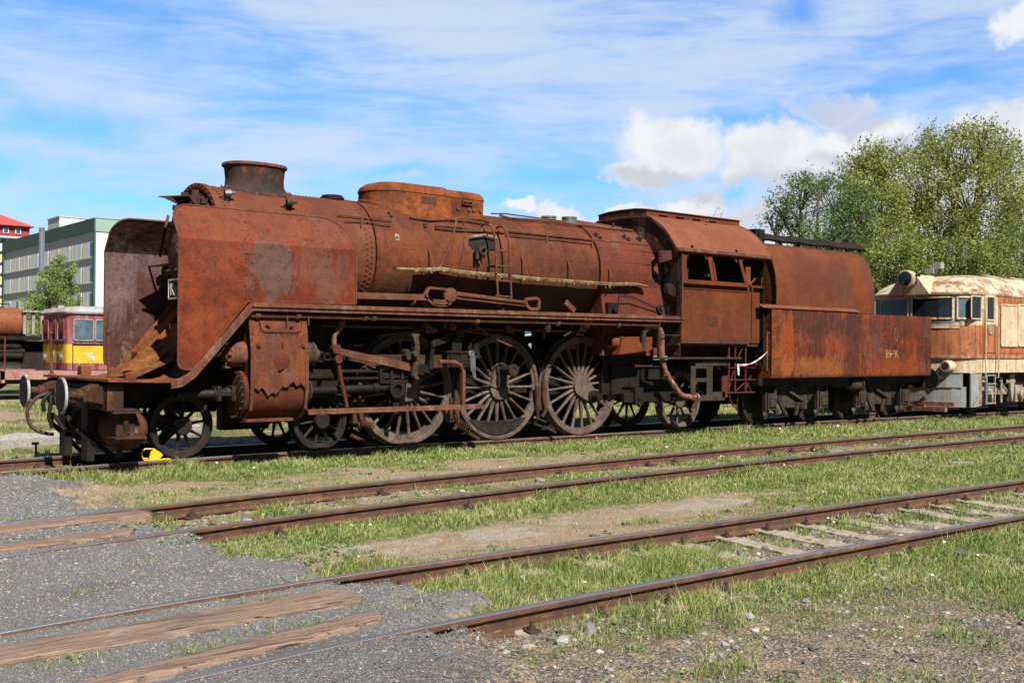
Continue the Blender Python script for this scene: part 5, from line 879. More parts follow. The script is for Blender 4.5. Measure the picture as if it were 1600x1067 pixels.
def npmesh(name, V, F, mats, kind=None, attrs=None, smooth=False, parent=None):
    me = bpy.data.meshes.new(name); n, k = F.shape; me.vertices.add(len(V)); me.vertices.foreach_set('co', V.astype(np.float32).ravel()); me.loops.add(n*k); me.loops.foreach_set('vertex_index', F.astype(np.int32).ravel())
    me.polygons.add(n); me.polygons.foreach_set('loop_start', np.arange(0, n*k, k, dtype=np.int32)); me.polygons.foreach_set('use_smooth', np.full(n, smooth))
    for mm in mats: me.materials.append(M[mm])
    for a, v in (attrs or {}).items(): at = me.attributes.new(a, 'FLOAT', 'POINT'); at.data.foreach_set('value', v.astype(np.float32).ravel())
    me.update(calc_edges=True); o = bpy.data.objects.new(name, me); COL.objects.link(o)
    if kind: o['kind'] = kind
    if parent is not None: o.parent = parent
    return o
# ground material: gravel, bare dirt, dry litter, green ground cover
mt, n, b = mat('ground'); M['ground'] = mt; tcg = n.n('ShaderNodeTexCoord').outputs['Object']
at = lambda nm: n.n('ShaderNodeAttribute', attribute_name=nm).outputs['Fac']
v1 = n.n('ShaderNodeTexVoronoi', inp={'Vector': tcg, 'Scale': 110.0}); v2 = n.n('ShaderNodeTexVoronoi', inp={'Vector': tcg, 'Scale': 44.0})
vg = n.n('ShaderNodeSeparateColor', inp={0: v1.outputs['Color']}).outputs[0]
grav = n.ramp(vg, [(.0, (.18, .18, .185)), (.35, (.215, .213, .216)), (.7, (.255, .25, .25)), (.93, (.31, .305, .30)), (.985, (.48, .46, .42))]); grav = n.mix(n.m('MULTIPLY', n.rampv(n.noise(tcg, 1.6, 8, .65), .4, .65), .5), grav, (.20, .175, .15)); grav = n.mix(n.m('MULTIPLY', n.rampv(n.noise(n.mapv(tcg, (.35, 1, 1)), 1.3, 8, .7), .5, .66), .4), grav, (.26, .255, .25)); grav = n.mix(n.m('MULTIPLY', n.rampv(n.noise(n.mapv(tcg, (.5, 1, 1), (7, 3, 0)), .9, 7, .7), .52, .66), .45), grav, (.085, .08, .078)); grav = n.mix(n.rampv(v1.outputs['Distance'], .5, .9), grav, (.10, .097, .095))
vg2 = n.n('ShaderNodeSeparateColor', inp={0: v2.outputs['Color']}).outputs[0]
ston = n.ramp(vg2, [(.0, (.12, .105, .10)), (.4, (.21, .185, .165)), (.75, (.30, .27, .25)), (.96, (.50, .46, .42))]); ston = n.mix(n.rampv(v2.outputs['Distance'], .3, .75), ston, (.085, .062, .045))
dirt = n.mix(n.rampv(n.noise(tcg, 45, 6, .75), .38, .62), (.20, .14, .095), (.50, .38, .265)); dirt = n.mix(n.m('MULTIPLY', n.rampv(n.noise(n.mapv(tcg, (60, 60, 1)), 2, 3, .6), .5, .6), .5), dirt, (.60, .49, .34))
grn = n.mix(n.rampv(n.noise(tcg, 26, 6, .7), .38, .62), (.07, .085, .025), (.22, .22, .08)); palec = n.mix(n.rampv(n.noise(tcg, 60, 4, .8), .4, .6), (.30, .25, .20), (.58, .52, .45))
ns = n.m('SUBTRACT', n.noise(tcg, 4, 10, .8), .5); ns2 = n.m('SUBTRACT', n.noise(tcg, 35, 6, .75), .5)
def th(a, amp=2.2): return n.rampv(n.m('ADD', a, n.m('MULTIPLY', n.m('ADD', ns, n.m('MULTIPLY', ns2, .8)), amp)), .32, .68)
c = n.mix(th(at('green')), dirt, grn); c = n.mix(n.m('MULTIPLY', th(n.m('MULTIPLY', at('stony'), .75), 2.6), n.m('SUBTRACT', 1.0, n.m('MULTIPLY', at('green'), .8))), c, ston); c = n.mix(th(at('pale'), 2.6), c, palec); c = n.mix(th(at('cross'), 1.3), c, grav)
c = n.mix(1.0, c, (.80, .79, .78), 'MULTIPLY'); lk(n, c, b.inputs['Base Color']); b.inputs['Roughness'].default_value = .95; b.inputs['Specular IOR Level'].default_value = .2
hh = n.m('ADD', n.m('MULTIPLY', v1.outputs['Distance'], -.6), n.m('ADD', n.m('MULTIPLY', n.m('MULTIPLY', v2.outputs['Distance'], at('stony')), -1.8), n.noise(tcg, 40, 6, .8))); bp = n.n('ShaderNodeBump', inp={'Strength': .9, 'Distance': .02, 'Height': hh}); lk(n, bp.outputs[0], b.inputs['Normal'])
nx, ny = GX.shape; idx = np.arange(nx*ny).reshape(nx, ny); F = np.stack([idx[:-1, :-1], idx[1:, :-1], idx[1:, 1:], idx[:-1, 1:]], -1).reshape(-1, 4)
npmesh('ground', np.stack([GX, GY, GZ], -1).reshape(-1, 3), F, ['ground'], 'structure', dict(cross=Ms[0], green=Ms[1], pale=Ms[2], stony=Ms[4]), True)
# ------------------------------------------------------------------ leaf and blade materials
def leafm(name, stops, trans=.35, rough=.55, patch=.6):
    mt = bpy.data.materials.new(name); mt.use_nodes = True; t = mt.node_tree; n = NT(t); b = t.nodes['Principled BSDF']; M[name] = mt
    ri = n.n('ShaderNodeNewGeometry').outputs['Random Per Island']; tc = n.n('ShaderNodeTexCoord').outputs['Object']
    f = n.m('ADD', n.m('MULTIPLY', ri, .6), n.m('MULTIPLY', n.m('SUBTRACT', n.noise(tc, patch, 4, .6), .3), 1.0)); c = n.ramp(f, stops)
    lk(n, c, b.inputs['Base Color']); b.inputs['Roughness'].default_value = rough; b.inputs['Specular IOR Level'].default_value = .35
    tr = n.n('ShaderNodeBsdfTranslucent', inp={0: c}); mx = n.n('ShaderNodeMixShader', inp={0: trans, 1: b.outputs[0], 2: tr.outputs[0]}); lk(n, mx.outputs[0], t.nodes['Material Output'].inputs[0])
leafm('blade', [(.1, (.085, .14, .03)), (.36, (.155, .225, .048)), (.56, (.25, .30, .08)), (.72, (.37, .37, .155)), (.95, (.50, .44, .26))], .3, .5, 1.1)
leafm('straw', [(.1, (.22, .15, .085)), (.5, (.36, .27, .165)), (.9, (.48, .39, .26))], .15, .8, 1.5)
leafm('weed', [(.1, (.075, .13, .045)), (.5, (.15, .22, .085)), (.9, (.27, .32, .17))], .25, .6, 1.2)
# ------------------------------------------------------------------ blades, weeds, litter
def visible(X, Y, Z=-.1, pad=70):
    d = np.stack([X-CP.x, Y-CP.y, np.full_like(X, Z)-CP.z], -1); zz = d@np.array(CF); u = 800+FP*(d@np.array(CR))/zz; v = 533.5-FP*(d@np.array(CU))/zz
    return (zz > .5) & (u > -pad) & (u < 1600+pad) & (v > 400) & (v < 1067+pad), zz
def sample(N, x0, x1, y0, y1, dens, near=5.5):
    # more samples near the camera: thin out with distance
    X = rng.uniform(x0, x1, N); Y = rng.uniform(y0, y1, N); ok, z = visible(X, Y); p = dens(X, Y)*np.clip((near/z)**1.5, 0, 1)
    k = ok & (rng.uniform(0, 1, N) < p); return X[k], Y[k], z[k]
def blades(name, X, Y, z, hm, wm, kind_mat, lean=.5, label=None, cat=None, flat=False):
    n = len(X); Z = gz(X, Y)-.01; a = rng.uniform(0, 2*pi, n); s_ = np.clip(z/7, 1, 3.2); w_ = wm*rng.uniform(.6, 1.4, n)*s_; h = hm(X, Y)*rng.uniform(.45, 1.25, n); bx = np.cos(a)*w_/2; by = np.sin(a)*w_/2
    la = rng.uniform(0, 2*pi, n); ll = h*rng.uniform(.1, 1, n)*lean; B = np.stack([X, Y, Z], -1); W_ = np.stack([bx, by, 0*bx], -1)
    mid = B + np.stack([np.cos(la)*ll*.35, np.sin(la)*ll*.35, h*.6], -1); tip = B + np.stack([np.cos(la)*ll+.15*h, np.sin(la)*ll, h*(1-.25*lean*rng.uniform(0, 1, n))], -1)
    V = np.stack([B-W_, B+W_, mid+W_*.75, mid-W_*.75, tip], 1).reshape(-1, 3); o = np.arange(n)*5
    F = np.concatenate([np.stack([o, o+1, o+2], -1), np.stack([o, o+2, o+3], -1), np.stack([o+3, o+2, o+4], -1)]); ob = npmesh(name, V, F, [kind_mat], 'stuff'); tag(ob, label, cat); return ob
XR = (.8, 42, -14, 1.0)
def gden(X, Y):
    m_ = masks(X, Y); p = m_[1]; c_ = fbm(X*5, Y*5, 31); c2_ = fbm(X*14, Y*14, 37); q = np.where(p > .5, p, p*p*1.6+.03)*ss(c_*.6+c2_*.5+p*.34, .52, .82); q = np.maximum(q, .75*(1-m_[0])*(1-.6*m_[2])*ss(fbm(X*3.3, Y*4.2, 44, 3)+.12*p, .60, .68))
    for T_ in (TL, TMid, TN):
        for s_ in (-.75, .75): q = np.where(np.abs(Y-T_(X)-s_) < .055, 0, q)
    return q
def hgt(X, Y):
    p = masks(X, Y)[1]; nearl = ss(Y, -1.9, -1.1)*(Y < -.8); tall_ = .07*ss(fbm(X*.9, Y*1.5, 95), .52, .66)*(p > .4)+.035*(np.abs(np.abs(Y-TN(X))-.9) < .16)*(X > 4.3); D_ = (np.abs(Y-TN(X)) < .75)*ss(X, 4.2, 5)*(1-ss(X, 6.9, 7.3)); return (.026+.03*p+.045*nearl+.06*D_+tall_)*(.5+1.1*fbm(X*2.3, Y*2.3, 41))
X, Y, z = sample(1900000, *XR[:2], -14, 1.0, gden, 9); print('blades', len(X))
blades('grass', X, Y, z, hgt, .0055, 'blade', 1.1, 'short green yard grass growing in patches between the rails', 'grass')
Xb = rng.uniform(0, 60, 160000); Yb = rng.uniform(1.0, 20, 160000); ok, zz = visible(Xb, Yb); k = ok & (rng.uniform(0, 1, len(Xb)) < .8*ss(fbm(Xb*1.2, Yb*1.2, 61), .35, .6)) & ~((Yb > 3.2) & (Yb < 5.0) & (Xb < 12)); Xb, Yb, zz = Xb[k], Yb[k], zz[k]
blades('grass', Xb, Yb, zz*.8, lambda X, Y: .10+0*X, .009, 'blade', .6, 'rough green grass beyond the locomotive', 'grass')
def sden(X, Y): 
    m_ = masks(X, Y); q = (1-m_[0]*.985)*(.8-.4*m_[1])*ss(fbm(X*3, Y*3, 51), .3, .6)*(1-m_[2]*.7); return q
X, Y, z = sample(700000, *XR[:2], -14, 1.0, sden, 7.5); blades('dry_litter', X, Y, z, lambda X, Y: .022+.02*fbm(X*2, Y*2, 4), .004, 'straw', 2.2, 'dry straw-coloured grass litter on the bare earth', 'dry grass')
# tall dry stalks
def tden(X, Y): m_ = masks(X, Y); return (np.abs(Y-TN(X)) < 1.0)*(X > 4.2)*(1-m_[0])*.9*(fbm(X*2, Y*2, 71) > .52)+.10*(1-m_[0])*m_[1]
X, Y, z = sample(16000, *XR[:2], -14, -1, tden, 5); blades('dry_stalks', X, Y, z, lambda X, Y: .13+0*X, .0035, 'straw', .6, 'thin dry seed stalks standing above the grass by the rails', 'dry grass')
# low leafy weeds: rosettes of small leaves
def weeds(N, dens, r, hz, name, label, near=6, size=.016):
    X, Y, z = sample(N, *XR[:2], -14, .5, dens, near); k = 16; n = len(X); X = np.repeat(X, k); Y = np.repeat(Y, k); z = np.repeat(z, k); a = rng.uniform(0, 2*pi, n*k); rr = r*np.sqrt(rng.uniform(0, 1, n*k)); X = X+np.cos(a)*rr; Y = Y+np.sin(a)*rr; Z = gz(X, Y)+rng.uniform(0, 1, n*k)*hz*(1-rr/r*.6)
    s_ = size*rng.uniform(.5, 1.3, n*k)*np.clip(z/7, 1, 2.5); d1 = rng.normal(size=(n*k, 3)); d1[:, 2] *= .5; d1 /= np.linalg.norm(d1, axis=1)[:, None]; up = rng.normal(size=(n*k, 3))*.6+np.array([0, 0, 1.]); d2 = np.cross(d1, up); d2 /= np.linalg.norm(d2, axis=1)[:, None]; P0 = np.stack([X, Y, Z], -1)
    V = np.stack([P0-d1*s_[:, None], P0-d2*(s_*.45)[:, None], P0+d1*s_[:, None], P0+d2*(s_*.45)[:, None]], 1).reshape(-1, 3); o = np.arange(n*k)*4; ob = npmesh(name, V, np.stack([o, o+1, o+2, o+3], -1), ['weed'], 'stuff'); tag(ob, label, 'weeds'); print(name, n)
weeds(110000, lambda X, Y: np.maximum(masks(X, Y)[3]*.9, gden(X, Y)*.22*(fbm(X*1.7, Y*1.7, 81) > .5)), .05, .03, 'weeds', 'pale creeping weeds spreading over the gravel edge and rail sides', 6.5)
# flowers
def flowers(N, dens, col, nm, lab, sz):
    M[nm] = plain(nm, col, .7, 0, .1, 0); X, Y, z = sample(N, 4, 36, -13, -.9, dens, 9); n = len(X); Z = gz(X, Y)+rng.uniform(.05, .13, n); a = rng.uniform(0, 2*pi, n); k = 6; vs = []; fs = []
    for i in range(n):
        s_ = sz*rng.uniform(.7, 1.2)*max(1, z[i]/12); tl = Vector((rng.uniform(-.5, .5), rng.uniform(-.9, .1), 1)).normalized(); u = tl.orthogonal().normalized(); w_ = tl.cross(u); o = len(vs); vs += [Vector((X[i], Y[i], Z[i]))+u*(s_*math.cos(2*pi*j/k))+w_*(s_*math.sin(2*pi*j/k)) for j in range(k)]; fs.append(tuple(range(o, o+k)))
    if fs: ob = npmesh('flowers', np.array([tuple(v) for v in vs]), np.array(fs), [nm], 'stuff'); tag(ob, lab, 'flowers')
flowers(1300, lambda X, Y: .8*(masks(X, Y)[1] > .55)*(fbm(X*.8, Y*1.4, 91) > .55), (.78, .76, .74), 'white_petal', 'small white flowers dotted through the grass', .012)
flowers(200, lambda X, Y: .8*(np.abs(Y+9.0) < .7)*(X < 10), (.33, .28, .62), 'violet_petal', 'violet chicory flowers beside the near rail', .012)
# ------------------------------------------------------------------ gravel chips and ballast stones
OCT = np.array([(1, 0, 0), (-1, 0, 0), (0, 1, 0), (0, -1, 0), (0, 0, 1), (0, 0, -1)], float); OF = np.array([(0, 2, 4), (2, 1, 4), (1, 3, 4), (3, 0, 4), (2, 0, 5), (1, 2, 5), (3, 1, 5), (0, 3, 5)])
def stonem(name, stops):
    mt, n, b = mat(name); M[name] = mt; ri = n.n('ShaderNodeNewGeometry').outputs['Random Per Island']; c = n.ramp(ri, stops); tc = n.n('ShaderNodeTexCoord').outputs['Object']; c = n.mix(1.0, c, n.ramp(n.noise(tc, 60, 4, .7), [(.3, (.7, .7, .7)), (.7, (1.2, 1.2, 1.2))]), 'MULTIPLY'); lk(n, c, b.inputs['Base Color']); b.inputs['Roughness'].default_value = .85
stonem('chip', [(.0, (.12, .12, .123)), (.45, (.175, .173, .175)), (.8, (.225, .22, .215)), (.95, (.28, .265, .25)), (.99, (.46, .36, .25))]); stonem('ballast', [(.0, (.09, .08, .078)), (.4, (.16, .145, .135)), (.75, (.24, .22, .205)), (.92, (.38, .35, .32)), (.98, (.40, .28, .19))])
_p = (1+5**.5)/2; ICO = np.array([(-1, _p, 0), (1, _p, 0), (-1, -_p, 0), (1, -_p, 0), (0, -1, _p), (0, 1, _p), (0, -1, -_p), (0, 1, -_p), (_p, 0, -1), (_p, 0, 1), (-_p, 0, -1), (-_p, 0, 1)])/1.9; IF = np.array([(0, 11, 5), (0, 5, 1), (0, 1, 7), (0, 7, 10), (0, 10, 11), (1, 5, 9), (5, 11, 4), (11, 10, 2), (10, 7, 6), (7, 1, 8), (3, 9, 4), (3, 4, 2), (3, 2, 6), (3, 6, 8), (3, 8, 9), (4, 9, 5), (2, 4, 11), (6, 2, 10), (8, 6, 7), (9, 8, 1)])
def stones(name, X, Y, z, sz, m_, sink=.2, label=None, sub=False):
    OCT_, OF_ = (ICO, IF) if sub else (OCT, OF)
    n = len(X); R_ = sz*rng.lognormal(0, .4, n); V = OCT_[None]*rng.uniform(.7, 1.2, (n, len(OCT_), 3)); V = V*np.stack([R_, R_*rng.uniform(.6, 1, n), R_*rng.uniform(.4, .7, n)], -1)[:, None]; V = V+rng.normal(size=V.shape)*R_[:, None, None]*.12
    a = rng.uniform(0, 2*pi, n); c_, s_ = np.cos(a)[:, None], np.sin(a)[:, None]; V = np.stack([V[..., 0]*c_-V[..., 1]*s_, V[..., 0]*s_+V[..., 1]*c_, V[..., 2]], -1); V += np.stack([X, Y, gz(X, Y)+R_*sink], -1)[:, None]
    ob = npmesh(name, V.reshape(-1, 3), (OF_[None]+np.arange(n)[:, None, None]*len(OCT_)).reshape(-1, 3), [m_], 'stuff'); tag(ob, label, 'stones'); print(name, n)
X, Y, z = sample(600000, .8, 9, -14, -1.2, lambda X, Y: masks(X, Y)[0]*.9, 5.5); k = rng.uniform(0, 1, len(X)) < .6; X, Y, z = X[k], Y[k], z[k]; stones('gravel', X, Y, z, .0042*np.clip(z/5.5, 1, 2), 'chip', .15, 'fine grey gravel chips covering the level crossing')
X, Y, z = sample(190000, .8, 26, -14, -1, lambda X, Y: np.clip(masks(X, Y)[4]*(1-masks(X, Y)[0]), 0, 1)*.5*ss(fbm(X*2.2, Y*2.2, 15), .3, .6), 7); stones('ballast_stones', X, Y, z, .0125*np.clip(z/8, 1, 2), 'ballast', .1, sub=True, label='pale broken ballast stones lying among the weeds')
def bigd(X, Y):
    r = ell(X, Y, [(4.3, -11.0, .45, .16, 1), (4.8, -11.0, .35, .14, .8), (7.6, -9.9, .7, .5, .8), (9.0, -9.9, 1.2, .5, .5), (6.9, -9.6, .4, .3, .5), (6.9, -11.2, .6, .3, .5), (5.5, -9.5, .5, .2, .4), (5.2, -11.6, .7, .3, .3), (4.9, -5.4, .5, .4, .8), (5.8, -5.3, .5, .3, .6), (16, -4.9, 4, .5, .5), (12, -4.9, 3, .5, .2)]); return np.maximum(r*.9, .02*(masks(X, Y)[4] > .5)*(1-masks(X, Y)[0]))
X, Y, z = sample(16000, 3.6, 24, -13, -4, bigd, 9); stones('ballast_stones', X, Y, z, .030, 'ballast', .2, 'larger rough stones heaped beside the near rails', True)
# ------------------------------------------------------------------ tracks
RP = [(-.065, -.15), (.065, -.15), (.065, -.138), (.018, -.125), (.009, -.115), (.009, -.045), (.034, -.036), (.036, -.012), (.028, 0), (-.028, 0), (-.036, -.012), (-.034, -.036), (-.009, -.045), (-.009, -.115), (-.018, -.125), (-.065, -.138)]
mt, n, b = mat('rail_steel'); M['rail_steel'] = mt; tcr = n.n('ShaderNodeTexCoord').outputs['Object']; sz_ = n.n('ShaderNodeSeparateXYZ', inp={0: tcr}).outputs[2]
c0 = n.mix(n.rampv(n.noise(tcr, 6, 8, .7), .35, .65), (.048, .023, .014), (.105, .045, .022)); c0 = n.mix(n.m('MULTIPLY', n.rampv(n.noise(n.mapv(tcr, (1, 1, 12)), 4, 8, .7), .5, .62), .45), c0, (.05, .03, .022)); c0 = n.mix(n.m('MULTIPLY', n.rampv(n.noise(n.mapv(tcr, (.8, .8, 8), (3, 0, 0)), 5, 9, .75), .57, .64), .55), c0, (.30, .21, .03))
topm = n.m('MULTIPLY', n.rampv(sz_, -.004, -.001), n.rampv(n.noise(n.mapv(tcr, (.6, 6, 1)), 5, 8, .7), .85, .45)); c0 = n.mix(topm, c0, (.30, .29, .31)); lk(n, c0, b.inputs['Base Color']); lk(n, n.rampv(topm, 0, 1, .8, .38), b.inputs['Roughness']); lk(n, n.m('MULTIPLY', topm, .8), b.inputs['Metallic'])
bp = n.n('ShaderNodeBump', inp={'Strength': .4, 'Distance': .006, 'Height': n.noise(tcr, 70, 5, .7)}); lk(n, bp.outputs[0], b.inputs['Normal'])
M['timber'] = plain('timber', (.20, .135, .085), .9, 0, .3, .6, 12, (.08, .06, .05), .6)
def track(T_, x0, x1, label, sx0, sx1, sstep, smat, skipx=()):
    t = thing('railway_track', (float(sx0), float(T_(sx0)), 0), label, 'railway track', 'yard tracks'); xs = np.concatenate([np.arange(x0, 30, .5), np.arange(30, x1, 6)])
    for s_ in (-.75, .75):
        rings = []
        for x in xs: y = float(T_(x)); dy = float(T_(x+.1)-T_(x-.1))/.2; L_ = math.hypot(1, dy); nx_, ny_ = -dy/L_, 1/L_; rings.append([(x+nx_*(s_+a), y+ny_*(s_+a), z) for a, z in RP])
        MB().loft(rings).build('rail', 'rail_steel', t, ang=40)
        mb = MB()
    first = None; x = sx0; k = 0
    while x < sx1:
        y = float(T_(x)); an = math.atan(float(T_(x+.1)-T_(x-.1))/.2)
        if first is None:
            mb = MB(); nn_ = 26; top = []
            for i in range(nn_+1):
                v = -1.08+2.16*i/nn_; sg = -.022*max(0, 1-(v/.55)**2) if smat == 'concrete' else 0; top.append((v, (-.128 if smat == 'concrete' else -.166)-.02*max(0, abs(v)-.85)/.2+sg+.006*math.sin(i*2.1)))
            for yy in range(nn_): 
                a, b_ = top[yy], top[yy+1]; hw = .115+.012*math.sin(yy*1.7); hw2 = .115+.012*math.sin((yy+1)*1.7)
                mb.add([(-hw, a[0], a[1]-.008), (-hw*.75, a[0], a[1]), (hw*.75, a[0], a[1]), (hw, a[0], a[1]-.008), (hw, a[0], -.3), (-hw, a[0], -.3), (-hw2, b_[0], b_[1]-.008), (-hw2*.75, b_[0], b_[1]), (hw2*.75, b_[0], b_[1]), (hw2, b_[0], b_[1]-.008), (hw2, b_[0], -.3), (-hw2, b_[0], -.3)], [(0, 6, 7, 1), (1, 7, 8, 2), (2, 8, 9, 3), (3, 9, 10, 4), (0, 5, 11, 6)])
            mb.add([(-.12, -1.08, -.16), (.12, -1.08, -.16), (.12, -1.08, -.3), (-.12, -1.08, -.3)], [(0, 1, 2, 3)]); so_ = mb.build('sleeper', smat); so_.parent = t; so_['base'] = (0, 0, 0); first = so_
            mb = MB(); mb.box(-.09, .09, -.17, .17, -.155, -.14)
            for yy in (-.1, .1): mb.box(-.045, .045, yy-.04, yy+.03, -.14, -.115); mb.lathe([(0, .028), (.022, .028), (.022, .016), (.055, .016), (.055, 0)], (0, yy, -.12), (0, 0, 1), 6); mb.bar((0, yy, -.125), (0, yy*.4, -.12), .05, .02)
            fa = mb.build('rail_fastening', 'fastener', first); fa.location = (0, -.75, 0); fb_ = fa.copy(); COL.objects.link(fb_); fb_.parent = first; fb_.location = (0, .75, 0); so = first; fl = [fa, fb_]
        else:
            so = first.copy(); COL.objects.link(so); so.parent = t
            for q in (fl if smat == 'concrete' or random.random() < .35 else []): c_ = q.copy(); COL.objects.link(c_); c_.parent = so
        base = Vector(t['base']); so.location = Vector((x, y, random.uniform(-.004, .004)))-base; so.rotation_euler = (0, random.uniform(-.01, .01), an+random.uniform(-.03, .03)); x += sstep; k += 1
    return t
track(TL, -8, 90, 'rusty railway track under the steam locomotive, half in its shadow', 4.6, 34, .62, 'timber')
track(TMid, -6, 90, 'middle railway track with grass between its rails, curving off to the left', 4.6, 26, .62, 'timber')
track(TN, -4, 60, 'nearest railway track, with bare concrete sleepers and bolts showing at the right', 4.33, 17, .608, 'concrete')
# crossing planks
mt, n, b = mat('weathered_plank'); M['plank'] = mt; t0 = n.n('ShaderNodeTexCoord').outputs['Object']
g1 = n.noise(n.mapv(t0, (.7, 12, 12)), 3, 8, .7); g2 = n.noise(n.mapv(t0, (.5, 26, 26), (5, 0, 0)), 2.5, 6, .7)
c0 = n.mix(n.rampv(g1, .35, .65), (.12, .078, .056), (.26, .175, .125)); c0 = n.mix(n.m('MULTIPLY', n.rampv(g2, .56, .62), .9), c0, (.03, .02, .015)); c0 = n.mix(n.m('MULTIPLY', n.rampv(n.noise(t0, 3, 7, .7), .55, .7), .4), c0, (.38, .31, .25)); lk(n, c0, b.inputs['Base Color']); b.inputs['Roughness'].default_value = .9
bp = n.n('ShaderNodeBump', inp={'Strength': .8, 'Distance': .02, 'Height': n.m('SUBTRACT', g1, n.m('MULTIPLY', n.rampv(g2, .58, .66), 1.2))}); lk(n, bp.outputs[0], b.inputs['Normal'])
def plank(pts, lab, zt=-.004, th_=.1, seed=0):
    # pts: stations (x, y centre, width)
    r_ = np.random.default_rng(seed); st_ = []; 
    for i in range(len(pts)-1):
        for k in range(8): t = k/8; st_.append([pts[i][j]*(1-t)+pts[i+1][j]*t for j in range(3)])
    st_.append(list(pts[-1])); rings = []
    for i, (x, y, w_) in enumerate(st_):
        e0, e1 = r_.uniform(-.008, .008, 2); w2 = w_/2; q = min(1, (len(st_)-1-i)/2+.55); zz_ = zt+r_.uniform(-.003, .003)
        rings.append([(x+r_.uniform(-.02, .02)*(i == len(st_)-1), y-w2*q+e0, zz_-th_), (x, y-w2*q+e0, zz_-.012), (x, y-w2*q*.88+e0, zz_)] + [(x + r_.uniform(-.05, .05)*(i == len(st_)-1), y+w2*q*f, zz_+r_.uniform(-.004, .003)) for f in (-.5, -.1, .3, .6)] + [(x, y+w2*q*.88+e1, zz_), (x, y+w2*q+e1, zz_-.012), (x, y+w2*q+e1, zz_-th_)])
    o = MB().loft(rings).build('crossing_plank', 'plank', ang=50); return tag(o, lab, 'plank', 'timber planks laid in the level crossing')
def gp(x, y): v = G(x, y, -.02); return v.x, v.y
def stn(px, upper, lower): a = G(px, upper, -.02); b_ = G(px, lower, -.02); return ((a.x+b_.x)/2, (a.y+b_.y)/2, abs(a.y-b_.y)*.98)
s0 = stn(0, 1010, 1037); s1 = stn(250, 968, 1000); s2 = stn(430, 933, 962); s3 = stn(553, 916, 940)
plank([(s0[0]-1.5, s0[1]-.25, s0[2]), s0, s1, s2, s3], 'widest weathered plank, splintered at its end, in the near crossing', seed=1)
s0 = stn(150, 1062, 1078); s1 = stn(330, 1016, 1037); s2 = stn(470, 982, 1003); s3 = stn(592, 957, 969)
plank([(s0[0]-2, s0[1]-.25, s0[2]), s0, s1, s2, s3], 'narrower pinkish plank beside the nearest rail, frontmost of the four', seed=2)
s0 = stn(0, 821, 833); s1 = stn(110, 809, 819); s3 = stn(232, 798, 806)
plank([(s0[0]-2, s0[1]-.5, s0[2]), s0, s1, s3], 'weathered plank inside the far rail of the middle track', seed=3)
s0 = stn(0, 851, 862); s1 = stn(110, 838, 848); s3 = stn(205, 825, 833)
plank([(s0[0]-2, s0[1]-.5, s0[2]), s0, s1, s3], 'weathered plank inside the near rail of the middle track', seed=4)
# concrete edge and stub post behind the front of the locomotive
mb = MB(); a = G(-200, 700, 0); b_ = G(170, 684, .02); a = Vector((2.0, 2.9, 0)); b_ = Vector((9.0, 5.2, 0)); d = (b_-a).normalized(); nn_ = Vector((-d.y, d.x, 0)); rings = []
for i in range(25): p = a.lerp(b_, i/24); rings.append([(p.x, p.y, -.2), (p.x, p.y, .0+rng.uniform(-.02, .01)), tuple(p+nn_*.1+Vector((0, 0, .04+rng.uniform(-.02, .01)))), tuple(p+nn_*.55+Vector((0, 0, .05+rng.uniform(-.02, .02)))), (p.x+nn_.x*.6, p.y+nn_.y*.6, -.2)])
o = mb.loft(rings).build('concrete_kerb', plain('rough_concrete', (.36, .33, .30), .95, 0, .25, .9, 22, (.18, .15, .12), .5)); tag(o, 'crumbling pale concrete kerb in the grass left of the locomotive front', 'kerb')
q = G(56, 713, -.1); mb = MB(); mb.tube([(q.x, q.y, -.15), (q.x, q.y, .10)], .018, 8); mb.tube([(q.x-.06, q.y, .10), (q.x+.04, q.y, .10)], .02, 8); o = mb.build('stub_post', 'black_iron'); tag(o, 'short black iron stub post beside the concrete kerb', 'post')
# ------------------------------------------------------------------ cream and orange diesel
def paint(name, col, stain=(.28, .12, .05), amt=.6, seed=0., rough=.6, horiz=False):
    col = tuple(v*.72 for v in col); stain = tuple(v*.72 for v in stain); mt, n, b = mat(name); M[name] = mt; tc = n.mapv(n.n('ShaderNodeTexCoord').outputs['Object'], (1, 1, 1), (seed, seed, seed)); c = n.mix(n.rampv(n.noise(tc, 2.5, 7, .65), .35, .65), tuple(v*.82 for v in col), tuple(min(1, v*1.06) for v in col))
    s1 = n.rampv(n.noise(n.mapv(tc, (6, 6, .5) if not horiz else (1, 1, 1)), 1.5, 10, .78), .47, .58); c = n.mix(n.m('MULTIPLY', s1, amt), c, stain); s2 = n.rampv(n.noise(tc, 4, 11, .78), .55, .60); c = n.mix(n.m('MULTIPLY', s2, amt), c, tuple(v*.6 for v in stain)); gr = n.noise(tc, 40, 5, .7)
    c = n.mix(1.0, c, n.ramp(gr, [(.3, (.85, .85, .85)), (.7, (1.1, 1.1, 1.1))]), 'MULTIPLY'); lk(n, c, b.inputs['Base Color']); b.inputs['Roughness'].default_value = rough; bp = n.n('ShaderNodeBump', inp={'Strength': .25, 'Distance': .01, 'Height': n.noise(tc, 6, 6, .7)}); lk(n, bp.outputs[0], b.inputs['Normal']); return mt
paint('cream_rusted', (.70, .60, .42), (.28, .12, .045), amt=.9, seed=1, horiz=True); paint('cream', (.72, .60, .40), (.42, .18, .06), .65, 2); paint('cream_panel', (.70, .60, .40), (.42, .24, .10), .5, 3); paint('orange', (.50, .17, .055), (.20, .06, .03), .75, 4); paint('skirt_grey', (.30, .36, .38), (.36, .18, .07), .85, 5); paint('bumper', (.34, .10, .06), (.55, .38, .22), .7, 6)
DX = 25.95
D = thing('diesel_locomotive', (30, 0, 0), 'faded cream and orange diesel locomotive with rust stains and one big roof headlamp', 'locomotive')
HW = 1.45
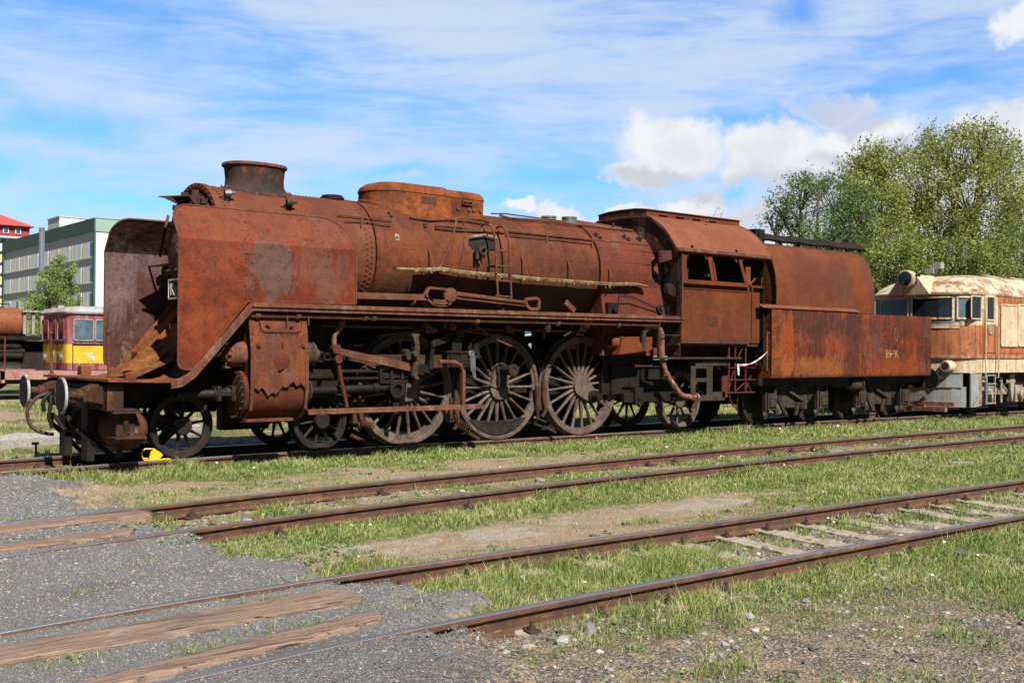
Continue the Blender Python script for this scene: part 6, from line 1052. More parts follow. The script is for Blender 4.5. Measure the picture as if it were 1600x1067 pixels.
def xf(y, d=0): u = abs(y)/max(HW-d, .01); return DX+d*2.0+(.42*u**2+.25*u**12)*(HW-d)/HW
def plan(d, x1=52.):
    h = HW-d; ys = [h*math.sin(pi/2*i/14) for i in range(-14, 15)]; return [(xf(y, d), y) for y in ys[::-1]] + [(x1, -h), (x1, h)]
def body(lv, nm, mt_, parent=D, a=30): return MB().loft([[(x, y, z) for x, y in plan(d)] for z, d in lv]).build(nm, mt_, parent, ang=a)
YO = -.36
def PD(x, y, Y): v = P(x, y, Y+YO); v.y -= YO; return v
def zz1(y): return PD(1500, y, -1.45).z
zA, zB_, zC, zD, zE = zz1(583), zz1(559), zz1(507), zz1(499), 3.12
bd = body([(zA, 0), (zB_-.02, 0)], 'lower_band', 'cream'); body([(zB_-.02, .0), (zB_-.01, -.03), (zB_+.05, -.03), (zB_+.06, 0)], 'waist_rail', 'bumper'); body([(zB_+.05, .003), (zC, .003)], 'body_side', 'orange'); body([(zC, .002), (zE-.02, .002)], 'upper_body', 'cream')
body([(zE-.02, -.03), (zE+.03, -.035), (zE+.05, 0), (zE+.20, .10), (zE+.34, .26), (zE+.46, .5), (zE+.55, .8), (zE+.6, 1.1), (zE+.62, 1.4)], 'roof', 'cream_rusted')
def fpanel(nm, y0, y1, z0, z1, m_, off=-.012, parent=D, fr=None, d=0):
    mb = MB(); n_ = 10; ys = [y0+(y1-y0)*i/n_ for i in range(n_+1)]
    mb.add([(xf(y, d)+off, y, z) for z in (z0, z1) for y in ys], [(i, i+1, n_+2+i, n_+1+i) for i in range(n_)]); o = mb.build(nm, m_, parent)
    if fr:
        mb = MB(); mb.tube([(xf(y, d)+off, y, z0) for y in ys] + [(xf(y, d)+off, y, z1) for y in ys[::-1]] + [(xf(y0, d)+off, y0, z0)], .028, 6); mb.build('frame', fr, o)
    return o
z0w, z1w = zz1(497), zz1(463)
w1 = fpanel('windscreen', -1.05, -.05, z0w, z1w, 'glass', fr='cream'); fpanel('windscreen', .05, 1.05, z0w, z1w, 'glass', fr='cream')
mb = MB(); mb.tube([(DX-.06, -.85, z0w-.02), (DX-.06, -.45, z0w+.25)], .012, 5); mb.tube([(DX-.05, -1.0, z0w+.45), (DX-.05, -.55, z0w+.15)], .01, 5); mb.build('wiper', 'black_iron', w1)
fpanel('white_stripe', -1.2, 1.2, zC-.08, zC-.02, 'cream', -.016); fpanel('body_strip', -1.25, 1.25, zC+.06, zC+.12, 'skirt_grey', -.01)
def spanel(nm, px0, px1, py0, py1, m_, th_=.012, fr=None, Y=-1.45, r=.04, parent=D):
    xa = PD(px0, (py0+py1)/2, Y).x; xb = PD(px1, (py0+py1)/2, Y).x; pm = (px0+px1)/2; za = PD(pm, py1, Y).z; zb = PD(pm, py0, Y).z; pl_ = rnd_poly([(xa, za), (xb, za), (xb, zb), (xa, zb)], r, 4)
    mb = MB(); mb.prism(pl_, 'y', Y-th_, Y+.005); o = mb.build(nm, m_, parent)
    if fr: mb = MB(); q = pl_+pl_[:1]; mb.tube([(x, Y-th_, z) for x, z in q], .022, 6); mb.build('frame', fr, o)
    return o
fpanel('corner_window', -1.385, -1.15, z0w, z1w, 'glass_sky', fr='cream'); fpanel('corner_window', 1.15, 1.385, z0w, z1w, 'glass_sky', fr='cream'); spanel('side_window', 1517, 1532.5, 463, 498.5, 'glass', fr='cream_panel')
dd = spanel('door', 1537.5, 1555, 461, 551, 'orange', .02); spanel('door_upper', 1537.5, 1555, 461, 507, 'cream', .025, parent=dd); spanel('window', 1539.5, 1551.5, 464, 500.5, 'glass', .035, 'cream', parent=dd)
e = spanel('emblem', 1542, 1551, 506, 523, 'skirt_grey', .04, r=.15, parent=dd)
for a, b_ in ((1563, 1588), (1590, 1615)): spanel('side_hatch', a, b_, 477, 541, 'cream_panel', .03, 'cream', r=.03)
spanel('hatch_recess', 1560, 1640, 465, 552, 'orange', .012, r=.01)
mb = MB()
for px in (1540.5, 1560.5): 
    a = PD(px, 482, -1.53); b_ = PD(px, 590, -1.53); mb.tube([(a.x, -1.46, a.z), (a.x, -1.53, a.z-.04), (a.x, -1.53, b_.z), (a.x, -1.46, b_.z)], .018, 6)
mb.build('handrail', 'cream_panel', D)
mb = MB(); q = PD(1427, 437, -.05); lq = PD(1425, 438, -.05); hx = lq.x-.12; hz = lq.z+.02; mb.lathe([(-.14, 0), (-.14, .2), (-.12, .235), (.06, .235), (.12, .2), (.5, .1)], (hx, 0, hz), (1, 0, -.06), 28)
hl = mb.build('headlamp', 'cream', D); mb = MB(); mb.lathe([(-.17, 0), (-.165, .12), (-.145, .195)], (hx, 0, hz), (1, 0, -.06), 28); mb.build('lens', 'glass', hl); mb = MB()
for k in range(9): mb.box(hx-.02+k*.025, hx-.01+k*.025, -.245, -.2, hz-.12, hz+.12)
mb.build('cooling_fin', 'black_iron', hl)
mb = MB(); mb.prism([(-.6, hz-.4), (.6, hz-.4), (.2, hz+.12), (-.2, hz+.12)], 'x', hx+.02, hx+.9); mb.build('lamp_fairing', 'cream', D)
mb = MB(); mb.box(26.9, 27.1, -.1, .15, 3.72, 3.85); mb.box(26.92, 27.08, -.3, .0, 3.84, 4.0); mb.build('roof_horn', 'dirty_white', D)
for x in (29.5, 31.0, 33.0): mb = MB(); mb.lathe([(0, .4), (.04, .4), (.04, .3), (.0, .3)], (x, -.55, 3.66), (0, -.25, 1), 20); mb.lathe([(.01, .3), (.01, 0)], (x, -.55, 3.66), (0, -.25, 1), 20, mi=1); mb.build('roof_fan', ['cream_rusted', 'black_iron'], D)
for mir in (False, True):
    mb = MB(); mb.lathe([(-.18, .10), (-.18, .13), (-.12, .15), (.1, .17)], (xf(-.95), -.97, zA+.16), (1, 0, 0), 20); mb.build('front_lamp', 'cream', D, mir=mir)
    mb = MB(); mb.lathe([(0, .075), (.5, .075)], (DX-.5, -.87, .95), AX, 12); mb.lathe([(-.56, 0), (-.56, .24), (-.53, .25), (-.5, .1)], (DX, -.87, .95), AX, 24); mb.build('buffer', 'black_iron', D, mir=mir)
fpanel('buffer_beam', -1.25, 1.25, .72, zA, 'skirt_grey', .02); fpanel('plough', -1.3, 1.3, .22, .74, 'skirt_grey', .05)
mb = MB(); mb.box(DX-.15, DX+.0, -1.3, 1.3, .26, .36); mb.box(DX-.3, DX-.2, -1.15, 1.15, .12, .22); mb.box(DX-.02, DX+.1, -.4, -.3, .1, .4); mb.build('bumper_bar', 'bumper', D)
mb = MB(); mb.prism([(DX+.72, .22), (DX+1.0, .25), (DX+1.0, zA), (DX+.45, zA), (DX+.45, .22)], 'y', -1.43, -1.38); mb.build('corner_skirt', 'skirt_grey', D, .01); mb = MB(); mb.box(26.95, 27.1, -1.436, -1.428, .4, .52); mb.build('step_hole', 'black_iron', D)
mb = MB(); mb.box(DX+.6, 52, -1.2, 1.2, .75, zA-.02); mb.build('underframe', 'black_iron', D)
paint('running_gear', (.42, .37, .28), (.20, .12, .07), .7, 9)
mb = MB(); a = PD(1541, 625, -1.5); b_ = PD(1554, 625, -1.5); t_ = PD(1541, 587, -1.5).z
for x in (a.x, b_.x): mb.box(x-.02, x+.02, -1.52, -1.48, .28, t_)
for z in (.3, .55, .8, 1.02): mb.box(a.x, b_.x, -1.54, -1.46, z, z+.03)
mb.build('step_ladder', 'skirt_grey', D)
bg_ = MB(); bg_.box(27.2, 31.2, -1.15, -1.05, .5, .68); 
for x in (27.6, 29.2, 30.8): bg_.box(x-.2, x+.2, -1.3, -1.05, .3, .75); bg_.prism([(x-.45, 1.05), (x-.2, 1.05), (x-.25, .6), (x-.35, .3), (x-.42, .6)], 'y', -1.28, -1.2); bg_.lathe([(0, .13), (-.1, .13), (-.14, 0)], (x, -1.3, .5), (0, 1, 0), 14); bg_.lathe([(0, .07), (.5, .07)], (x-.65, -1.2, .85), AX, 10)
bg_.build('bogie_frame', 'running_gear', D, .01)
for x in (27.6, 29.2, 30.8, 33.5, 36): mb = MB(); mb.lathe([(0, 0), (0, .48), (.01, .5), (.12, .5), (.14, .53), (.14, 0)], (x, -.8, .5), (0, 1, 0), 28); mb.build('wheel', 'wheel_dark', D)
mb = MB()
for a, b_ in (((27.1, 1.0), (27.3, .5)), ((28.2, .9), (28.6, .6)), ((28.3, 1.0), (28.3, .3)), ((29.9, .95), (30.2, .5))): mb.tube([(a[0], -1.25, a[1]), (b_[0], -1.25, b_[1])], .03, 6)
mb.build('brake_gear', 'running_gear', D)
# ------------------------------------------------------------------ red and yellow railcar at the left, farther off
D.location.y += YO
paint('crimson', (.26, .035, .055), (.50, .32, .30), .5, 11); paint('railcar_yellow', (.72, .48, .02), (.55, .33, .05), .3, 12); paint('pale_roof', (.40, .45, .47), (.42, .24, .12), .8, 13, horiz=True); paint('pink_frame', (.48, .24, .22), (.28, .14, .10), .6, 14); paint('orange_tank', (.30, .085, .025), (.14, .05, .03), .6, 15)
RY = 21.24; RX = P(104, 540, RY).x
R_ = thing('railcar', (RX+3, RY+1.4, 0), 'small crimson and yellow rail inspection car with a pale roof, behind the locomotive front', 'railcar')
def rz(y): return P(120, y, RY).z
zr = [rz(v) for v in (478, 490, 499, 532, 538, 567.5, 578, 592)]; x1 = RX+13; BW = PX(65, 540, RX).y-RY; yb = RY+BW
def rpl(d=0, x1_=None): return rnd_poly([(RX+d, RY+d), (x1, RY+d), (x1, yb-d), (RX+d, yb-d)], [.25, .05, .05, .25], 5)
def rbody(z0, z1, nm, mm, d=0): return MB().loft([[(x, y, z) for x, y in rpl(d)] for z in (z0, z1)]).build(nm, mm, R_)
rbody(zr[4], zr[1], 'upper_body', 'crimson'); rbody(zr[5], zr[4], 'yellow_band', 'railcar_yellow', -.004); rbody(zr[6], zr[5], 'lower_body', 'crimson', .0)
MB().loft([[(x, y, z) for x, y in rpl(d)] for z, d in ((zr[1], -.06), (zr[1]+.06, -.08), (zr[0]-.06, .05), (zr[0], .3), (zr[0]+.03, .9))]).build('roof', 'pale_roof', R_)
def rwin(px0, px1, nm='side_window'):
    xa = P(px0, 515, RY).x; xb = P(px1, 515, RY).x; mb = MB(); pl_ = rnd_poly([(xa, zr[3]), (xb, zr[3]), (xb, zr[2]), (xa, zr[2])], .08, 3); mb.prism(pl_, 'y', RY-.03, RY+.01); o = mb.build(nm, 'glass_sky', R_); mb = MB(); mb.tube([(x, RY-.03, z) for x, z in pl_+pl_[:1]], .018, 5); mb.build('frame', 'pale_roof', o)
rwin(115, 146)
for a, b_ in ((149, 175), (185, 215), (225, 255), (300, 330), (380, 420)): rwin(a, b_)
mb = MB(); mb.box(P(113, 555, RY).x, P(114.2, 555, RY).x, RY-.02, RY, zr[6], zr[4]); mb.box(P(113, 540, RY).x, x1, RY-.02, RY, zr[4]-.03, zr[4]+.02); mb.build('seam', 'black_iron', R_)
for a, b_ in ((68, 77.5), (82, 89.5), (91.5, 101.5)):
    ya = PX(a, 515, RX).y; yc = PX(b_, 515, RX).y; mb = MB(); pl_ = rnd_poly([(yc, zr[3]), (ya, zr[3]), (ya, zr[2]), (yc, zr[2])], .06, 3); mb.prism(pl_, 'x', RX-.03, RX+.01); o = mb.build('front_window', 'glass', R_); mb = MB(); mb.tube([(RX-.03, y, z) for y, z in pl_+pl_[:1]], .03, 5); mb.build('frame', 'crimson', o)
for a in (70.5, 95.5): y = PX(a, 560, RX).y; mb = MB(); mb.lathe([(-.10, 0), (-.10, .13), (-.06, .16), (.0, .16)], (RX, y, PX(a, 559, RX).z), AX, 20); mb.build('headlamp', 'grey_steel', R_)
for a in (79.5, 89.8): y = PX(a, 540, RX).y; mb = MB(); mb.box(RX-.015, RX, y-.015, y+.015, zr[6], zr[2]); mb.build('door_seam', 'black_iron', R_)
mb = MB(); y = PX(82, 480, RX).y; mb.lathe([(-.15, 0), (-.15, .14), (.05, .15)], (RX+.3, y, zr[0]-.05), AX, 16); mb.build('roof_lamp', 'grey_steel', R_)
g0 = P(141, 566, RY); text_mb('4', .32, lambda x, y, z: (g0.x+x, RY-.02-z, g0.z+y)).build('number', 'white_paint', R_); text_mb('4', .3, lambda x, y, z: (RX-.02-z, PX(83, 555, RX).y-x, PX(83, 557, RX).z+y)).build('number', 'white_paint', R_)
mb = MB()
for px0, px1, py in ((130, 148, 553), (137, 148, 556.5), (121, 127, 563), (123, 128, 566), (120, 127, 573)): a = P(px0, py, RY); b_ = P(px1, py, RY); n_ = int((b_.x-a.x)/.07); [mb.box(a.x+i*.07, a.x+i*.07+.045, RY-.012, RY-.003, a.z-.025, a.z+.025) for i in range(n_)]
mb.build('small_notice', 'white_paint', R_)
mb = MB(); mb.box(RX-2.0, x1, RY-.05, RY+.05, zr[7], zr[6]-.02); mb.box(RX-2.0, x1, yb-.05, yb+.05, zr[7], zr[6]-.02); mb.box(RX-2.0, RX-1.9, RY-.05, yb+.05, zr[7]-.1, zr[6]); mb.box(RX-2, RX, RY, yb, zr[6]-.05, zr[6]-.02); mb.build('underframe', 'pink_frame', R_)
mb = MB()
for y in (RY+.4, yb-.4): mb.lathe([(0, .09), (.7, .11)], (RX-2.7, y, zr[7]+.12), AX, 12); mb.lathe([(-.75, 0), (-.75, .26), (-.68, .26), (-.68, .1)], (RX-2.0, y, zr[7]+.12), AX, 20)
mb.build('buffer', 'orange_tank', R_)
mb = MB()
for y in (RY, RY+.9, yb-.9, yb): mb.tube([(RX-1.9, y, zr[6]), (RX-1.9, y, zr[4]+.2)], .025, 6)
mb.tube([(RX-1.9, RY, zr[4]+.2), (RX-1.9, yb, zr[4]+.2)], .025, 6); mb.build('end_rail', 'rust_pipe', R_)
for x in (RX-.6, RX+2.2, RX+6): mb = MB(); mb.lathe([(0, 0), (0, .42), (.12, .42), (.12, 0)], (x, RY+.5, .45), (0, 1, 0), 24); mb.build('wheel', 'wheel_dark', R_)
# ------------------------------------------------------------------ rusty tank and black gear at the very left
QY = 25.5; Q = thing('tank_wagon', (9, QY, 0), 'rust-orange cylindrical tank on a black wagon frame at the left edge', 'wagon'); xe = P(37, 520, QY).x; zt, zb_ = P(20, 480, QY).z, P(20, 524, QY).z; rt_ = (zt-zb_)/2*1.15; zc_ = zt-rt_
mb = MB(); mb.lathe([(-14, 0), (-14, rt_), (-.12, rt_), (-.02, rt_*.93), (0, rt_*.8), (0, 0)], (xe, QY+rt_, zc_), AX, 40); mb.build('tank', 'orange_tank', Q); mb = MB(); mb.box(xe-14, xe+4.5, QY, QY+2*rt_, zb_-.16, zb_-.02); mb.build('wagon_frame', 'black_iron', Q)
mb = MB()
for py, r, e_ in ((540, .16, 37), (549, .11, 42), (556, .13, 40), (583, .40, 37)): q = P(e_, py, QY); mb.lathe([(-14, r), (-.1, r), (0, r*.6), (0, 0)], (q.x, QY+.3, q.z), AX, 16)
mb.box(xe-2, xe+3.6, QY+.4, QY+1.4, .5, zb_-.2); mb.build('pressure_pipe', 'wheel_dark', Q)
mb = MB(); xa, xb = P(40, 500, QY).x, P(67, 500, QY).x; za, zb2 = P(50, 522, QY).z, P(50, 488, QY).z
for x in (xa, (xa+xb)/2, xb): mb.box(x-.05, x+.05, QY+.1, QY+.2, za, zb2)
mb.box(xa-.1, xb+.2, QY, QY+1.6, zb2, zb2+.07); mb.build('weathered_frame', 'running_gear', Q); mb = MB(); mb.box(xa-1.0, xa+.1, QY+.4, QY+1.5, za-.3, zb2-.05); mb.build('equipment_cabinet', 'black_iron', Q)
mb = MB(); q = P(8, 478, QY); mb.tube([(q.x-.6, QY+rt_, zt-.02), (q.x-.6, QY+rt_, zt+.12), (q.x+.3, QY+rt_, zt+.12), (q.x+.3, QY+rt_, zt-.02)], .02, 5); mb.build('handrail', 'black_iron', Q)
for x in (xe-.8, xe+2.5): mb = MB(); mb.lathe([(0, 0), (0, .45), (.12, .45), (.12, 0)], (x, QY+.5, .45), (0, 1, 0), 24); mb.build('wheel', 'wheel_dark', Q)
# ------------------------------------------------------------------ buildings
M['wall_grey'] = plain('wall_grey', (.50, .54, .62), .9, 0, .05, 0, .6); M['wall_white'] = plain('wall_white', (.72, .72, .72), .9, 0, .04, 0, .4); M['fascia'] = plain('green_fascia', (.05, .105, .095), .7, 0, .1, 0, .5); M['pale_green'] = plain('pale_green', (.26, .40, .33), .8, 0, .05, 0, .5); M['yellow_panel'] = plain('yellow_panel', (.80, .58, .16), .7, 0, .08, 0, 1); M['blind'] = plain('blind', (.80, .86, .95), .6, 0, .06, 0, .8); M['pane'] = plain('pane', (.05, .07, .085), .15, 0, .3, 0, .3, spec=.8)
BX = PX(147.6, 536, 43.).x; BY = PX(147.6, 536, 43.).y; B_ = thing('office_block', (43, BY, 0), 'long grey office block with green roof band and yellow window panels', 'building')
def bzz(y): return PX(147.6, y, 43.).z
ye = PX(5.6, 450, 43.).y; Ht = bzz(341); f0 = bzz(362)
mb = MB(); mb.box(43, 60, BY, ye, -.5, f0); mb.build('wall', 'wall_grey', B_); mb = MB(); mb.box(43.1, 60.05, BY-.03, BY+.4, -.5, f0); mb.build('end_wall', 'wall_white', B_)
mb = MB(); mb.box(42.8, 60.1, BY-.1, ye+.3, f0, Ht); mb.build('roof_band', 'fascia', B_); mb = MB(); mb.box(42.95, 60.2, BY-.15, BY-.05, f0+.0, Ht-.12); mb.build('end_band', 'pale_green', B_); mb = MB(); mb.box(42.8, 43.0, BY-.12, BY+.25, -.5, f0); mb.box(42.8, 43.0, ye-.6, ye+.3, -.5, f0); mb.build('corner_strip', 'fascia', B_)
ys = [PX(x, 450, 43.).y for x in (147.6, 130.4, 112, 94.5)]; bay = (ys[3]-ys[1])/2; yy = BY+.7; rows = [(bzz(401), bzz(377)), (bzz(440.5), bzz(415.5)), (bzz(481), bzz(457))]; hrow = rows[0][0]-rows[1][0]; rows.append((rows[2][0]-hrow, rows[2][1]-hrow)); k = 0
while yy < ye-bay*.7:
    for ri_, (za, zb2) in enumerate(rows):
        w_ = min(bay-.9 if k else ys[1]-yy-.3, bay-.9); mb = MB(); mb.box(42.93, 43.02, yy, yy+w_, za, zb2); dark = (k == 0) or rng.uniform() < .12
        wi = mb.build('window', 'blind', B_); mb = MB(); h_ = yy + w_*(0 if k == 0 else .1); mb.box(42.91, 42.94, h_, h_+w_*(.28 if dark else .04), za+.1, zb2-.1); mb.build('pane', 'pane' if dark else 'wall_grey', wi); mb = MB(); mb.box(42.91, 42.94, yy+w_*.55, yy+w_*.58, za, zb2); mb.build('mullion', 'wall_grey', wi)
        mb = MB(); mb.box(42.92, 43.01, yy+w_+.12, yy+w_+.65, za, zb2); mb.build('yellow_panel', 'yellow_panel', B_)
    yy += w_+.9 if k else ys[1]-yy+.6; k += 1
mb = MB(); 
for za, zb2 in rows: mb.box(42.86, 43.0, BY+.5, ye-.7, za-.12, za-.02)
mb.build('sill_line', 'wall_white', B_)
p0 = PX(75, 360, 46.); mb = MB(); ya = PX(93, 339, 46).y; mb.box(46, 60, ya, PX(75, 345, 46).y, Ht, PX(93, 339, 46).z); mb.build('stair_head', 'wall_white', B_); mb = MB(); mb.box(45.9, 60.1, ya-.1, PX(75, 345, 46).y+.1, PX(93, 339, 46).z, PX(93, 339, 46).z+.15); mb.build('stair_head_cap', 'wall_grey', B_)
M['tile_red'] = plain('tile_red', (.42, .07, .06), .8, 0, .15, 0, 1); M['wall_red'] = plain('wall_red', (.30, .03, .03), .8, 0, .12, 0, 1)
dT = 195; c0 = CP+ray(43, 450)*dT; TY = c0.y; TXr = P(43, 450, TY).x; TXl = TXr-20; tz = lambda y: P(30, y, TY).z
Tn = thing('apartment_tower', (TXr, TY, 0), 'apartment tower with red tiled roof, red top storey and yellow balconies', 'building')
mb = MB(); mb.box(TXl, TXr, TY, TY+16, -.5, tz(372)); mb.build('wall', 'wall_white', Tn); mb = MB(); mb.box(TXl, TXr+.2, TY-.2, TY+16.2, tz(372), tz(354)); mb.build('top_storey', 'wall_red', Tn)
z0, z1 = tz(354), tz(354)+7; mb = MB(); mb.loft([[(TXl-1, TY-1, z0), (TXr+1, TY-1, z0), (TXr+1, TY+17, z0), (TXl-1, TY+17, z0)], [(TXl+6, TY+7, z1-2), (TXr-11, TY+7, z1-2), (TXr-11, TY+9, z1-2), (TXl+6, TY+9, z1-2)]]); mb.build('roof', 'tile_red', Tn); mb = MB(); mb.box(TXl-1, TXr+1.5, TY-1.2, TY+17, tz(372)-.2, tz(372)+.1); mb.build('cornice', 'wall_grey', Tn)
for px in (9, 28, -10): a = P(px-4.5, 360, TY-.2); b_ = P(px+4.5, 360, TY-.2); mb = MB(); mb.box(a.x, b_.x, TY-.35, TY-.2, tz(366), tz(357)); wi = mb.build('window', 'wall_white', Tn); mb = MB(); mb.box(a.x+.15, b_.x-.15, TY-.40, TY-.34, tz(365), tz(358)); mb.build('pane', 'pane', wi)
k = 0
for py in range(376, 500, 17):
    for px in (-20, -6, 6, 19): a = P(px-4, py, TY); b_ = P(px+4, py, TY); mb = MB(); mb.box(a.x, b_.x, TY-.15, TY, tz(py+7), tz(py)); mb.build('window', 'pane', Tn)
    mb = MB(); mb.box(TXl, P(24, py, TY).x, TY-1.3, TY-1.2, tz(py+15), tz(py+7)); mb.build('balcony', ['wall_grey', 'yellow_panel'][k % 2], Tn); k += 1
# stainless flue beside the office block
q = CP+ray(64, 480)*92; zt_ = (CP+ray(64.4, 354)*92).z; mb = MB(); mb.lathe([(0, .22), (zt_, .22), (zt_, .25), (zt_+.2, .25), (zt_+.2, 0)], (q.x, q.y, -.3), (0, 0, 1), 20); o = mb.build('flue_pipe', plain('stainless', (.55, .56, .58), .3, .8, .05, 0)); tag(o, 'tall shiny steel flue pipe in front of the office block', 'flue')
q = CP+ray(1213.5, 480)*52; zt_ = (CP+ray(1213.5, 345)*52).z; mb = MB(); mb.tube([(q.x, q.y, -.3), (q.x, q.y, zt_)], .09, 8); o = mb.build('mast', 'grey_steel'); tag(o, 'slim grey mast rising between the cab and the trees', 'mast')
q = P(1118, 338, .1); mb = MB(); mb.tube([(q.x, .1, 4.42), (q.x-.05, .1, 4.62), (q.x+.05, .1, 4.78), (q.x+.16, .1, 4.80)], .006, 5); mb.tube([(q.x, .1, 4.42), (q.x+.14, .05, 4.6), (q.x+.2, .05, 4.76)], .005, 5); o = thing('weed_sprig', (q.x, .1, 4.42), 'tiny weed growing on top of the cab roof ventilator', 'weed'); M['sprig'] = plain('sprig', (.12, .16, .05), .7, 0, .2, 0); mb.build('stem', 'sprig', o); mb = MB()
for k in range(16): p_ = Vector((q.x+rng.uniform(.0, .22), .1+rng.uniform(-.05, .05), 4.62+rng.uniform(0, .2))); u_ = Vector(rng.normal(size=3)).normalized()*.03; w_ = u_.orthogonal().normalized()*.012; mb.add([p_-u_, p_-w_, p_+u_, p_+w_], [(0, 1, 2, 3)])
mb.build('leaves', 'sprig', o)
# ------------------------------------------------------------------ trees
leafm('leaf_poplar', [(.05, (.09, .125, .028)), (.4, (.20, .24, .05)), (.7, (.34, .36, .09)), (.95, (.52, .50, .20))], .45, .45, .35)
leafm('leaf_ash', [(.05, (.045, .09, .025)), (.5, (.11, .18, .05)), (.95, (.26, .33, .15))], .35, .45, .5)
leafm('leaf_bush', [(.05, (.06, .10, .02)), (.5, (.17, .22, .045)), (.95, (.36, .39, .09))], .35, .5, .5)
leafm('needle', [(.05, (.06, .11, .02)), (.5, (.16, .24, .05)), (.95, (.28, .36, .09))], .2, .6, 1.)
M['bark'] = plain('bark', (.11, .085, .065), .95, 0, .3, .8, 8); M['bark_pine'] = plain('bark_pine', (.16, .085, .05), .95, 0, .3, .8, 8)
def tree(name, label, depth, clumps, nleaf, lsz, lm, base=None, bark='bark', group=None, ylen=1., lean=.0, seed=0, trunk_r=.22, sub=9, tw=.45):
    r = np.random.default_rng(seed); cs = []
    for px, py, rx, ry in clumps:
        dd_ = depth*(1+r.uniform(-.03, .03)); c = CP+ray(px, py)*dd_; cs.append((np.array(c), rx/FP*depth, ry/FP*depth))
    cen = np.mean([c for c, a, b_ in cs], axis=0); bx, by = (cen[0], cen[1]) if base is None else base
    root = thing(name, (bx, by, -.2), label, 'tree' if 'bush' not in name else 'bush', group); mb = MB(); low = min(c[2]-b_ for c, a, b_ in cs); fork = np.array([bx, by, max(.8, low*.7)]); mb.tube([(bx, by, -.3), (bx+.05, by, fork[2]*.5), tuple(fork)], [trunk_r*1.25, trunk_r, trunk_r*.8], 8)
    P_ = []; tot = sum(a*b_ for c, a, b_ in cs)
    for c, a, b_ in cs:
        mid = fork*.4+c*.6+r.normal(size=3)*.2; mid[2] = fork[2]*.35+c[2]*.65-.2*b_; mb.tube([tuple(fork), tuple(mid), tuple(c)], [trunk_r*.55, trunk_r*.32, trunk_r*.15], 6)
        ns_ = max(4, int(sub*a*b_*3)); vv = r.normal(size=(ns_, 3)); vv /= np.linalg.norm(vv, axis=1)[:, None]; vv *= r.uniform(.25, 1., (ns_, 1))**.55; sc_ = c+vv*np.array([a, a*ylen, b_])
        for s_ in sc_[:26]: mb.tube([tuple(c*.5+mid*.5), tuple(c*.35+s_*.65+r.normal(size=3)*.05), tuple(s_)], [trunk_r*.13, .018, .008], 4, caps=False)
        nl = int(nleaf*a*b_/tot); pick = r.integers(0, ns_, nl); 
        # leaves strung along short twigs that all sweep one way
        tdir = r.normal(size=(ns_, 3))*.6+np.array([.55+lean, -.1, .75]); tdir /= np.linalg.norm(tdir, axis=1)[:, None]; t = r.uniform(-1, 1, nl)[:, None]*tw
        P_.append(sc_[pick]+tdir[pick]*t+r.normal(size=(nl, 3))*tw*.36)
    mb.build('trunk', bark, root); Pn = np.concatenate(P_); Pn = Pn[Pn[:, 2] > .1]; n_ = len(Pn); d1 = r.normal(size=(n_, 3))+np.array([.5, 0, .1]); d1 /= np.linalg.norm(d1, axis=1)[:, None]; up = r.normal(size=(n_, 3)); d2 = np.cross(d1, up); d2 /= np.linalg.norm(d2, axis=1)[:, None]; s_ = lsz*r.uniform(.55, 1.25, n_)[:, None]
    V = np.stack([Pn-d1*s_, Pn-d2*s_*.42-d1*s_*.1, Pn+d1*s_, Pn+d2*s_*.42-d1*s_*.1], 1).reshape(-1, 3)-np.array([bx, by, -.2]); o = np.arange(n_)*4; return npmesh('crown', V, np.stack([o, o+1, o+2, o+3], -1), [lm], None, None, False, root)
G1 = 'trees beyond the diesel'
tree('poplar_tree', 'largest tree, airy yellow-green crown swept to the right above the diesel', 50, [(1440, 300, 55, 60), (1500, 245, 75, 50), (1470, 225, 40, 28), (1555, 240, 55, 45), (1510, 310, 95, 60), (1590, 300, 60, 60), (1450, 360, 80, 50), (1540, 370, 80, 45), (1590, 350, 40, 40), (1530, 205, 35, 14), (1410, 330, 40, 55)], 38000, .076, 'leaf_poplar', group=G1, lean=.5, seed=3, trunk_r=.3, sub=7, tw=.55)
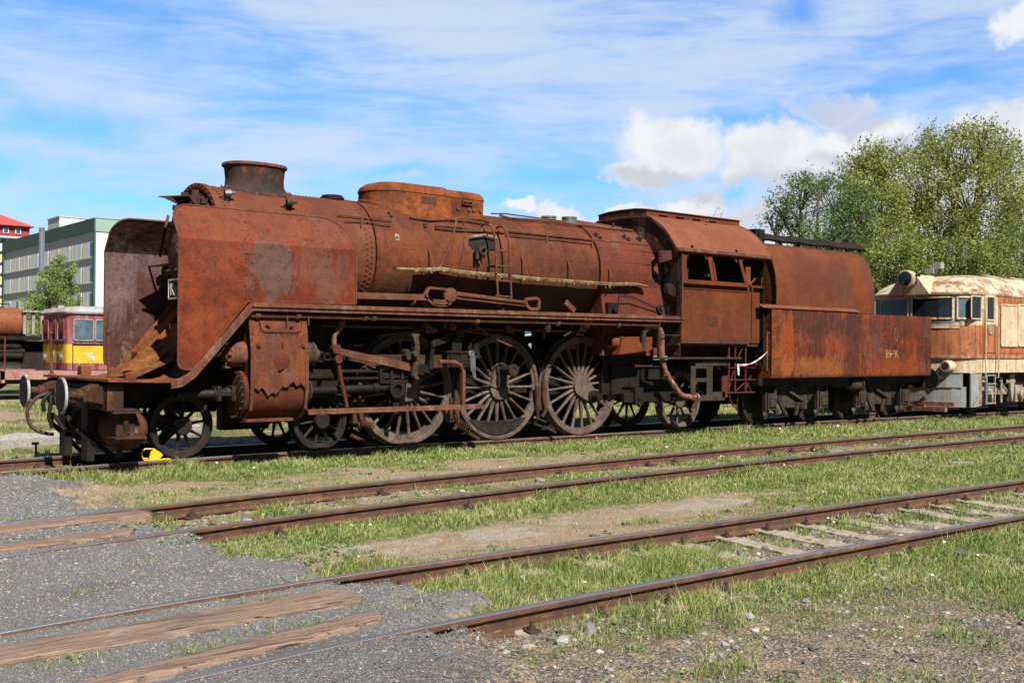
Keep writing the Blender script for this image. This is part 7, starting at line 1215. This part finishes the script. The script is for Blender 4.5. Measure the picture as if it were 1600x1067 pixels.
tree('poplar_tree', 'slimmer pale green tree between the dark ash and the largest tree', 47, [(1375, 255, 42, 32), (1350, 275, 38, 40), (1375, 320, 50, 50), (1335, 300, 25, 30), (1390, 375, 55, 45)], 17000, .078, 'leaf_poplar', group=G1, lean=.3, seed=5, sub=8, tw=.5)
tree('ash_tree', 'darker green tree with drooping leaf sprays, nearest to the tender', 42, [(1215, 322, 36, 14), (1198, 340, 20, 7), (1250, 300, 38, 22), (1280, 285, 40, 18), (1300, 320, 45, 40), (1250, 345, 45, 26), (1320, 355, 50, 36), (1350, 330, 30, 40), (1290, 372, 60, 18)], 12500, .065, 'leaf_ash', group=G1, seed=8, sub=9, tw=.42)
for i, (cl, lab, sd) in enumerate([([(1395, 420, 50, 50), (1440, 405, 55, 40), (1385, 470, 40, 50)], 'dense bush showing between the tender bunker and the diesel roof', 11), ([(1500, 400, 60, 38), (1555, 405, 50, 40), (1530, 440, 60, 40)], 'dense olive green bush behind the diesel roof', 12), ([(1600, 400, 50, 50), (1650, 420, 60, 60), (1700, 400, 60, 70)], 'dark bush at the right edge behind the diesel', 13), ([(1330, 400, 45, 35), (1290, 410, 60, 40)], 'low bush rising just above the tender coal boards', 14)]):
    tree('leafy_bush', lab, 40+i, cl, 15000, .06, 'leaf_bush' if i != 2 else 'leaf_ash', group='bushes behind the diesel', seed=sd, sub=16, tw=.3, trunk_r=.12)
tree('pine_tree', 'small bright green pine in front of the office block', 52, [(88, 412, 13, 12), (112, 428, 8, 16), (88, 432, 24, 14), (72, 448, 22, 10), (95, 452, 28, 14), (60, 468, 26, 12), (88, 472, 36, 14), (50, 484, 16, 8), (75, 492, 34, 12), (105, 488, 20, 12), (85, 515, 36, 18)], 22000, .05, 'needle', bark='bark_pine', seed=21, sub=26, tw=.22, trunk_r=.10)
for i, (px, py, rx, ry) in enumerate([(175, 500, 30, 20), (200, 520, 40, 25), (260, 530, 60, 25), (5, 530, 30, 20)]):
    tree('leafy_bush', ['round green bush far behind the locomotive front', 'low green bush far behind the smoke deflectors', 'wide low bush glimpsed beneath the running board', 'low green bush behind the rusty tank'][i], 62, [(px, py, rx, ry)], 2600, .09, 'leaf_bush', group='distant bushes', seed=30+i, sub=6, tw=.3, trunk_r=.1)
